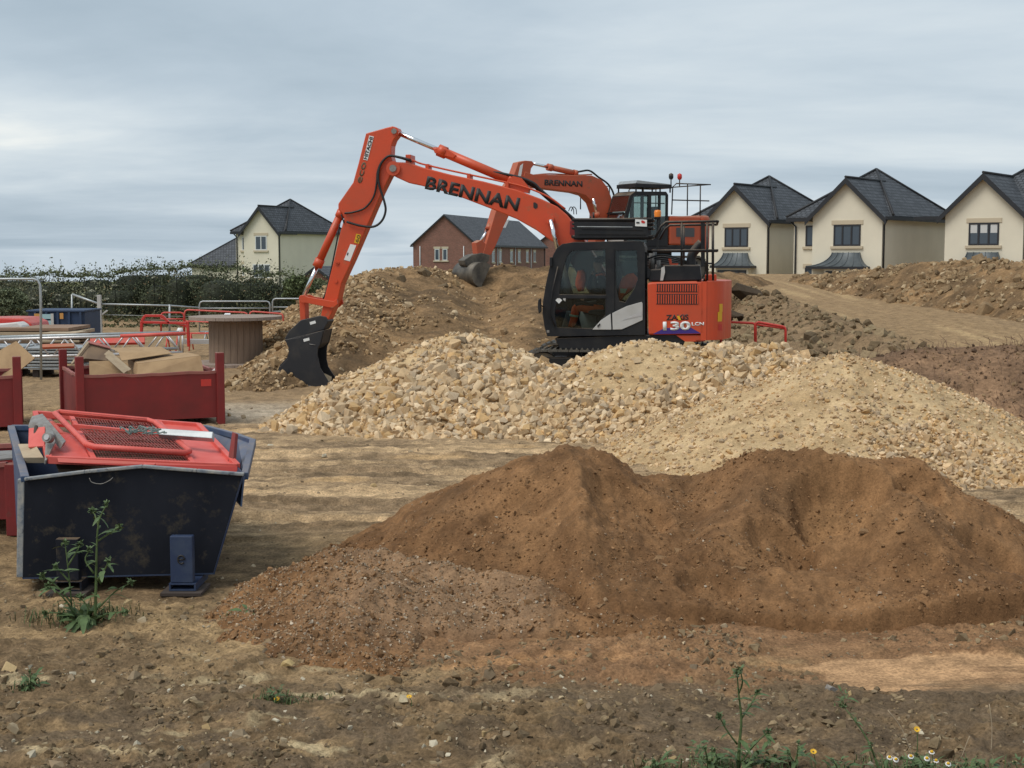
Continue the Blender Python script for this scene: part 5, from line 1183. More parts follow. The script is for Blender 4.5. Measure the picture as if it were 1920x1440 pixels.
# inside: seat, consoles
se = MB().prism(pts([(1118, 612), (1150, 612), (1150, 590), (1118, 588)], C0 + .25), C0 + .27, C1 - .24)
seat = se.build('seat', M['seat'], ex, 0.03)
MB().prism(pts([(1102, 590), (1150, 596), (1152, 582), (1103, 577)], C0 + .25), C0 + .23, C1 - .2).build('cushion', M['seat'], seat, 0.04)
MB().prism(pts([(1138, 586), (1152, 588), (1164, 520), (1160, 500), (1150, 500), (1149, 520)], C0 + .25), C0 + .25, C1 - .22).build('backrest', M['seat'], seat, 0.04)
MB().prism(pts([(1050, 622), (1075, 622), (1072, 585), (1062, 583)], C1 - .3), C1 - .3, C1 - .1).build('console', M['trim'], ex, 0.02)
MB().prism(pts([(1092, 588), (1132, 588), (1132, 560), (1098, 566)], C1 - .22), C1 - .22, C1 - .07).build('console', M['trim'], ex, 0.02)
MB().prism(pts([(1080, 618), (1138, 614), (1138, 575), (1090, 580)], C1 - .1), C1 - .085, C1 - .065).build('door_card', M['cabwhite'], ex)

# boom, rams, arm
BY0, BY1 = -0.21, 0.21
boom_px = [(728, 318), (730, 309), (738, 303.5), (750, 304), (765, 304.5), (790, 313), (844, 327), (906, 340), (969, 356), (1012, 372), (1044, 387), (1062, 402), (1078, 422), (1110, 472), (1158, 545), (1160, 570), (1140, 585), (1118, 570), (1086, 520), (1052, 462), (1031, 450), (1006, 432), (969, 411), (922, 392), (844, 362), (781, 346), (766, 343), (744, 333), (733, 327)]
boom = MB().prism(EX.xz(boom_px, BY0), BY0, BY1).build('boom', M['orange'], ex, 0.018)
lettering(boom, 'BRENNAN', EX, (799, 342), (973, 384), BY0 - 0.002, 25, 'print', 0.040, space=1.04)
sticker(boom, EX, [(1000, 380), (1003, 379), (1008, 383), (1008, 389), (1004, 392), (1000, 389)], BY0, 'print', 'boom_cover')
c_ = EX.pt(738, 316, BY0); MB().tube([(c_[0], BY0 - 0.07, c_[2]), (c_[0], BY1 + 0.07, c_[2])], 0.065, 16).build('pivot_pin', M['grey'], boom)
MB().tube([(c_[0], BY0 - 0.05, c_[2]), (c_[0], BY1 + 0.05, c_[2])], 0.13, 20).build('pivot_boss', M['orange'], boom)
c_ = EX.pt(1032, 412, BY0); MB().tube([(c_[0], BY0 - 0.12, c_[2]), (c_[0], BY1 + 0.12, c_[2])], 0.075, 16).build('ram_boss', M['orange'], boom)
for yl in (BY0 - 0.11, BY1 + 0.11):
    cyl_between(ex, EX.pt(1086, 628, yl), EX.pt(1032, 412, yl), 0.075, 0.70, 0.042, 'boom_ram', 'black')
for k, yl in enumerate((BY0 + .05, BY0 + .16, BY1 - .12)):   # pipes along the back of the boom
    MB().tube(catmull(EX.path([(762, 303), (775, 301), (790, 307), (850, 321), (930, 338), (985, 351), (1030, 370), (1060, 392)], yl), 4), 0.017, 6).build('boom_pipe', M['orange'], boom)
for px, py in ((766, 302), (800, 313), (878, 331), (950, 347)):
    a = EX.pt(px, py, BY0); MB().box(a[0] - .03, a[0] + .03, BY0 + .02, BY1 - .08, a[2] - .06, a[2] + .055).build('pipe_clamp', M['orange'], boom)
a = EX.pt(765, 303, BY0); MB().box(a[0] - .05, a[0] + .05, BY0 + .01, BY1 - .01, a[2] - .06, a[2] + .13).build('hose_bracket', M['orange'], boom, 0.01)
br_ = MB().prism(EX.xz([(945, 352), (952, 336), (962, 330), (978, 334), (992, 352), (990, 362)], BY0 + .08), BY0 + .08, BY1 - .08).build('ram_bracket', M['orange'], boom)
ar = cyl_between(ex, EX.pt(963, 341, 0), EX.pt(739, 246, 0), 0.088, 0.62, 0.045, 'arm_ram')
MB().prism(EX.xz([(812, 279), (822, 276), (838, 279), (856, 291), (850, 297), (828, 291), (815, 287)], -0.09), -0.10, 0.10).build('ram_block', M['orange'], ar, 0.012)
arm_px = [(686, 250), (725, 239), (736, 236.5), (744, 239), (747.5, 246), (745, 253), (738, 262), (734, 273), (733, 292), (737, 306), (737, 322), (731, 330), (715.5, 361), (687.5, 426), (662, 485), (640, 532), (634, 560), (617, 597), (612, 604), (603, 602), (601, 594), (608, 559), (625, 492), (637, 439), (645, 410), (641, 400), (634, 392), (634, 382), (648, 362), (662, 342), (672, 306)]
AY0, AY1 = -0.17, 0.17
arm = MB().prism(EX.xz(arm_px, AY0), AY0, AY1).build('arm', M['orange'], ex, 0.016)
sticker(arm, EX, [(692.5, 254), (701, 256), (689, 301), (681, 299)], AY0 - .002, 'white', 'maker_plate')
lettering(arm, 'HITACHI', EX, (684.8, 298), (696.5, 257), AY0 - 0.007, 7.0, 'print', 0.03)
lettering(arm, 'eco', EX, (673.5, 343), (683.5, 304), AY0 - 0.002, 9, 'carddark', 0.02)
sticker(arm, EX, [(668, 438), (677, 440), (673, 457), (664, 455)], AY0 - .002, 'yellow', 'number_plate')
sticker(arm, EX, [(657, 457.5), (668, 460), (656, 490), (645, 487)], AY0 - .002, 'white', 'notice')
lettering(arm, '60', EX, (668.5, 454), (673.5, 441), AY0 - 0.007, 6.5, 'print', 0.0)
sticker(arm, EX, [(650, 478), (652, 473), (653.5, 474), (652, 479)], AY0 - .007, 'print', 'notice_print')
for px, py in ((739, 246),): 
    c_ = EX.pt(px, py, AY0); MB().tube([(c_[0], AY0 - 0.03, c_[2]), (c_[0], AY1 + 0.03, c_[2])], 0.05, 14).build('arm_pin', M['grey'], arm)
for px, py in ((632, 494), (630, 527), (633, 493)):
    c_ = EX.pt(px, py, AY0); MB().tube([(c_[0], AY0 - 0.02, c_[2]), (c_[0], AY0 + 0.02, c_[2])], 0.035, 10).build('grease_boss', M['orange'], arm)
cyl_between(ex, EX.pt(640, 398, 0), EX.pt(569, 557, 0), 0.072, 0.63, 0.04, 'bucket_ram')
lk = MB().prism(EX.xz([(560, 560), (563, 554), (570, 553), (578, 557), (626, 565), (632, 560), (634, 570), (625, 578), (575, 568), (566, 568)], -0.20), -0.22, -0.17)
lk.prism(EX.xz([(560, 560), (563, 554), (570, 553), (578, 557), (626, 565), (632, 560), (634, 570), (625, 578), (575, 568), (566, 568)], -0.20), 0.17, 0.22); lk.build('link', M['orange'], ex, 0.008)
MB().prism(EX.xz([(561, 560), (572, 560), (573, 600), (563, 602)], -0.12), -0.13, 0.13).build('bucket_link', M['orange'], ex, 0.01)
# quick hitch and bucket
hit = MB().prism(EX.xz([(533, 636), (542, 620), (564, 600), (600, 591.5), (611, 594), (616, 602), (607, 618), (560, 632), (540, 637)], -0.2), -0.20, 0.20).build('quick_hitch', M['bucket'], ex, 0.012)
sticker(hit, EX, [(580.5, 604), (591, 601), (592.5, 606), (582, 609)], -0.2, 'white'); 
bpx = [(534, 637), (560, 633), (606, 619), (602, 637), (600, 645), (596, 653), (595, 664), (595, 678), (598, 692), (607, 706), (618, 720), (597, 737), (587, 742), (562, 742), (542, 732), (525, 713), (521, 702), (525, 688), (540, 672), (544, 659), (541, 653)]
BW = 0.33
bk = MB(); pl = EX.xz(bpx, -BW); bk.prism(pl, -BW, -BW + 0.03); bk.prism(pl, BW - 0.03, BW)
for i in list(range(10, 20)):
    a, b = pl[i], pl[(i + 1) % len(pl)]; dx, dz = b[0] - a[0], b[1] - a[1]; L_ = math.hypot(dx, dz); nx, nz = -dz / L_ * 0.03, dx / L_ * 0.03
    bk.prism([a, b, (b[0] + nx, b[1] + nz), (a[0] + nx, a[1] + nz)], -BW + 0.028, BW - 0.028)
bk.prism(EX.xz([(541, 653), (534, 637), (606, 619), (600, 645), (590, 655)], -BW), -BW + 0.08, BW - 0.08)
bko = bk.build('bucket', M['bucket'], ex, 0.006)
sticker(bko, EX, [(568.5, 636), (579.5, 633), (580.5, 638), (570, 641)], -BW, 'white')
MB().tube(catmull(EX.path([(523, 708), (533, 711), (545, 718), (560, 723), (583, 724)], -BW - 0.004), 4), 0.010, 6).build('wear_edge', M['grey'], bko)
MB().prism(EX.xz([(596, 668), (601, 690), (611, 706), (619, 720), (612, 726), (600, 706), (594, 690)], -BW), -BW - 0.016, -BW - 0.001).build('side_cutter', M['bucket'], bko)
MB().tube(EX.path([(580, 645), (592, 647)], -BW - 0.004), 0.006, 5).build('weld_line', M['grey'], bko)
# hoses
def hose(P, yl, r=0.02, par=None, m='rubber'): return MB().tube(catmull(EX.path(P, yl), 6), r, 8).build('hose', M[m], par or ex)
hose([(772, 303), (750, 296), (730, 293), (716, 303), (708, 322), (706, 345), (700, 370), (684, 390), (662, 398), (646, 400)], AY0 - 0.03, 0.018)
hose([(770, 300), (745, 294), (728, 293), (714, 308), (709, 330), (712, 351), (720, 376), (723, 395), (716, 414), (700, 425), (675, 423), (650, 416)], AY0 - 0.055, 0.022)
for k, dy in enumerate((0, 3, 6)):
    hose([(856, 295 + dy), (890, 309 + dy), (919, 321 + dy), (945, 326 + dy), (975, 333 + dy), (1000, 343 + dy), (1012, 354 + dy), (1037, 376 + dy), (1062, 398 + dy), (1080, 414 + dy)], -0.06 + 0.07 * k, 0.024)
hose([(640, 402), (643, 412), (645, 418)], AY0 - 0.02, 0.014)
hose([(637, 420), (632, 450), (622, 500), (612, 545), (606, 560)], AY0 + 0.03, 0.014)
for dx in (0, 5): hose([(1066 + dx, 396), (1070 + dx, 388), (1075 + dx, 392), (1076 + dx, 402)], 0.1, 0.008)

# ------------------------------------------------------------------ people and clothes in the cab
def person():
    """driver seated facing the boom, one continuous skinned body"""
    cy = (C0 + C1) / 2 - 0.03
    def q(px, py, dy=0.0): return Vector(EX.pt(px, py, cy + dy))
    V = []; E = []; Rd = []
    def v(p, r): V.append(p); Rd.append(r); return len(V) - 1
    def ch(i, *ps):
        for p, r in ps: j = v(p, r); E.append((i, j)); i = j
        return i
    pel = v(q(1134, 578), 0.145)
    wa = ch(pel, (q(1133, 560), 0.135)); chst = ch(wa, (q(1129, 538), 0.155)); up = ch(chst, (q(1127, 522), 0.12)); nk = ch(up, (q(1124, 512), 0.055))
    hd_ = ch(nk, (q(1121, 502), 0.075), (q(1121, 494), 0.092), (q(1122, 487), 0.072))
    face = ch(hd_ - 1, (q(1112.5, 497), 0.028))
    for s in (-1, 1):
        el = ch(up, (q(1128, 522, s * 0.17), 0.068), (q(1127, 548, s * 0.22), 0.052), (q(1108, 560 if s > 0 else 545, s * 0.2), 0.040))
        if s < 0: ch(el, (q(1106, 528, -0.14), 0.036), (q(1110, 515, -0.10), 0.030), (q(1113, 509, -0.08), 0.022))
        else: ch(el, (q(1095, 562, 0.2), 0.032), (q(1088, 560, 0.2), 0.022))
        ch(pel, (q(1128, 580, s * 0.10), 0.11), (q(1080, 574, s * 0.17), 0.098), (q(1076, 600, s * 0.16), 0.072), (q(1068, 618, s * 0.16), 0.05), (q(1056, 620, s * 0.16), 0.042))
    me = bpy.data.meshes.new('person'); me.from_pydata([tuple(x) for x in V], E, [])
    o = link('person', me, None)
    sk_ = o.modifiers.new('skin', 'SKIN'); 
    for i, r in enumerate(Rd): me.skin_vertices[0].data[i].radius = (r, r)
    me.skin_vertices[0].data[0].use_root = True
    sk_.use_smooth_shade = True
    sb_ = o.modifiers.new('sub', 'SUBSURF'); sb_.levels = 2; sb_.render_levels = 2
    dg = bpy.context.evaluated_depsgraph_get(); nm = bpy.data.meshes.new_from_object(o.evaluated_get(dg)); o.modifiers.clear(); o.data = nm; bpy.data.meshes.remove(me)
    for k in ('jacket', 'skin', 'hivis', 'darktim'): nm.materials.append(M[k])
    zk = EX.pt(1120, 511, cy)[2]; zl = EX.pt(1120, 572, cy)[2]; xh = EX.pt(1106, 500, cy)[0]; xk = EX.pt(1098, 560, cy)[0]; zf = EX.pt(1060, 611, cy)[2]; xl = EX.pt(1120, 578, cy)[0]
    hand = q(1113, 509, -0.08); hand2 = q(1088, 560, 0.2)
    for f in nm.polygons:
        c = f.center; f.use_smooth = True
        if c.z > zk or (c - hand).length < 0.07 or (c - hand2).length < 0.08: f.material_index = 1
        elif c.z < zf: f.material_index = 3
        elif (c.z < zl and c.x < xl + 0.12): f.material_index = 2
    nm.transform(Matrix.Identity(4))
    o.location = EX.O; o.rotation_euler = (0, 0, TH)
    # hair, collar, band, face
    hc = q(1122.5, 491); mb = MB()
    P = []; n = 12
    for i in range(7):
        a = i / 6 * PI * 0.52; P.append((0.104 * math.sin(a) + 0.001, 0.104 * math.cos(a)))
    mb.lathe(P[::-1], 14, (hc.x + 0.018, hc.y, hc.z - 0.005)); mb.build('hair', M['hair'], o)
    MB().tube(catmull([q(1118, 517, -0.10), q(1126, 515, -0.15), q(1134, 514, -0.13), q(1137, 520, -0.1)], 4), 0.026, 8).build('collar', M['hivis'], o)
    MB().tube(catmull([q(1133, 514, 0.12), q(1138, 516, 0), q(1136, 516, -0.12)], 4), 0.026, 8).build('collar', M['hivis'], o)
    MB().tube([q(1120, 518, -0.155), q(1121, 530, -0.165)], 0.012, 6).build('shirt_strip', M['tarp'], o)
    for dy in (-0.035, 0.035): MB().lathe([(0.001, -.012), (0.011, 0), (0.001, .012)], 8, q(1113.3, 494, dy)).build('eye', M['print'], o)
    for s in (-1, 1): MB().tube([q(1077, 590, s * 0.165), q(1076.5, 594, s * 0.165)], 0.088, 12).build('reflective_band', M['hiband'], o)
    tag(o, 'person driving the near excavator in a dark jacket with orange collar and trousers', 'person')
person()
def cloth(name, label, fr, outline, yl, thick, seed, band=None, cat='jacket'):
    """hanging garment: outline puffed to a soft thick body"""
    P = fr.xz(outline, yl); cx = sum(a for a, b in P) / len(P); cz = sum(b for a, b in P) / len(P); r = random.Random(seed)
    V = []; F = []; n = len(P); rings = [(1.0, 0.0), (0.94, 0.5), (0.72, 0.85), (0.4, 1.0), (0.0, 1.05)]
    for s in (-1, 1):
        for k, (q, d) in enumerate(rings):
            for (x, z) in P: V.append((cx + (x - cx) * q + r.uniform(-.008, .008), yl + s * thick * d * (1 + r.uniform(-.25, .25)), cz + (z - cz) * q + r.uniform(-.008, .008)))
    m = len(rings)
    for s in range(2):
        for k in range(m - 1):
            for i in range(n): F.append((s * m * n + k * n + i, s * m * n + k * n + (i + 1) % n, s * m * n + (k + 1) * n + (i + 1) % n, s * m * n + (k + 1) * n + i))
    for i in range(n): F.append((i, (i + 1) % n, m * n + (i + 1) % n, m * n + i))
    mb = MB(); mb.add(V, F, True); o = mb.build(name, M['hivis'], None); o.location = fr.O; o.rotation_euler = (0, 0, fr.th); tag(o, label, cat, 'hi-vis jackets in the cab')
    if band: MB().prism(fr.xz(band, yl - thick * 1.1), yl - thick * 1.25, yl + thick * 0.8).build('reflective_band', M['hiband'], o)
    return o
cloth('hi_vis_jacket', 'orange hi-vis jacket with a silver band hung behind the driver seat', EX, [(1161, 536), (1166, 522), (1176, 513), (1187, 512), (1195, 520), (1194, 535), (1182, 546), (1170, 556), (1164, 566), (1160, 556)], C0 + 0.20, 0.05, 1, [(1163, 541), (1176, 541), (1172, 550), (1163, 549)])
cloth('hi_vis_jacket', 'orange hi-vis jacket hanging at the far cab window in front of the driver', EX, [(1080, 520), (1084, 508), (1092, 506), (1097, 512), (1098, 528), (1094, 546), (1084, 546), (1079, 534)], C1 - 0.16, 0.05, 2)

# ------------------------------------------------------------------ the rear machine, on the mound, turned towards the camera
TH2 = math.radians(30); E2 = Frame((at(1195, HOR, 44).x, 44.0, 1.64), TH2)
e2 = empty('excavator', E2.O, TH2); tag(e2, 'second orange excavator further back, standing on the spoil mound', 'excavator', 'orange excavators')
make_track(e2, -1.0, 0.5, -1.85, 1.85, 0.8, 36); make_track(e2, 1.0, 0.5, -1.85, 1.85, 0.8, 36)
MB().box(-0.8, 0.8, -0.75, 0.75, 0.3, 0.98).build('undercarriage', M['black'], e2, 0.03)
MB().box(-1.35, 1.6, -1.2, 1.2, 0.98, 1.16).build('deck', M['black'], e2, 0.02)
en2 = MB().box(0.35, 1.55, -1.22, 1.22, 1.165, 2.06).build('engine_house', M['orange2'], e2, 0.05)
MB().box(0.6, 1.3, -1.232, -1.2, 1.42, 1.7).build('vent', M['trim'], en2)
ol2 = [(1.56, -1.22)] + [(1.70 + 0.40 * math.cos(a), -0.82 + 0.40 * math.sin(a)) for a in np.linspace(-PI / 2, 0, 7)] + [(1.70 + 0.40 * math.cos(a), 0.82 + 0.40 * math.sin(a)) for a in np.linspace(0, PI / 2, 7)] + [(1.56, 1.22)]
MB().prism(ol2, 1.0, 2.10, ax='xy').build('counterweight', M['orange2'], e2, 0.1, 3)
# cab
cs = [(-1.28, 1.10), (-1.36, 1.55), (-1.28, 2.15), (-1.12, 2.66), (-0.95, 2.78), (0.22, 2.80), (0.30, 2.70), (0.30, 1.10)]
h1 = [(-1.22, 1.85), (-1.04, 2.58), (-0.96, 2.66), (-0.46, 2.67), (-0.46, 1.85)]; h2 = [(-0.34, 1.45), (-0.34, 2.67), (-0.06, 2.68), (-0.06, 1.5)]; h3 = [(0.02, 1.6), (0.02, 2.68), (0.23, 2.68), (0.23, 1.75)]; h4 = [(-1.27, 1.5), (-1.23, 1.78), (-0.46, 1.78), (-0.46, 1.22), (-1.2, 1.22)]
cb2 = MB(); cb2.prism(cs, -1.20, -1.14, [h1, h2, h3, h4]); cb2.prism(cs, -0.28, -0.22, [h1, h2, h3])
cb2.box(-0.97, 0.25, -1.145, -0.275, 2.70, 2.785); cb2.box(0.24, 0.295, -1.145, -0.275, 1.1, 1.8); cb2.box(-1.25, 0.29, -1.145, -0.275, 1.1, 1.17); cb2.prism([(-1.12, 2.66), (-0.95, 2.78), (-0.95, 2.70), (-1.08, 2.60)], -1.145, -0.275)
cb2o = cb2.build('cab', M['black'], e2, 0.012)
for h_ in (h1, h2, h3, h4): MB().prism(h_, -1.175, -1.165).build('window_pane', M['glass'], cb2o)
for h_ in (h1, h2, h3): MB().prism(h_, -0.255, -0.245).build('window_pane', M['glass'], cb2o)
for nm, (a, b), m in (('windscreen', (cs[2], cs[3]), 'glass2'), ('lower_windscreen', (cs[1], cs[2]), 'glass2'), ('toe_panel', (cs[0], cs[1]), 'cabwhite')):
    MB().prism([(a[0], a[1] + .02), (b[0], b[1] - .02), (b[0] + .012, b[1] - .02), (a[0] + .012, a[1] + .02)], -1.135, -0.285).build(nm, M[m], cb2o)
MB().bar((-1.33, -1.14, 2.13), (-1.33, -0.28, 2.13), 0.05, 0.05).build('windscreen_bar', M['black'], cb2o)
MB().box(-0.45, 0.1, -0.95, -0.45, 1.2, 1.65).box(0.0, 0.14, -0.95, -0.45, 1.6, 2.35).build('seat', M['seat'], cb2o, 0.04)
# roof guard, rails, beacon
rg2 = MB().box(-0.95, 0.42, -1.22, -0.2, 2.90, 3.02)
for x in (-0.9, 0.0, 0.38):
    for y in (-1.18, -0.24): rg2.bar((x, y, 2.77), (x, y, 2.93), 0.04, 0.04)
rgo = rg2.build('roof_guard', M['black'], e2, 0.01)
MB().prism([(-0.93, 3.03), (-0.86, 3.12), (0.36, 3.03), (0.38, 3.00)], -1.20, -0.24).build('guard_sheet', M['gal'], rgo)
def r2(P, nm='handrail'): return MB().tube(P, 0.02, 7).build(nm, M['black'], e2)
for y in (-1.18, 1.18):
    r2([(0.45, y, 2.1), (0.48, y, 2.95), (0.62, y, 3.06), (1.95, y, 3.06)]); r2([(0.48, y, 2.55), (1.9, y, 2.55)])
    for x in (1.05, 1.55): r2([(x, y, 2.08), (x, y, 3.06)], 'rail_post')
r2([(1.9, -1.18, 3.06), (1.9, 1.18, 3.06)]); r2([(-1.4, 1.15, 2.3), (-1.4, 1.15, 3.05), (-0.3, 1.15, 3.05), (-0.3, 1.15, 2.0)])
for x, m, nm in ((0.62, 'black', 'camera_pod'), (0.95, 'redprint', 'beacon')):
    b2 = MB().tube([(x, -0.9, 3.0), (x, -0.9, 3.22)], 0.02, 6).build(nm, M['black'], e2); MB().lathe([(0.05, 0.2), (0.075, 0.26), (0.07, 0.36), (0.001, 0.40)], 12, (x, -0.9, 3.0)).build('lens', M[m], b2)
# boom and arm
B2 = (0.22, -0.22)
bp2 = [(982, 330), (985, 322), (1000, 327), (1060, 328), (1110, 329), (1128, 337), (1140, 352), (1147, 372), (1145, 395), (1140, 430), (1130, 470), (1115, 470), (1118, 420), (1119, 400), (1112, 380), (1098, 366), (1080, 361), (1040, 356), (1010, 352), (985, 345)]
y2 = -0.2
bo2 = MB().prism(E2.xz(bp2, y2), y2, y2 + 0.42).build('boom', M['orange2'], e2, 0.015)
lettering(bo2, 'BRENNAN', E2, (1021, 342), (1092, 345), y2 - 0.002, 11, 'print', 0.035)
ap2 = [(972, 304), (985, 301), (998, 302), (1002, 308), (996, 316), (994, 330), (990, 345), (968, 375), (945, 425), (930, 460), (921, 478), (905, 478), (912, 455), (925, 412), (930, 395), (950, 350), (962, 332)]
am2 = MB().prism(E2.xz(ap2, y2 + .03), y2 + .03, y2 + 0.37).build('arm', M['orange2'], e2, 0.015)
sticker(am2, E2, [(975, 311), (981, 306), (977, 330), (971, 331)], y2 + .03, 'white', 'maker_plate'); sticker(am2, E2, [(950, 413), (955, 411), (948, 427), (943, 427)], y2 + .03, 'white', 'notice')
am_ = cyl_between(e2, E2.pt(1080, 325, y2 + .2), E2.pt(1000, 307, y2 + .2), 0.085, 0.66, 0.045, 'arm_ram', 'orange2')
cyl_between(e2, E2.pt(930, 405, y2 + .2), E2.pt(900, 455, y2 + .2), 0.075, 0.5, 0.045, 'bucket_ram', 'orange2')
cyl_between(e2, E2.pt(1128, 440, y2 - .12), E2.pt(1112, 372, y2 - .12), 0.07, 0.6, 0.04, 'boom_ram', 'orange2')
MB().prism(E2.xz([(893, 455), (903, 450), (912, 458), (918, 470), (914, 480), (896, 482)], y2 + .05), y2 + .05, y2 + .35).build('link', M['orange2'], e2, 0.01)
MB().tube(catmull(E2.path([(1085, 322), (1105, 320), (1122, 332), (1140, 345), (1150, 362), (1154, 385)], y2 + .1), 5), 0.03, 7).build('hose', M['rubber'], e2)
MB().tube(catmull(E2.path([(1002, 328), (1030, 326), (1080, 328), (1110, 327)], y2 + .2), 4), 0.02, 6).build('boom_pipe', M['orange2'], bo2)
hp2 = E2.xz([(872, 488), (886, 478), (905, 474), (920, 478), (918, 490), (906, 500), (880, 502), (874, 497)], y2 - .05)
MB().prism(hp2, y2, y2 + 0.4).build('quick_hitch', M['muddy'], e2, 0.02)
# bucket: open scoop, its rounded back to the camera
cb = Vector(E2.pt(886, 515, y2 + .2)); bw = 0.62; bkm = MB(); n = 14; prof = []
for k in range(n + 1):
    a = math.radians(60 + 215 * k / n); prof.append((0.36 * math.cos(a) , 0.36 * math.sin(a) * 1.05))
V = []; F = []
for s in (-bw, bw):
    for (a, b) in prof: V.append((a, s, b))
for k in range(n): F.append((k, k + 1, n + 2 + k, n + 1 + k))
bkm.add(V, F, True); 
for s in (-bw, bw): bkm.prism(prof, s - 0.02, s + 0.02)
b2o = bkm.build('bucket', M['muddy'], e2); b2o.location = cb; b2o.rotation_euler = (0, math.radians(15), 0); sd2 = b2o.modifiers.new('solid', 'SOLIDIFY'); sd2.thickness = 0.03
# ================================================================== yard things on the left
def board(name, label, cat, corners, t, m, group=None, parent=None):
    """a flat panel from four measured corners (px, py, Y), t thick"""
    P = [at(*c) for c in corners]; o0 = sum(P, Vector()) / len(P)
    mb = MB(); mb.sheet([p - o0 for p in P], t); o = mb.build(name, M[m], parent, min(0.004, t * 0.2))
    o.location = o0
    if parent is None: tag(o, label, cat, group)
    return o
# ---- blue tipping skip
FLt, FRt, BLt, BRt = at(47, 898, 9.9), at(458, 889, 10.15), at(21, 802, 12.2), at(388, 803, 12.35)
FLb, FRb = at(42, 1083, 9.9), at(403, 1074, 10.05); BLb = Vector((BLt.x + 0.05, BLt.y - 0.1, 0.14)); BRb = Vector((FRb.x + (BLb.x - FLb.x) - 0.35, BLb.y + 0.1, 0.2))
sk0 = Vector((FLb.x, FLb.y, 0)); skip = empty('tipping_skip', sk0); tag(skip, 'dented dark blue forklift tipping skip in the left foreground, full of red barriers', 'skip')
S = lambda *P: [Vector(p) - sk0 for p in P]
_n = (FRb - FLb).cross(FLt - FLb).normalized()
def onfront(px, py):
    D = ray(px, py); C = Vector((0, 0, CAMH)); return C + D * ((FLb - C).dot(_n) / D.dot(_n))
FRt = onfront(458, 889); mid = onfront(268, 874); mid2 = onfront(160, 884); mid3 = onfront(370, 882)
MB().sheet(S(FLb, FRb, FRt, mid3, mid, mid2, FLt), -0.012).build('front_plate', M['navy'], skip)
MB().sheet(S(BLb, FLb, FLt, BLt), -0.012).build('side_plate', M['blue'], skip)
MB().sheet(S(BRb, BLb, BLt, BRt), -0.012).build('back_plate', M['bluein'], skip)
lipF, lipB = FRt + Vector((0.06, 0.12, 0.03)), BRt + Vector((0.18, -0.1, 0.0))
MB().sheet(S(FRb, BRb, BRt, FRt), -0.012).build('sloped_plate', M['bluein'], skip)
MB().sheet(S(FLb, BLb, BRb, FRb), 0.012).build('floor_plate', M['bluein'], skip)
rim = MB()
for a, b in ((FLt, mid2), (mid2, mid), (mid, mid3), (mid3, FRt)): rim.bar(a - sk0 + Vector((0, -0.008, 0)), b - sk0 + Vector((0, -0.008, 0)), 0.04, 0.024)
rim.build('front_rim', M['rimblue'], skip, 0.006)
rim = MB(); rim.bar(FLt - sk0, BLt - sk0, 0.06, 0.045); rim.build('side_rim', M['blue'], skip, 0.006)
rim = MB(); rim.bar(BLt - sk0, BRt - sk0, 0.05, 0.05); rim.build('back_rim', M['blue'], skip, 0.006)
# tipping lip on the right: a flap standing out past the body
la, lb, lc, ld = at(463, 893, 10.3), at(452, 888, 10.3), at(446, 822, 11.4), at(474, 829, 11.2)
MB().sheet(S(at(459, 893, 10.22), at(474, 829, 10.95), at(444, 818, 11.3), at(385, 802, 12.3), BRt + Vector((0, 0, -0.35)), FRt + Vector((-0.03, 0.05, -0.25))), 0.012).build('lip', M['blue'], skip)
rim = MB(); rim.bar(at(459, 893, 10.22) - sk0, at(474, 829, 10.95) - sk0, 0.05, 0.06); rim.bar(at(474, 829, 10.95) - sk0, at(444, 818, 11.3) - sk0, 0.04, 0.05); rim.bar(at(444, 818, 11.3) - sk0, at(385, 802, 12.3) - sk0, 0.04, 0.05); rim.build('lip_rim', M['blue'], skip, 0.006)
# left corner post seen edge-on
MB().bar(FLb - sk0 + Vector((-0.02, 0.02, 0)), FLt - sk0 + Vector((-0.03, 0.02, 0)), 0.05, 0.045, (0, 1, 0)).build('corner_post', M['rimblue'], skip, 0.008)
for (x0, x1, yt, yb, z0) in ((321, 365, 1003, 1090, 1119), (108, 152, 1008, 1086, 1113)):
    a = at(x0, yt, 9.86) - sk0; b = at(x1, yb, 9.86) - sk0; zb = (at(x0, z0, 9.86) - sk0).z
    ft = MB().box(a.x, b.x, a.y - 0.05, a.y + 0.02, b.z, a.z).build('fork_post', M['bluein'] if x0 > 200 else M['navy'], skip, 0.006)
    t = 0.012; zb = max(zb, 0.015); tb = MB(); y0, y1 = a.y - 0.06, a.y + 0.35
    tb.box(a.x - .01, b.x + .02, y0, y1, zb, zb + t); tb.box(a.x - .01, b.x + .02, y0, y1, b.z - t, b.z - 0.002); tb.box(a.x - .01, a.x - .01 + t, y0, y1, zb + t, b.z - t); tb.box(b.x + .02 - t, b.x + .02, y0, y1, zb + t, b.z - t)
    tb.build('fork_pocket', M['bluein'] if x0 > 200 else M['navy'], skip)
    MB().box(a.x - .06, b.x + .07, a.y - 0.12, a.y + 0.2, -0.01, zb - 0.003).build('foot_plate', M['darktim'], skip)
    if x0 > 200:
        c = at(343, 1046, 9.86) - sk0; MB().tube([(c.x + 0.024 * math.cos(k * PI / 8) , a.y - 0.054, c.z + 0.03 * math.sin(k * PI / 8)) for k in range(15)], 0.006, 5).tube([(c.x - .02, a.y - .054, c.z), (c.x + .02, a.y - .054, c.z)], 0.005, 5).build('stencil_mark', M['print'], ft)
# chalk scrawl on the front plate
MB().tube(catmull([p - sk0 + Vector((0, -0.006, 0)) for p in (at(168, 896, 9.9), at(173, 904, 9.9), at(190, 907, 9.9), at(205, 901, 9.9), at(212, 895, 9.92))], 4), 0.003, 4).build('chalk_mark', M['grey'], skip)
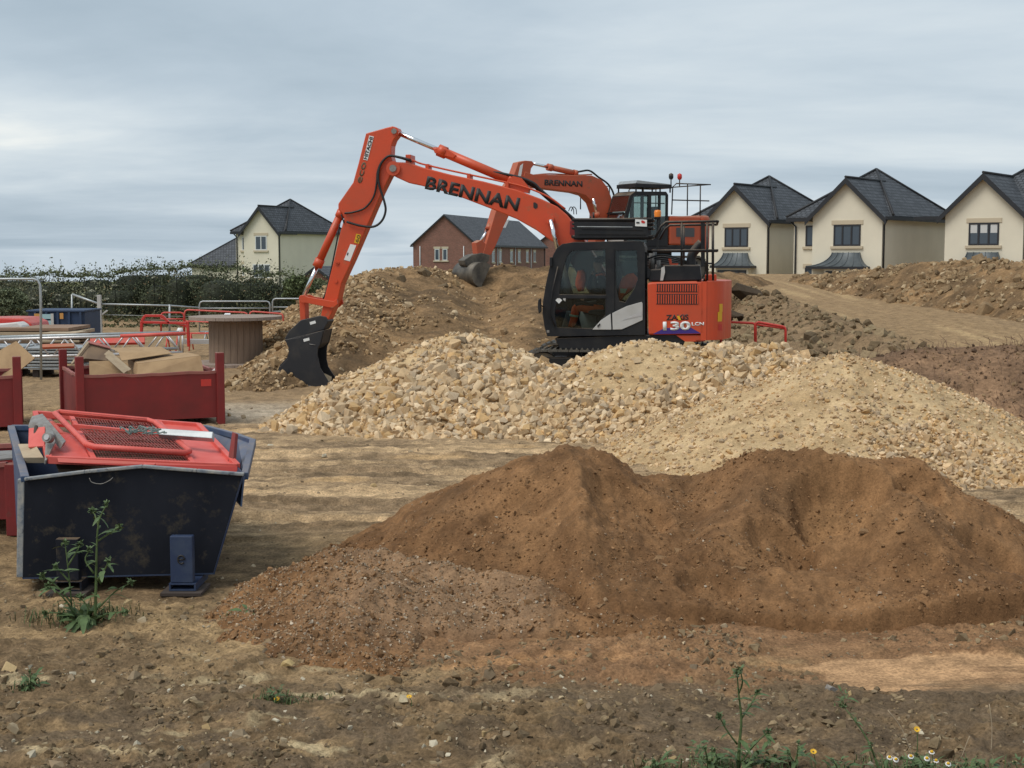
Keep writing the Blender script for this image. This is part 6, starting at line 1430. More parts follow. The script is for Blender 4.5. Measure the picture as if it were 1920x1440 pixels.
# ---- red steel barrier panels thrown in
def frame_panel(name, label, corners, r, m, round_=0.0, bars=(), sheets=(), mesh=None, zoff=0.0):
    P = [at(*c) for c in corners]; o0 = sum(P, Vector()) / 4; P = [p - o0 + Vector((0, 0, zoff)) for p in P]
    def uv(u, v): return P[0] * (1 - u) * (1 - v) + P[1] * u * (1 - v) + P[2] * u * v + P[3] * (1 - u) * v
    root = empty(name, o0); tag(root, label, 'barrier', 'red steel barriers in the skip')
    L = [(round_, 0), (1 - round_, 0), (1, round_), (1, 1 - round_), (1 - round_, 1), (round_, 1), (0, 1 - round_), (0, round_)] if round_ else [(0, 0), (1, 0), (1, 1), (0, 1)]
    Q = [uv(*c) for c in L]; f = MB()
    if round_: f.tube(Q + [Q[0], Q[1]], r, 8)
    else:
        for a, b in zip(Q, Q[1:] + Q[:1]): f.bar(a, b, r * 2, r * 2.6)
    f.build('frame', M[m], root, 0 if round_ else 0.004)
    for (u0, v0, u1, v1) in bars: MB().bar(uv(u0, v0), uv(u1, v1), r * 1.7, r * 2.0).build('bar', M[m], root, 0.003)
    for (u0, u1, v0, v1) in sheets: MB().sheet([uv(u0, v0), uv(u1, v0), uv(u1, v1), uv(u0, v1)], 0.006).build('sheet_panel', M[m], root)
    if mesh:
        u0, u1, v0, v1, nu, nv = mesh; mb = MB()
        for k in range(nu + 1): a = u0 + (u1 - u0) * k / nu; mb.tube([uv(a, v0) + Vector((0, 0, random.uniform(-.008, .008))), uv(a + 0.012, v1)], 0.005, 4, False)
        for k in range(nv + 1): a = v0 + (v1 - v0) * k / nv; mb.tube([uv(u0, a), uv((u0 + u1) / 2, a) + Vector((0, 0, random.uniform(-.012, .012))), uv(u1, a)], 0.005, 4, False)
        mb.build('wire_mesh', M['mesh'], root)
    return root
bA = frame_panel('steel_barrier', 'wide flat red steel barrier with wire mesh lying across the skip rim', [(66, 776, 12.0), (372, 799, 11.9), (445, 876, 10.35), (92, 862, 10.25)], 0.022, 'pink', 0,
    bars=((0.22, 0, 0.24, 1), (0.76, 0, 0.77, 1), (0.22, 0.33, 0.77, 0.33), (0.22, 0.62, 0.77, 0.62)), sheets=((0.77, 1.0, 0, 1), (0.0, 0.22, 0.45, 1)), mesh=(0.23, 0.77, 0.02, 0.98, 34, 13))
MB().sheet([at(110, 868, 10.2) - bA.location, at(445, 886, 10.32) - bA.location, at(445, 876, 10.33) - bA.location, at(108, 860, 10.22) - bA.location], 0.012).build('flange', M['red'], bA)
a = at(282, 872, 10.24) - bA.location; MB().box(a.x - .04, a.x + .04, a.y - .05, a.y, a.z - .01, a.z + .012).build('hinge_lug', M['pink'], bA)
frame_panel('steel_barrier', 'rounded red tube barrier frame lying askew on top of the skip load', [(100, 776, 11.7), (288, 793, 11.75), (360, 855, 10.5), (166, 842, 10.45)], 0.024, 'pink', 0.06, bars=((0.05, 0.45, 0.97, 0.5),), mesh=(0.1, 0.95, 0.5, 0.97, 26, 6), zoff=0.02)
frame_panel('steel_barrier', 'dark red barrier frame buried under the others at the back of the skip', [(85, 770, 12.3), (345, 790, 12.2), (385, 830, 11.3), (120, 806, 11.4)], 0.022, 'red', 0.08, bars=((0, 0.5, 1, 0.5),), sheets=((0.62, 1.0, 0.1, 0.95),), zoff=-0.05)
board('brown_board', 'dirty brown board lying under the red barriers inside the skip', 'board', [(75, 800, 11.9), (372, 815, 11.8), (420, 892, 10.45), (110, 885, 10.4)], -0.02, 'carddark')
# lifting bracket, grey, hooked over the left end
hb = empty('lifting_bracket', at(85, 820, 10.9)); tag(hb, 'greasy grey steel bracket with round bolt at the left end of the skip load', 'bracket')
hl = hb.location; W = lambda px, py, Y: at(px, py, Y) - hl
MB().sheet([W(57, 790, 11.2), W(60, 780, 11.4), W(80, 775, 11.4), W(124, 826, 10.6), W(118, 832, 10.5), W(90, 800, 10.9), W(66, 800, 11.1)], 0.05).build('strap', M['grey'], hb, 0.006)
MB().sheet([W(86, 800, 10.75), W(100, 808, 10.7), W(104, 826, 10.5), W(97, 840, 10.35), W(88, 862, 10.22), W(84, 862, 10.22), W(86, 830, 10.45)], 0.04).build('hook_plate', M['grey'], hb, 0.006)
c = W(94, 822, 10.42); MB().tube([c, c + Vector((-0.01, -0.05, 0.015))], 0.038, 16).build('bolt_ring', M['grey'], hb); MB().tube([c + Vector((0, -.03, .01)), c + Vector((-0.01, -0.058, 0.018))], 0.022, 14).build('bolt', M['alu'], hb)
MB().tube([W(68, 800, 11.0), W(66, 815, 10.9), W(68, 822, 10.85)], 0.016, 7).build('latch', M['darktim'], hb)
MB().sheet([W(54, 803, 11.05), W(84, 800, 10.95), W(83, 836, 10.6), W(53, 838, 10.65)], 0.012).build('red_plate', M['pink'], hb)
board('wooden_board', 'weathered board end jammed in the left corner of the skip', 'board', [(40, 842, 10.9), (72, 842, 10.7), (88, 868, 10.4), (50, 868, 10.5)], -0.05, 'paletim')
board('timber_post', 'dark red-brown upright board in the right corner of the skip', 'board', [(430, 884, 10.55), (441, 884, 10.5), (447, 814, 10.6), (441, 811, 10.65)], 0.03, 'darkred')
rp = MB(); rr_ = random.Random(4)
for k in range(7):
    x0 = 232 + 9 * k; P = [at(x0 + rr_.uniform(-10, 10), 832 + rr_.uniform(-6, 6) + 0.05 * k, 10.75) + Vector((0, 0, .09))]
    for j in range(5): P.append(at(x0 + 12 * j * rr_.uniform(.3, 1) + rr_.uniform(-6, 6), 830 + rr_.uniform(-7, 9), 10.75) + Vector((0, 0, .09 + rr_.uniform(0, .02))))
    rp.tube(catmull(P, 4), 0.006, 5)
tag(rp.build('rope', M['rope'], None), 'tangle of frayed green rope on the red barriers in the skip', 'rope')
MB_ = MB().sheet([at(300, 838, 10.95) + Vector((0, 0, .07)), at(402, 846, 10.8) + Vector((0, 0, .07)), at(404, 838, 10.85) + Vector((0, 0, .09)), at(302, 831, 11.0) + Vector((0, 0, .09))], 0.05); tag(MB_.build('steel_channel', M['gal'], None, 0.006), 'short grey steel channel lying on the red barriers', 'steel channel')

# ---- red stillages
def stillage(name, label, base, yaw, w, d, h, ph, rimm='rimred', legs=0.1):
    root = empty(name, (base.x, base.y, 0), yaw); tag(root, label, 'stillage', 'dark red steel stillages'); t = 0.035
    def plate(a, b):
        mb = MB(); L = (Vector(b) - Vector(a)); mb.bar((*a, (h + legs) / 2), (*b, (h + legs) / 2), 0.02, h - legs); return mb
    for nm, a, b in (('front_plate', (0.05, 0.0), (w - 0.05, 0.0)), ('side_plate', (0, 0.05), (0, d - 0.05)), ('back_plate', (0.05, d), (w - 0.05, d)), ('side_plate', (w, 0.05), (w, d - 0.05))):
        o = plate(a, b).build(nm, M['darkred'], root)
        mb = MB(); n = 14; P = [Vector((a[0] + (b[0] - a[0]) * k / n, a[1] + (b[1] - a[1]) * k / n, h + 0.005 * math.sin(k * 1.7 + w) - (0.01 if 4 < k < 9 else 0))) for k in range(n + 1)]
        for p, q in zip(P[:-1], P[1:]): mb.bar(p, q, 0.045, 0.04)
        mb.build('rim', M[rimm], o)
    MB().box(0.04, w - 0.04, 0.04, d - 0.04, legs, legs + 0.03).build('floor_plate', M['darkred'], root)
    for x in (0, w):
        for y in (0, d): MB().box(x - 0.055, x + 0.055, y - 0.055, y + 0.055, 0.0, ph if (x == 0 or y == 0) else h + 0.02).build('corner_post', M['darkred'], root, 0.008)
    return root
b2 = gp(152, 808); st2 = stillage('stillage', 'dark red steel stillage full of brown cardboard behind the skip', b2, math.radians(25), 1.96, 1.75, 0.76, 1.04)
sticker_p = Vector((1.86, -0.012, 0.62)); MB().box(1.68, 1.83, -0.016, -0.0105, 0.56, 0.66).build('sticker', M['red'], st2)
b1 = gp(38, 812); r1 = Vector((b1.x - 1.9, b1.y - 0.68, 0)); stillage('stillage', 'dark red steel stillage cut by the left edge, holding an upright cardboard sheet', r1, math.radians(19), 2.0, 1.35, 0.78, 1.06)
b3 = gp(28, 1003); stillage('stillage', 'nearer dark red stillage at the left edge just beside the blue skip', Vector((b3.x - 1.7, b3.y, 0)), 0.0, 1.7, 1.2, 0.62, 0.63, legs=0.14)
board('grey_sheet', 'dull grey sheet lying over the stillage beside the skip', 'sheet', [(-60, 868, 12.2), (27, 862, 12.25), (24, 848, 12.8), (-60, 852, 12.8)], 0.02, 'grey')
# cardboard and panels in the stillages
GC = 'cardboard in the stillages'
def carton(name, label, faces, m='card'):
    o0 = at(*faces[0][0]); mb = MB()
    for f in faces: mb.sheet([at(*c) - o0 for c in f], 0.012)
    o = mb.build(name, M[m], None); o.location = o0; tag(o, label, 'cardboard', GC); return o
carton('cardboard_box', 'large crushed cardboard box on the right of the middle stillage', [[(257, 708, 20.0), (384, 708, 20.1), (376, 668, 20.25), (258, 683, 20.15)], [(258, 683, 20.15), (376, 668, 20.25), (352, 662, 20.9), (241, 671, 20.8)], [(257, 708, 20.0), (258, 683, 20.15), (241, 671, 20.8), (242, 700, 20.7)]])
carton('cardboard_sheet', 'slanted brown cardboard flap across the middle of the stillage', [[(222, 660, 20.5), (228, 676, 20.2), (322, 662, 20.6), (302, 650, 21.0), (206, 652, 20.9)]])
carton('cardboard_sheet', 'upright cardboard side showing at the left of the middle stillage', [[(168, 705, 20.0), (245, 708, 20.1), (240, 682, 20.2), (200, 677, 20.2), (167, 678, 20.1)]])
carton('cardboard_sheet', 'pale layered cardboard edge leaning in the stillage', [[(195, 664, 20.1), (204, 656, 20.15), (246, 692, 20.05), (236, 698, 20.0)], [(197, 669, 20.05), (203, 662, 20.1), (240, 694, 20.0), (232, 700, 19.98)]], 'paletim')
carton('cardboard_sheet', 'dark brown panel with a red edge propped like a tent in the stillage', [[(134, 682, 20.3), (166, 643, 20.6), (207, 654, 20.5), (200, 676, 20.3), (160, 672, 20.25)]], 'carddark')
board('red_edge_strip', 'bleached red strip along the top of the dark propped panel', 'strip', [(164, 644, 20.55), (207, 655, 20.45), (206, 651, 20.5), (166, 640, 20.6)], 0.02, 'rimred')
board('wood_strip', 'pale wooden strip leaning up the left side of the tent panel', 'strip', [(133, 683, 20.25), (137, 683, 20.25), (168, 643, 20.55), (164, 641, 20.55)], 0.02, 'paletim')
carton('cardboard_sheet', 'tan cardboard sheet standing corner-up in the left stillage', [[(-40, 705, 20.2), (24, 706, 20.1), (66, 672, 20.2), (31, 640, 20.4), (0, 661, 20.4), (-40, 680, 20.3)]])
carton('cardboard_sheet', 'brown cardboard scrap low at the back of the middle stillage', [[(110, 690, 20.9), (150, 690, 20.8), (150, 683, 20.9), (112, 684, 21.0)]])
carton('plastic_scrap', 'scrap of white plastic sticking up at the right post of the middle stillage', [[(386, 704, 20.0), (404, 704, 20.0), (403, 691, 20.05)]], 'tarp')

# ---- cable drum
dc = gp(443, 684); dr = empty('cable_drum', (dc.x, dc.y, 0)); tag(dr, 'big wooden cable drum standing on its flange behind the stillage', 'cable drum')
Rf, Rb, Hd = 1.03, 0.575, 1.10
nst = 26; stm = None
for k in range(nst):
    a = 2 * PI * k / nst; w_ = 2 * PI * Rb / nst * 0.985
    if stm is None:
        stm = MB().box(-w_ / 2, w_ / 2, -0.02, 0.02, 0.07, Hd - 0.075).mesh('stave'); stm.materials.append(M['wood'])
    o = link('stave', stm, dr); o.location = (Rb * math.cos(a), Rb * math.sin(a), random.uniform(-.004, .004)); o.rotation_euler = (0, 0, a + PI / 2 + random.uniform(-.012, .012))
MB().lathe([(0.001, 0.05), (Rb - 0.03, 0.05), (Rb - 0.03, Hd - 0.05), (0.001, Hd - 0.05)], 24).build('core', M['darktim'], dr)
for z0, nm in ((0.0, 'bottom_flange'), (Hd - 0.07, 'top_flange')):
    fl = MB(); fo = None; nb = 12
    for k in range(nb):
        x0 = -Rf + 2 * Rf * k / nb + 0.004; x1 = -Rf + 2 * Rf * (k + 1) / nb - 0.004
        P = []; ss = 7
        for j in range(ss + 1): x = x0 + (x1 - x0) * j / ss; P.append((x, -math.sqrt(max(0.0005, Rf * Rf - x * x))))
        for j in range(ss, -1, -1): x = x0 + (x1 - x0) * j / ss; P.append((x, math.sqrt(max(0.0005, Rf * Rf - x * x))))
        mb = MB().prism(P, z0, z0 + 0.068 + random.uniform(-.004, .004), ax='xy')
        if fo is None: fo = empty(nm); fo.parent = dr; fo.rotation_euler = (0, 0, 0.5)
        mb.build('plank', M['woodtop'], fo)
board('paper_note', 'small white paper lying on top of the cable drum', 'paper', [(420, 590, 31.9), (432, 590, 31.9), (432, 587.5, 32.1), (422, 587.5, 32.1)], 0.004, 'white')

# ---- fences and barriers
def tubes(name, label, cat, mat_, parts, group=None):
    """frame of bent tube: parts = list of (part name, [(px, py, Y) ...], r)"""
    P0 = at(*parts[0][1][0]); root = empty(name, (P0.x, P0.y, 0)); tag(root, label, cat, group); o0 = Vector((P0.x, P0.y, 0))
    for nm, P, r in parts: MB().tube([at(*p) - o0 for p in P], r, 8).build(nm, M[mat_], root)
    return root
tubes('site_fence', 'tall galvanised site fence panel with a bent corner at the left edge', 'fence', 'gal', [('top_rail', [(-250, 524, 26.7), (63, 523, 26.7), (71, 526, 26.7), (75, 534, 26.7), (76.5, 560, 26.7), (77, 712, 26.7)], 0.024), ('mid_rail', [(-250, 690, 26.7), (77, 690, 26.7)], 0.018)])
GF = 'wire fence along the hedge'
tubes('wire_fence', 'low wire fence with a slanting top rail left of the concrete post', 'fence', 'gal', [('rail', [(136, 552, 44.5), (186, 570, 44)], 0.035), ('post', [(135, 552, 44.5), (134, 622, 44.5)], 0.03)], GF)
tubes('wire_fence', 'low wire fence running right from the concrete post to the grey barrier', 'fence', 'gal', [('rail', [(187, 570, 44), (318, 573, 44.5), (374, 577, 45)], 0.028), ('post', [(318, 571, 44.5), (318, 625, 44.5)], 0.035), ('wire', [(187, 590, 44), (374, 594, 45)], 0.008)], GF)
po = MB(); pb = at(186, 553, 44); po.box(pb.x - .06, pb.x + .06, 43.94, 44.06, 0, pb.z); po.bar((pb.x - .02, 44, 0.55), (pb.x + .25, 44, 0.75), 0.05, 0.05).bar((pb.x + .02, 44, 0.55), (pb.x - .2, 44, 0.75), 0.04, 0.04)
tag(po.build('fence_post', M['cabwhite'], None, 0.01), 'pale concrete fence post in front of the hedge', 'post')
def barrier(label, x0, x1, y0, y1, Y, m, group, bot, r=0.022, mids=()):
    c = 6
    parts = [('frame', [(x0, bot, Y), (x0, y0 + c, Y), (x0 + c * .3, y0 + c * .3, Y), (x0 + c, y0, Y), (x1 - c, y1, Y), (x1 - c * .3, y1 + c * .3, Y), (x1, y1 + c, Y), (x1, bot, Y)], r), ('bottom_rail', [(x0, bot, Y), (x1, bot, Y)], r)]
    for m_ in mids: parts.append(('rail', [(x0, y0 + m_, Y), (x1, y1 + m_, Y)], r * 0.8))
    o = tubes('barrier', label, 'barrier', m, parts, group); o0 = o.location
    for px in (x0 + 12, x1 - 12):
        p = at(px, bot, Y); MB().tube([Vector((p.x, Y, p.z)) - o0, Vector((p.x, Y - 0.25, 0.02)) - o0], r * .9, 6).tube([Vector((p.x, Y, p.z)) - o0, Vector((p.x, Y + 0.25, 0.02)) - o0], r * .9, 6).build('foot', M[m], o)
    return o
barrier('grey galvanised barrier behind the cable drum', 374, 506, 565, 565, 40, 'gal', 'grey barriers', 622, mids=(13,))
barrier('grey galvanised barrier between cable drum and excavator bucket', 511, 610, 560, 560, 40, 'gal', 'grey barriers', 620, mids=(16, 24))
barrier('red tube barrier right behind the cable drum, left half', 346, 464, 581, 586, 36, 'pink', 'red yard barriers', 625, mids=(21,))
barrier('red tube barrier with its end post right of the cable drum', 468, 531, 584, 588, 35.5, 'pink', 'red yard barriers', 629)
barrier('red tube barrier standing between trestle and drum', 302, 345, 586, 586, 35, 'red', 'red yard barriers', 628, mids=(12,))
barrier('red steel barrier right of the excavator counterweight', 1352, 1417, 603, 606, 26.0, 'red', 'red barriers beside the machine', 690, 0.025)
barrier('red steel barrier further right, its end leaning at the stone heap', 1416, 1473, 604, 612, 25.7, 'red', 'red barriers beside the machine', 690, 0.025, mids=(4,))
tr = empty('red_trestle', gp(308, 690)); tag(tr, 'rusty red steel trestle piled with scrap left of the cable drum', 'trestle'); tl = tr.location; W = lambda px, py, Y: at(px, py, Y) - tl
t_ = MB()
for Y in (32.4, 33.6): 
    for a, b in (((264, 650), (266, 602)), ((266, 602), (272, 592)), ((272, 592), (304, 592)), ((304, 592), (318, 606)), ((352, 602), (354, 650)), ((266, 604), (352, 606))): t_.bar(W(*a, Y), W(*b, Y), 0.09, 0.06)
t_.build('frame', M['red'], tr, 0.01)
for k, (a, b, m) in enumerate((((283, 603), (345, 607), 'timber'), ((270, 600), (330, 602), 'carddark'), ((300, 598), (352, 612), 'red'), ((288, 606), (318, 604), 'tarp'))):
    MB().bar(W(*a, 32.8 + .15 * k), W(*b, 32.9 + .15 * k), 0.14, 0.05).build('scrap_bar', M[m], tr)
pl_ = at(338, 620, 32); tag(MB().tube([(pl_.x, 32, pl_.z - .12), (pl_.x - .01, 32, pl_.z), (pl_.x + .0, 32, pl_.z + .06)], [0.07, 0.08, 0.05], 8).build('paint_tin', M['white'], None), 'small white tub on the trestle scrap', 'tub')
board('concrete_kerb', 'pale concrete kerb lying on the ground left of the cable drum', 'kerb', [(345, 645, 34), (398, 645, 34), (398, 637, 34), (345, 636, 34)], -0.2, 'cabwhite')
# ---- stacked trusses and decking
def truss(label, x0, y0, x1, y1, Y, dep, m='alu', red=False, n=9):
    A = at(x0, y0, Y); B = at(x1, y1, Y); root = empty('lattice_beam', (A.x, Y, 0)); tag(root, label, 'lattice beam', 'aluminium lattice beams'); o0 = root.location; A = A - o0; B = B - o0; dn = Vector((0, 0, -dep))
    MB().tube([A, B], 0.03, 8).build('top_chord', M[m], root); MB().tube([A + dn, B + dn], 0.03, 8).build('bottom_chord', M[m], root)
    for k in range(n):
        t0, t1 = (k + .1) / n, (k + .9) / n; a = A.lerp(B, t0) + (dn if k % 2 else Vector()); b = A.lerp(B, t1) + (Vector() if k % 2 else dn); MB().tube([a, b], 0.019, 6).build('diagonal', M['alu'], root)
    MB().tube([B, B + dn], 0.022, 6).build('end_post', M['alu'], root)
truss('long aluminium lattice beam lying in front of the timber stack', -120, 640, 342, 627, 27.6, 0.36, n=15)
truss('aluminium lattice beam half hidden behind the long one', -80, 634, 335, 623, 28.4, 0.33, 'gal', n=13)
tag(MB().tube([at(226, 630, 27.2), at(348, 625, 27.3)], 0.035, 8).build('red_pole', M['pink'], None), 'faded red pole lying on the end of the lattice beams', 'pole')
def stack(name, label, cat, mname, x0, x1, ytop, Y, n, th, dep, m, gap=0.02, jitter=0.05, group=None, z0=None):
    A = at(x0, ytop, Y); B = at(x1, ytop, Y); root = empty(name, (A.x, Y, 0)); tag(root, label, cat, group); Wd = B.x - A.x
    for k in range(n):
        z1 = A.z - k * (th + gap); j = random.uniform(-jitter, jitter); MB().box(j, Wd + j + random.uniform(-jitter, jitter), 0, dep, max(0.01, z1 - th), z1).build(mname, M[m if isinstance(m, str) else m[k % len(m)]], root, 0.006)
    zb = A.z - n * (th + gap)
    if zb > 0.05:
        for f in (0.15, 0.85): MB().box(Wd * f - .06, Wd * f + .06, 0.05, dep, 0.0, zb + gap - .002).build('bearer', M['darktim'], root)
stack('decking_stack', 'stack of grey galvanised decking boards between the two stillages', 'decking stack', 'deck_board', 48, 152, 652, 27.9, 7, 0.045, 1.0, 'gal', 0.022)
stack('decking_stack', 'stack of grey decking boards at the left edge behind the cardboard', 'decking stack', 'deck_board', -110, 40, 650, 28.0, 7, 0.045, 1.0, 'gal', 0.022)
stack('timber_stack', 'stack of old brown timber planks behind the lattice beams', 'timber stack', 'plank', -110, 136, 615, 30.5, 8, 0.07, 1.6, ('timber', 'paletim', 'timber', 'carddark'), 0.02, 0.10)
stack('timber_stack', 'low stack of rough timber right of the planks', 'timber stack', 'plank', 86, 160, 624, 30.0, 4, 0.05, 0.8, ('paletim', 'timber'), 0.03, 0.15)
board('orange_plank', 'orange painted plank lying under the lattice beam', 'plank', [(80, 655, 27.4), (140, 653, 27.4), (140, 647, 27.5), (80, 649, 27.5)], 0.05, 'orange2')
board('red_hoarding', 'bright red panel behind the lattice beams', 'panel', [(170, 648, 29.6), (272, 646, 29.6), (272, 634, 29.8), (170, 636, 29.8)], 0.06, 'red')
# covered red load at the left
rl = MB(); P = [at(a, b, 31.5) for a, b in ((-80, 618), (62, 618), (58, 606), (40, 597), (0, 596), (-80, 598))]; q0 = P[0]
rl.prism([(p.x - q0.x, p.z - q0.z) for p in P], 0, 1.2); o = rl.build('red_tarpaulin', M['red'], None, 0.03); o.location = q0; tag(o, 'crumpled dark red tarpaulin over a load at the left edge', 'tarpaulin')
P = [at(a, b, 30.9) for a, b in ((-80, 617), (44, 617), (40, 610), (31, 604), (5, 607), (-80, 612))]; q0 = P[0]
wl = MB(); wl.prism([(p.x - q0.x, p.z - q0.z) for p in P], 0, 0.5); o = wl.build('white_sheeting', M['tarp'], None, 0.03); o.location = q0; tag(o, 'fold of white sheeting on the timber stack at the left edge', 'sheeting')
# far blue container
bcx0, bcx1 = at(52, 600, 38).x, at(158, 600, 38).x; zc = at(100, 585, 38).z; bc_ = empty('blue_container', (bcx0, 38, 0)); tag(bc_, 'far blue steel container with orange and pale posters below the hedge', 'container'); Wc = bcx1 - bcx0
bm_ = MB(); n = 15
bm_.prism([(0, 0.05), (0.12, 0), (Wc - 0.12, 0), (Wc, 0.05), (Wc, 1.5), (0, 1.5)], 0.08, zc, ax='xy'); bm_.build('body', M['farblue'], bc_, 0.01)
MB().box(-0.03, Wc + 0.03, -0.05, 1.55, zc, zc + 0.05).build('rim', M['farblue'], bc_, 0.01)
for k in range(5): MB().box(Wc * (k + .7) / 5 - .03, Wc * (k + .7) / 5 + .03, -0.05, -0.002, 0.1, zc - .003).build('rib', M['farblue'], bc_)
def poster(pa, pb, m, dy=0.06):
    a = at(pa[0], pa[1], 38 - dy); b = at(pb[0], pb[1], 38 - dy); MB().box(a.x - bcx0, b.x - bcx0, -dy - .006, -dy, b.z, a.z).build('poster', M[m], bc_)
poster((64, 588), (75, 599), 'post'); poster((77, 589), (100, 598), 'poster', .062); poster((80, 601), (101, 611), 'poster', .062); poster((95, 588), (101, 611), 'cabwhite', .070); poster((112, 587), (119, 598), 'post')

# ================================================================== weeds and flowers
def leaf_mesh(name, L, Wd, col, curl=0.25, seg=4, lobes=0.0):
    V = []; F = []
    for k in range(seg + 1):
        t = k / seg; w_ = Wd * math.sin(PI * min(0.97, 0.06 + t * 0.94)) ** 0.8 * (1 + lobes * (k % 2)); z = -curl * L * t * t
        V += [(t * L, -w_, z + 0.15 * w_), (t * L, 0, z), (t * L, w_, z + 0.15 * w_)]
    for k in range(seg):
        for j in range(2): F.append((k * 3 + j, k * 3 + j + 1, k * 3 + j + 4, k * 3 + j + 3))
    me = mesh_np(name, np.array(V), np.array(F), np.repeat(np.array([col]), len(V), 0), True); me.materials.append(M['weed']); return me
LEAF = [leaf_mesh('leaf', 0.10, 0.014, (0.080, 0.120, 0.048), 0.5, 5, 0.25), leaf_mesh('leaf', 0.12, 0.018, (0.095, 0.140, 0.058), 0.7, 6, 0.3), leaf_mesh('leaf', 0.055, 0.010, (0.115, 0.160, 0.072), 0.2, 4, 0.2), leaf_mesh('leaf', 0.08, 0.022, (0.090, 0.130, 0.056), 0.8, 5, 0.2)]
stem_col = np.array([[0.10, 0.14, 0.055]])
def stem_obj(P, r0, r1, parent, name='stem'):
    Q = catmull(P, 4); n = len(Q); mb = MB(); mb.tube(Q, [r0 + (r1 - r0) * i / (n - 1) for i in range(n)], 6); o = mb.build(name, M['weed'], parent)
    a = o.data.attributes.new('col', 'FLOAT_COLOR', 'POINT'); c = np.ones((len(o.data.vertices), 4), np.float32); c[:, :3] = stem_col; a.data.foreach_set('color', c.ravel()); return Q
def put_leaf(parent, p, az, el, s, k):
    o = link('leaf', LEAF[k], parent); o.location = p; o.rotation_euler = (random.uniform(-.4, .4), -el, az); o.scale = (s, s, s)
def bud(parent, p, r, col=(0.10, 0.14, 0.06)):
    rg = np.random.default_rng(int(abs(p[0] * 1e4)) % 9999); n = 22; u = rg.normal(size=(n, 3)); u /= np.linalg.norm(u, axis=1)[:, None]
    leaf_cloud('bud', np.array(p)[None] + u * r * rg.uniform(.3, 1, (n, 1)), rg.uniform(.4, .9, n) * r * 0.8, np.repeat(np.array([col]), n, 0) * rg.uniform(.7, 1.3, (n, 1)), rg, parent, 'weed')
def weed(label, base, stalks, nrosette, seed, rs=1.0):
    """stalks: list of point lists (px, py) read off at the base's distance; first is the main stem"""
    random.seed(seed); g = gp(*base); gz0 = float(gz(np.array([g.x]), np.array([g.y]))[0]); root = empty('weed_plant', (g.x, g.y, gz0 - 0.01)); tag(root, label, 'weed'); o0 = root.location
    for si, P in enumerate(stalks):
        dy = random.uniform(-.10, .10); W3 = [at(px, py, g.y + dy * (i / max(1, len(P) - 1))) - o0 for i, (px, py) in enumerate(P)]
        Q = stem_obj(W3, 0.010 * rs if si == 0 else 0.006 * rs, 0.003 * rs, root)
        for i in range(3, len(Q), 2):
            for _k in range(random.choice((1, 2, 2, 3))):
                put_leaf(root, Q[i], random.uniform(0, 2 * PI), random.uniform(0.0, 0.9), random.uniform(0.45, 0.95) * rs * (1.1 - 0.5 * i / len(Q)), random.choice((0, 1, 2)))
        for k in range(5): put_leaf(root, Q[-1], k * 1.3 + random.random(), random.uniform(0.2, 1.0), random.uniform(0.4, 0.7) * rs, 2)
        bud(root, Q[-1], 0.020 * rs)
    for k in range(int(nrosette * 1.7)):
        az = random.uniform(0, 2 * PI); d = random.uniform(0.01, 0.09) * rs; put_leaf(root, (d * math.cos(az), d * math.sin(az), 0.02 + random.uniform(0, .07)), az, random.uniform(-0.1, 1.2), random.uniform(0.35, 1.15) * rs, random.choice((0, 1, 2, 2, 3)))
    return root
weed('tall branching green weed growing in front of the blue skip', (160, 1172), [
    [(178, 1172), (180, 1100), (181, 1040), (185, 980), (200, 945)], [(182, 1015), (205, 1000), (224, 988)], [(184, 985), (178, 965), (172, 958)], [(180, 1090), (198, 1065), (203, 1050)],
    [(136, 1172), (133, 1120), (127, 1060), (122, 1018)], [(130, 1090), (112, 1070), (105, 1060)], [(134, 1130), (105, 1098), (80, 1080)], [(128, 1060), (146, 1030), (150, 1020)], [(185, 1140), (215, 1110), (246, 1092)], [(140, 1150), (118, 1120), (90, 1098)], [(176, 1075), (160, 1050), (168, 1030)], [(150, 1165), (120, 1150), (85, 1150)], [(170, 1165), (205, 1150), (235, 1148)], [(160, 1165), (165, 1140), (150, 1120)]], 46, 11, 1.2)
weed('tall green weed with side shoots at the bottom right of the foreground', (1388, 1452), [
    [(1384, 1452), (1386, 1400), (1390, 1350), (1385, 1300), (1382, 1262)], [(1391, 1346), (1408, 1320), (1420, 1298)], [(1382, 1395), (1362, 1368), (1348, 1342)], [(1388, 1430), (1415, 1396), (1440, 1372)], [(1385, 1300), (1392, 1280), (1388, 1256)]], 26, 12, 0.85)
weed('small green weed right of the tall foreground one', (1490, 1450), [[(1488, 1450), (1494, 1420), (1497, 1392)], [(1490, 1430), (1478, 1412)]], 14, 13, 0.6)
weed('leafy weed at the bottom edge left of the tall one', (1330, 1456), [[(1330, 1456), (1326, 1425), (1322, 1402)], [(1335, 1450), (1345, 1425), (1338, 1405)]], 30, 14, 0.7)
weed('bent green weed with a long bare stem at the bottom right', (1660, 1462), [[(1655, 1462), (1628, 1390), (1598, 1345), (1582, 1326)], [(1640, 1420), (1632, 1395)]], 10, 15, 0.6)
weed('green tuft under the white flowers at the bottom edge', (1735, 1462), [[(1735, 1462), (1715, 1430), (1690, 1422)], [(1740, 1462), (1730, 1430), (1718, 1415)]], 40, 16, 0.55)
weed('low green weed beside the yellow stone at the left edge', (58, 1290), [[(56, 1290), (57, 1272), (55, 1258)]], 26, 17, 0.55)
weed('sparse green weed on the gravel in the left foreground', (520, 1315), [[(515, 1315), (520, 1304), (522, 1296)]], 18, 18, 0.5)
weed('faint low weed at the foot of the sand spill', (470, 1168), [], 24, 19, 0.7)
weed('leafy weed at the bottom edge beside the tall weed shoots', (1425, 1462), [[(1425, 1462), (1440, 1430), (1452, 1418)]], 22, 20, 0.6)
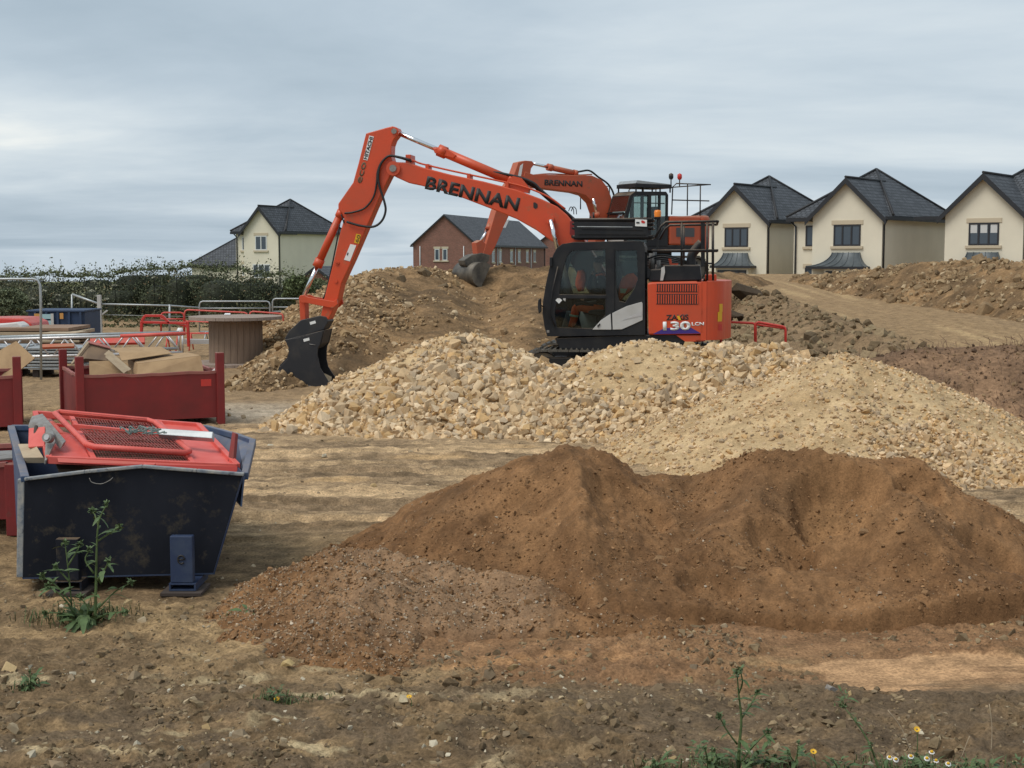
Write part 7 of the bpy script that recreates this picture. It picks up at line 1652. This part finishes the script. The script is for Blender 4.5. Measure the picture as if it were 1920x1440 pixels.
weed('low weed at the bottom right corner', (1850, 1465), [[(1850, 1465), (1840, 1440), (1832, 1432)]], 26, 21, 0.6)
weed('small weed at the bottom edge left of the leafy one', (1236, 1458), [[(1236, 1458), (1232, 1440), (1226, 1428)]], 14, 31, 0.55)
weed('thin weed between the yellow flower and the bent weed', (1575, 1460), [[(1575, 1460), (1568, 1436), (1560, 1425)], [(1578, 1460), (1590, 1440)]], 16, 32, 0.5)
weed('scrappy weed right of the daisies', (1800, 1462), [[(1800, 1462), (1806, 1440), (1812, 1424)], [(1798, 1462), (1785, 1446)]], 18, 33, 0.5)
weed('weed sprig at the very bottom right corner', (1912, 1462), [[(1912, 1462), (1908, 1442), (1902, 1430)]], 16, 34, 0.5)
weed('low weed sprig on the soil above the leafy bottom weed', (1308, 1420), [], 16, 35, 0.45)
weed('low weed sprig beside the flat grey stone', (1585, 1332), [], 14, 36, 0.4)
def flower(label, px, py, bpy_, kind, seed):
    rg = random.Random(seed); g = gp(px + rg.uniform(-4, 4), bpy_); root = empty('flower', (g.x, g.y, float(gz(np.array([g.x]), np.array([g.y]))[0]))); tag(root, label, 'flower'); o0 = root.location
    p = at(px, py, g.y) - o0; stem_obj([Vector((0, 0, 0)), p * 0.55 + Vector((rg.uniform(-.01, .01), 0, 0)), p], 0.0025, 0.002, root)
    pm = 'yellow' if kind == 'y' else 'white'; tilt = Matrix.Rotation(rg.uniform(0.3, 0.9), 3, 'X')
    if kind == 'd': MB().lathe([(0.001, 0.009), (0.006, 0.007), (0.009, 0.0), (0.001, -0.004)], 10, p).build('flower_centre', M['yellow'], root)
    n = 13 if kind == 'y' else 11
    for k in range(n):
        a = 2 * PI * k / n; d = Vector((math.cos(a), math.sin(a), 0.35 if kind == 'y' else -0.15)); e = Vector((-math.sin(a), math.cos(a), 0)); L_ = 0.017 if kind == 'y' else 0.015
        MB().add([p + tilt @ (d * 0.004), p + tilt @ (d * L_ * .6 + e * .0042), p + tilt @ (d * L_), p + tilt @ (d * L_ * .6 - e * .0042)], [(0, 1, 2, 3)]).build('petal', M[pm], root)
for k, (px, py, b, kd, lab) in enumerate(((1525, 1410, 1452, 'y', 'large yellow flower at the bottom edge right of the tall weed'), (1719, 1368, 1425, 'y', 'yellow flower standing alone on the dark soil at the right'), (767, 1307, 1330, 'y', 'tiny yellow flower above the pale upright stone'), (519, 1311, 1322, 'y', 'tiny yellow flower in the sparse weed at left'),
     (1668, 1420, 1458, 'd', 'white daisy, leftmost of the bottom-edge cluster'), (1680, 1424, 1460, 'd', 'white daisy second from left in the bottom cluster'), (1708, 1418, 1460, 'd', 'white daisy alone between the left pair and the main daisy cluster'), (1738, 1422, 1462, 'd', 'white daisy low left in the main daisy cluster'), (1747, 1410, 1462, 'd', 'topmost white daisy with a yellow centre in the main cluster'), (1755, 1426, 1462, 'd', 'white daisy low right in the main daisy cluster'), (1778, 1432, 1465, 'd', 'white daisy drooping at the right end of the cluster'))): flower(lab, px, py, b, kd, k)
# dry grass stems
for k, (P, lab) in enumerate(((((1858, 1415), (1860, 1365), (1855, 1320)), 'dry upright grass stem at the far right'), (((1715, 1415), (1690, 1365), (1665, 1332)), 'dry bent grass stem left of the lone yellow flower'), (((1802, 1420), (1812, 1395), (1818, 1380)), 'short dry grass stem right of the daisies'))):
    g = gp(*P[0]); Q = [at(a, b, g.y) for a, b in P]; Q[0].z = float(gz(np.array([g.x]), np.array([g.y]))[0]); o = MB().tube(catmull(Q, 4), 0.002, 5).build('grass_stem', M['paletim'], None); tag(o, lab, 'grass stem')
# dry weeds on the reddish heap
def dry_weeds():
    rng = np.random.default_rng(91); n = 420; X = rng.uniform(5.5, 10.5, n); Y = rng.uniform(19.0, 22.5, n); Z = heapD.h(X, Y); mb = MB()
    for x, y, z in zip(X, Y, Z):
        if z > 0.1:
            h = rng.uniform(.05, .22); mb.tube([(x, y, z - .02), (x + rng.normal(0, .03), y, z + h * .6), (x + rng.normal(0, .06), y + rng.normal(0, .04), z + h)], 0.005, 3, False)
    tag(mb.build('dry_weeds', M['timber'], None), 'sparse dry brown weeds on the reddish soil heap', 'dry weeds', kind='stuff')
dry_weeds()

# grass and small greenery among the weeds
def grass():
    rng = np.random.default_rng(77); VV = []; FF = []; CC = []; o_ = 0
    for (px, py, rx, ry, n, h, dark) in ((150, 1160, 0.32, 0.12, 420, 0.10, 0.7), (1350, 1446, 0.22, 0.06, 120, 0.09, 1.2), (1440, 1450, 0.2, 0.05, 80, 0.07, 1.2), (1700, 1448, 0.3, 0.06, 200, 0.09, 1.2), (1800, 1452, 0.22, 0.05, 120, 0.07, 1.2), (55, 1288, 0.08, 0.05, 90, 0.06, 0.8), (520, 1318, 0.14, 0.06, 110, 0.05, 0.9), (560, 1310, 0.2, 0.08, 90, 0.04, 0.9), (470, 1160, 0.18, 0.1, 160, 0.05, 0.8), (1240, 1445, 0.12, 0.05, 90, 0.08, 1.0), (1580, 1330, 0.03, 0.02, 30, 0.05, 1.0)):
        g = gp(px, py); X = g.x + rng.normal(0, rx * 0.5, n); Y = g.y + rng.normal(0, ry * 0.8, n); Z = gz(X, Y)
        for x, y, z in zip(X, Y, Z):
            a = rng.uniform(0, 2 * PI); L_ = h * rng.uniform(0.4, 1.3); le = rng.uniform(0.2, 0.9); w_ = rng.uniform(0.0015, 0.004); d = np.array([math.cos(a), math.sin(a), 0]); s = np.array([-math.sin(a), math.cos(a), 0]) * w_; b = np.array([x, y, z - 0.004])
            m_ = b + d * L_ * le * 0.4 + np.array([0, 0, L_ * 0.6]); t_ = b + d * L_ * le + np.array([0, 0, L_ * (0.95 - 0.5 * le)])
            VV += [b - s, b + s, m_ + s * 0.8, m_ - s * 0.8, t_ + s * .1, t_ - s * .1]; FF += [(o_, o_ + 1, o_ + 2, o_ + 3), (o_ + 3, o_ + 2, o_ + 4, o_ + 5)]; o_ += 6
            c = np.array((0.085, 0.125, 0.048)) * dark * rng.uniform(0.7, 1.4) if rng.uniform() > 0.12 else np.array((0.26, 0.21, 0.11)); CC += [c] * 6
    o = link('grass', mesh_np('grass', np.array(VV), np.array(FF), np.array(CC), False), None, M['weed']); tag(o, 'thin patches of green grass and seedlings on the foreground soil', 'grass', kind='stuff')
grass()
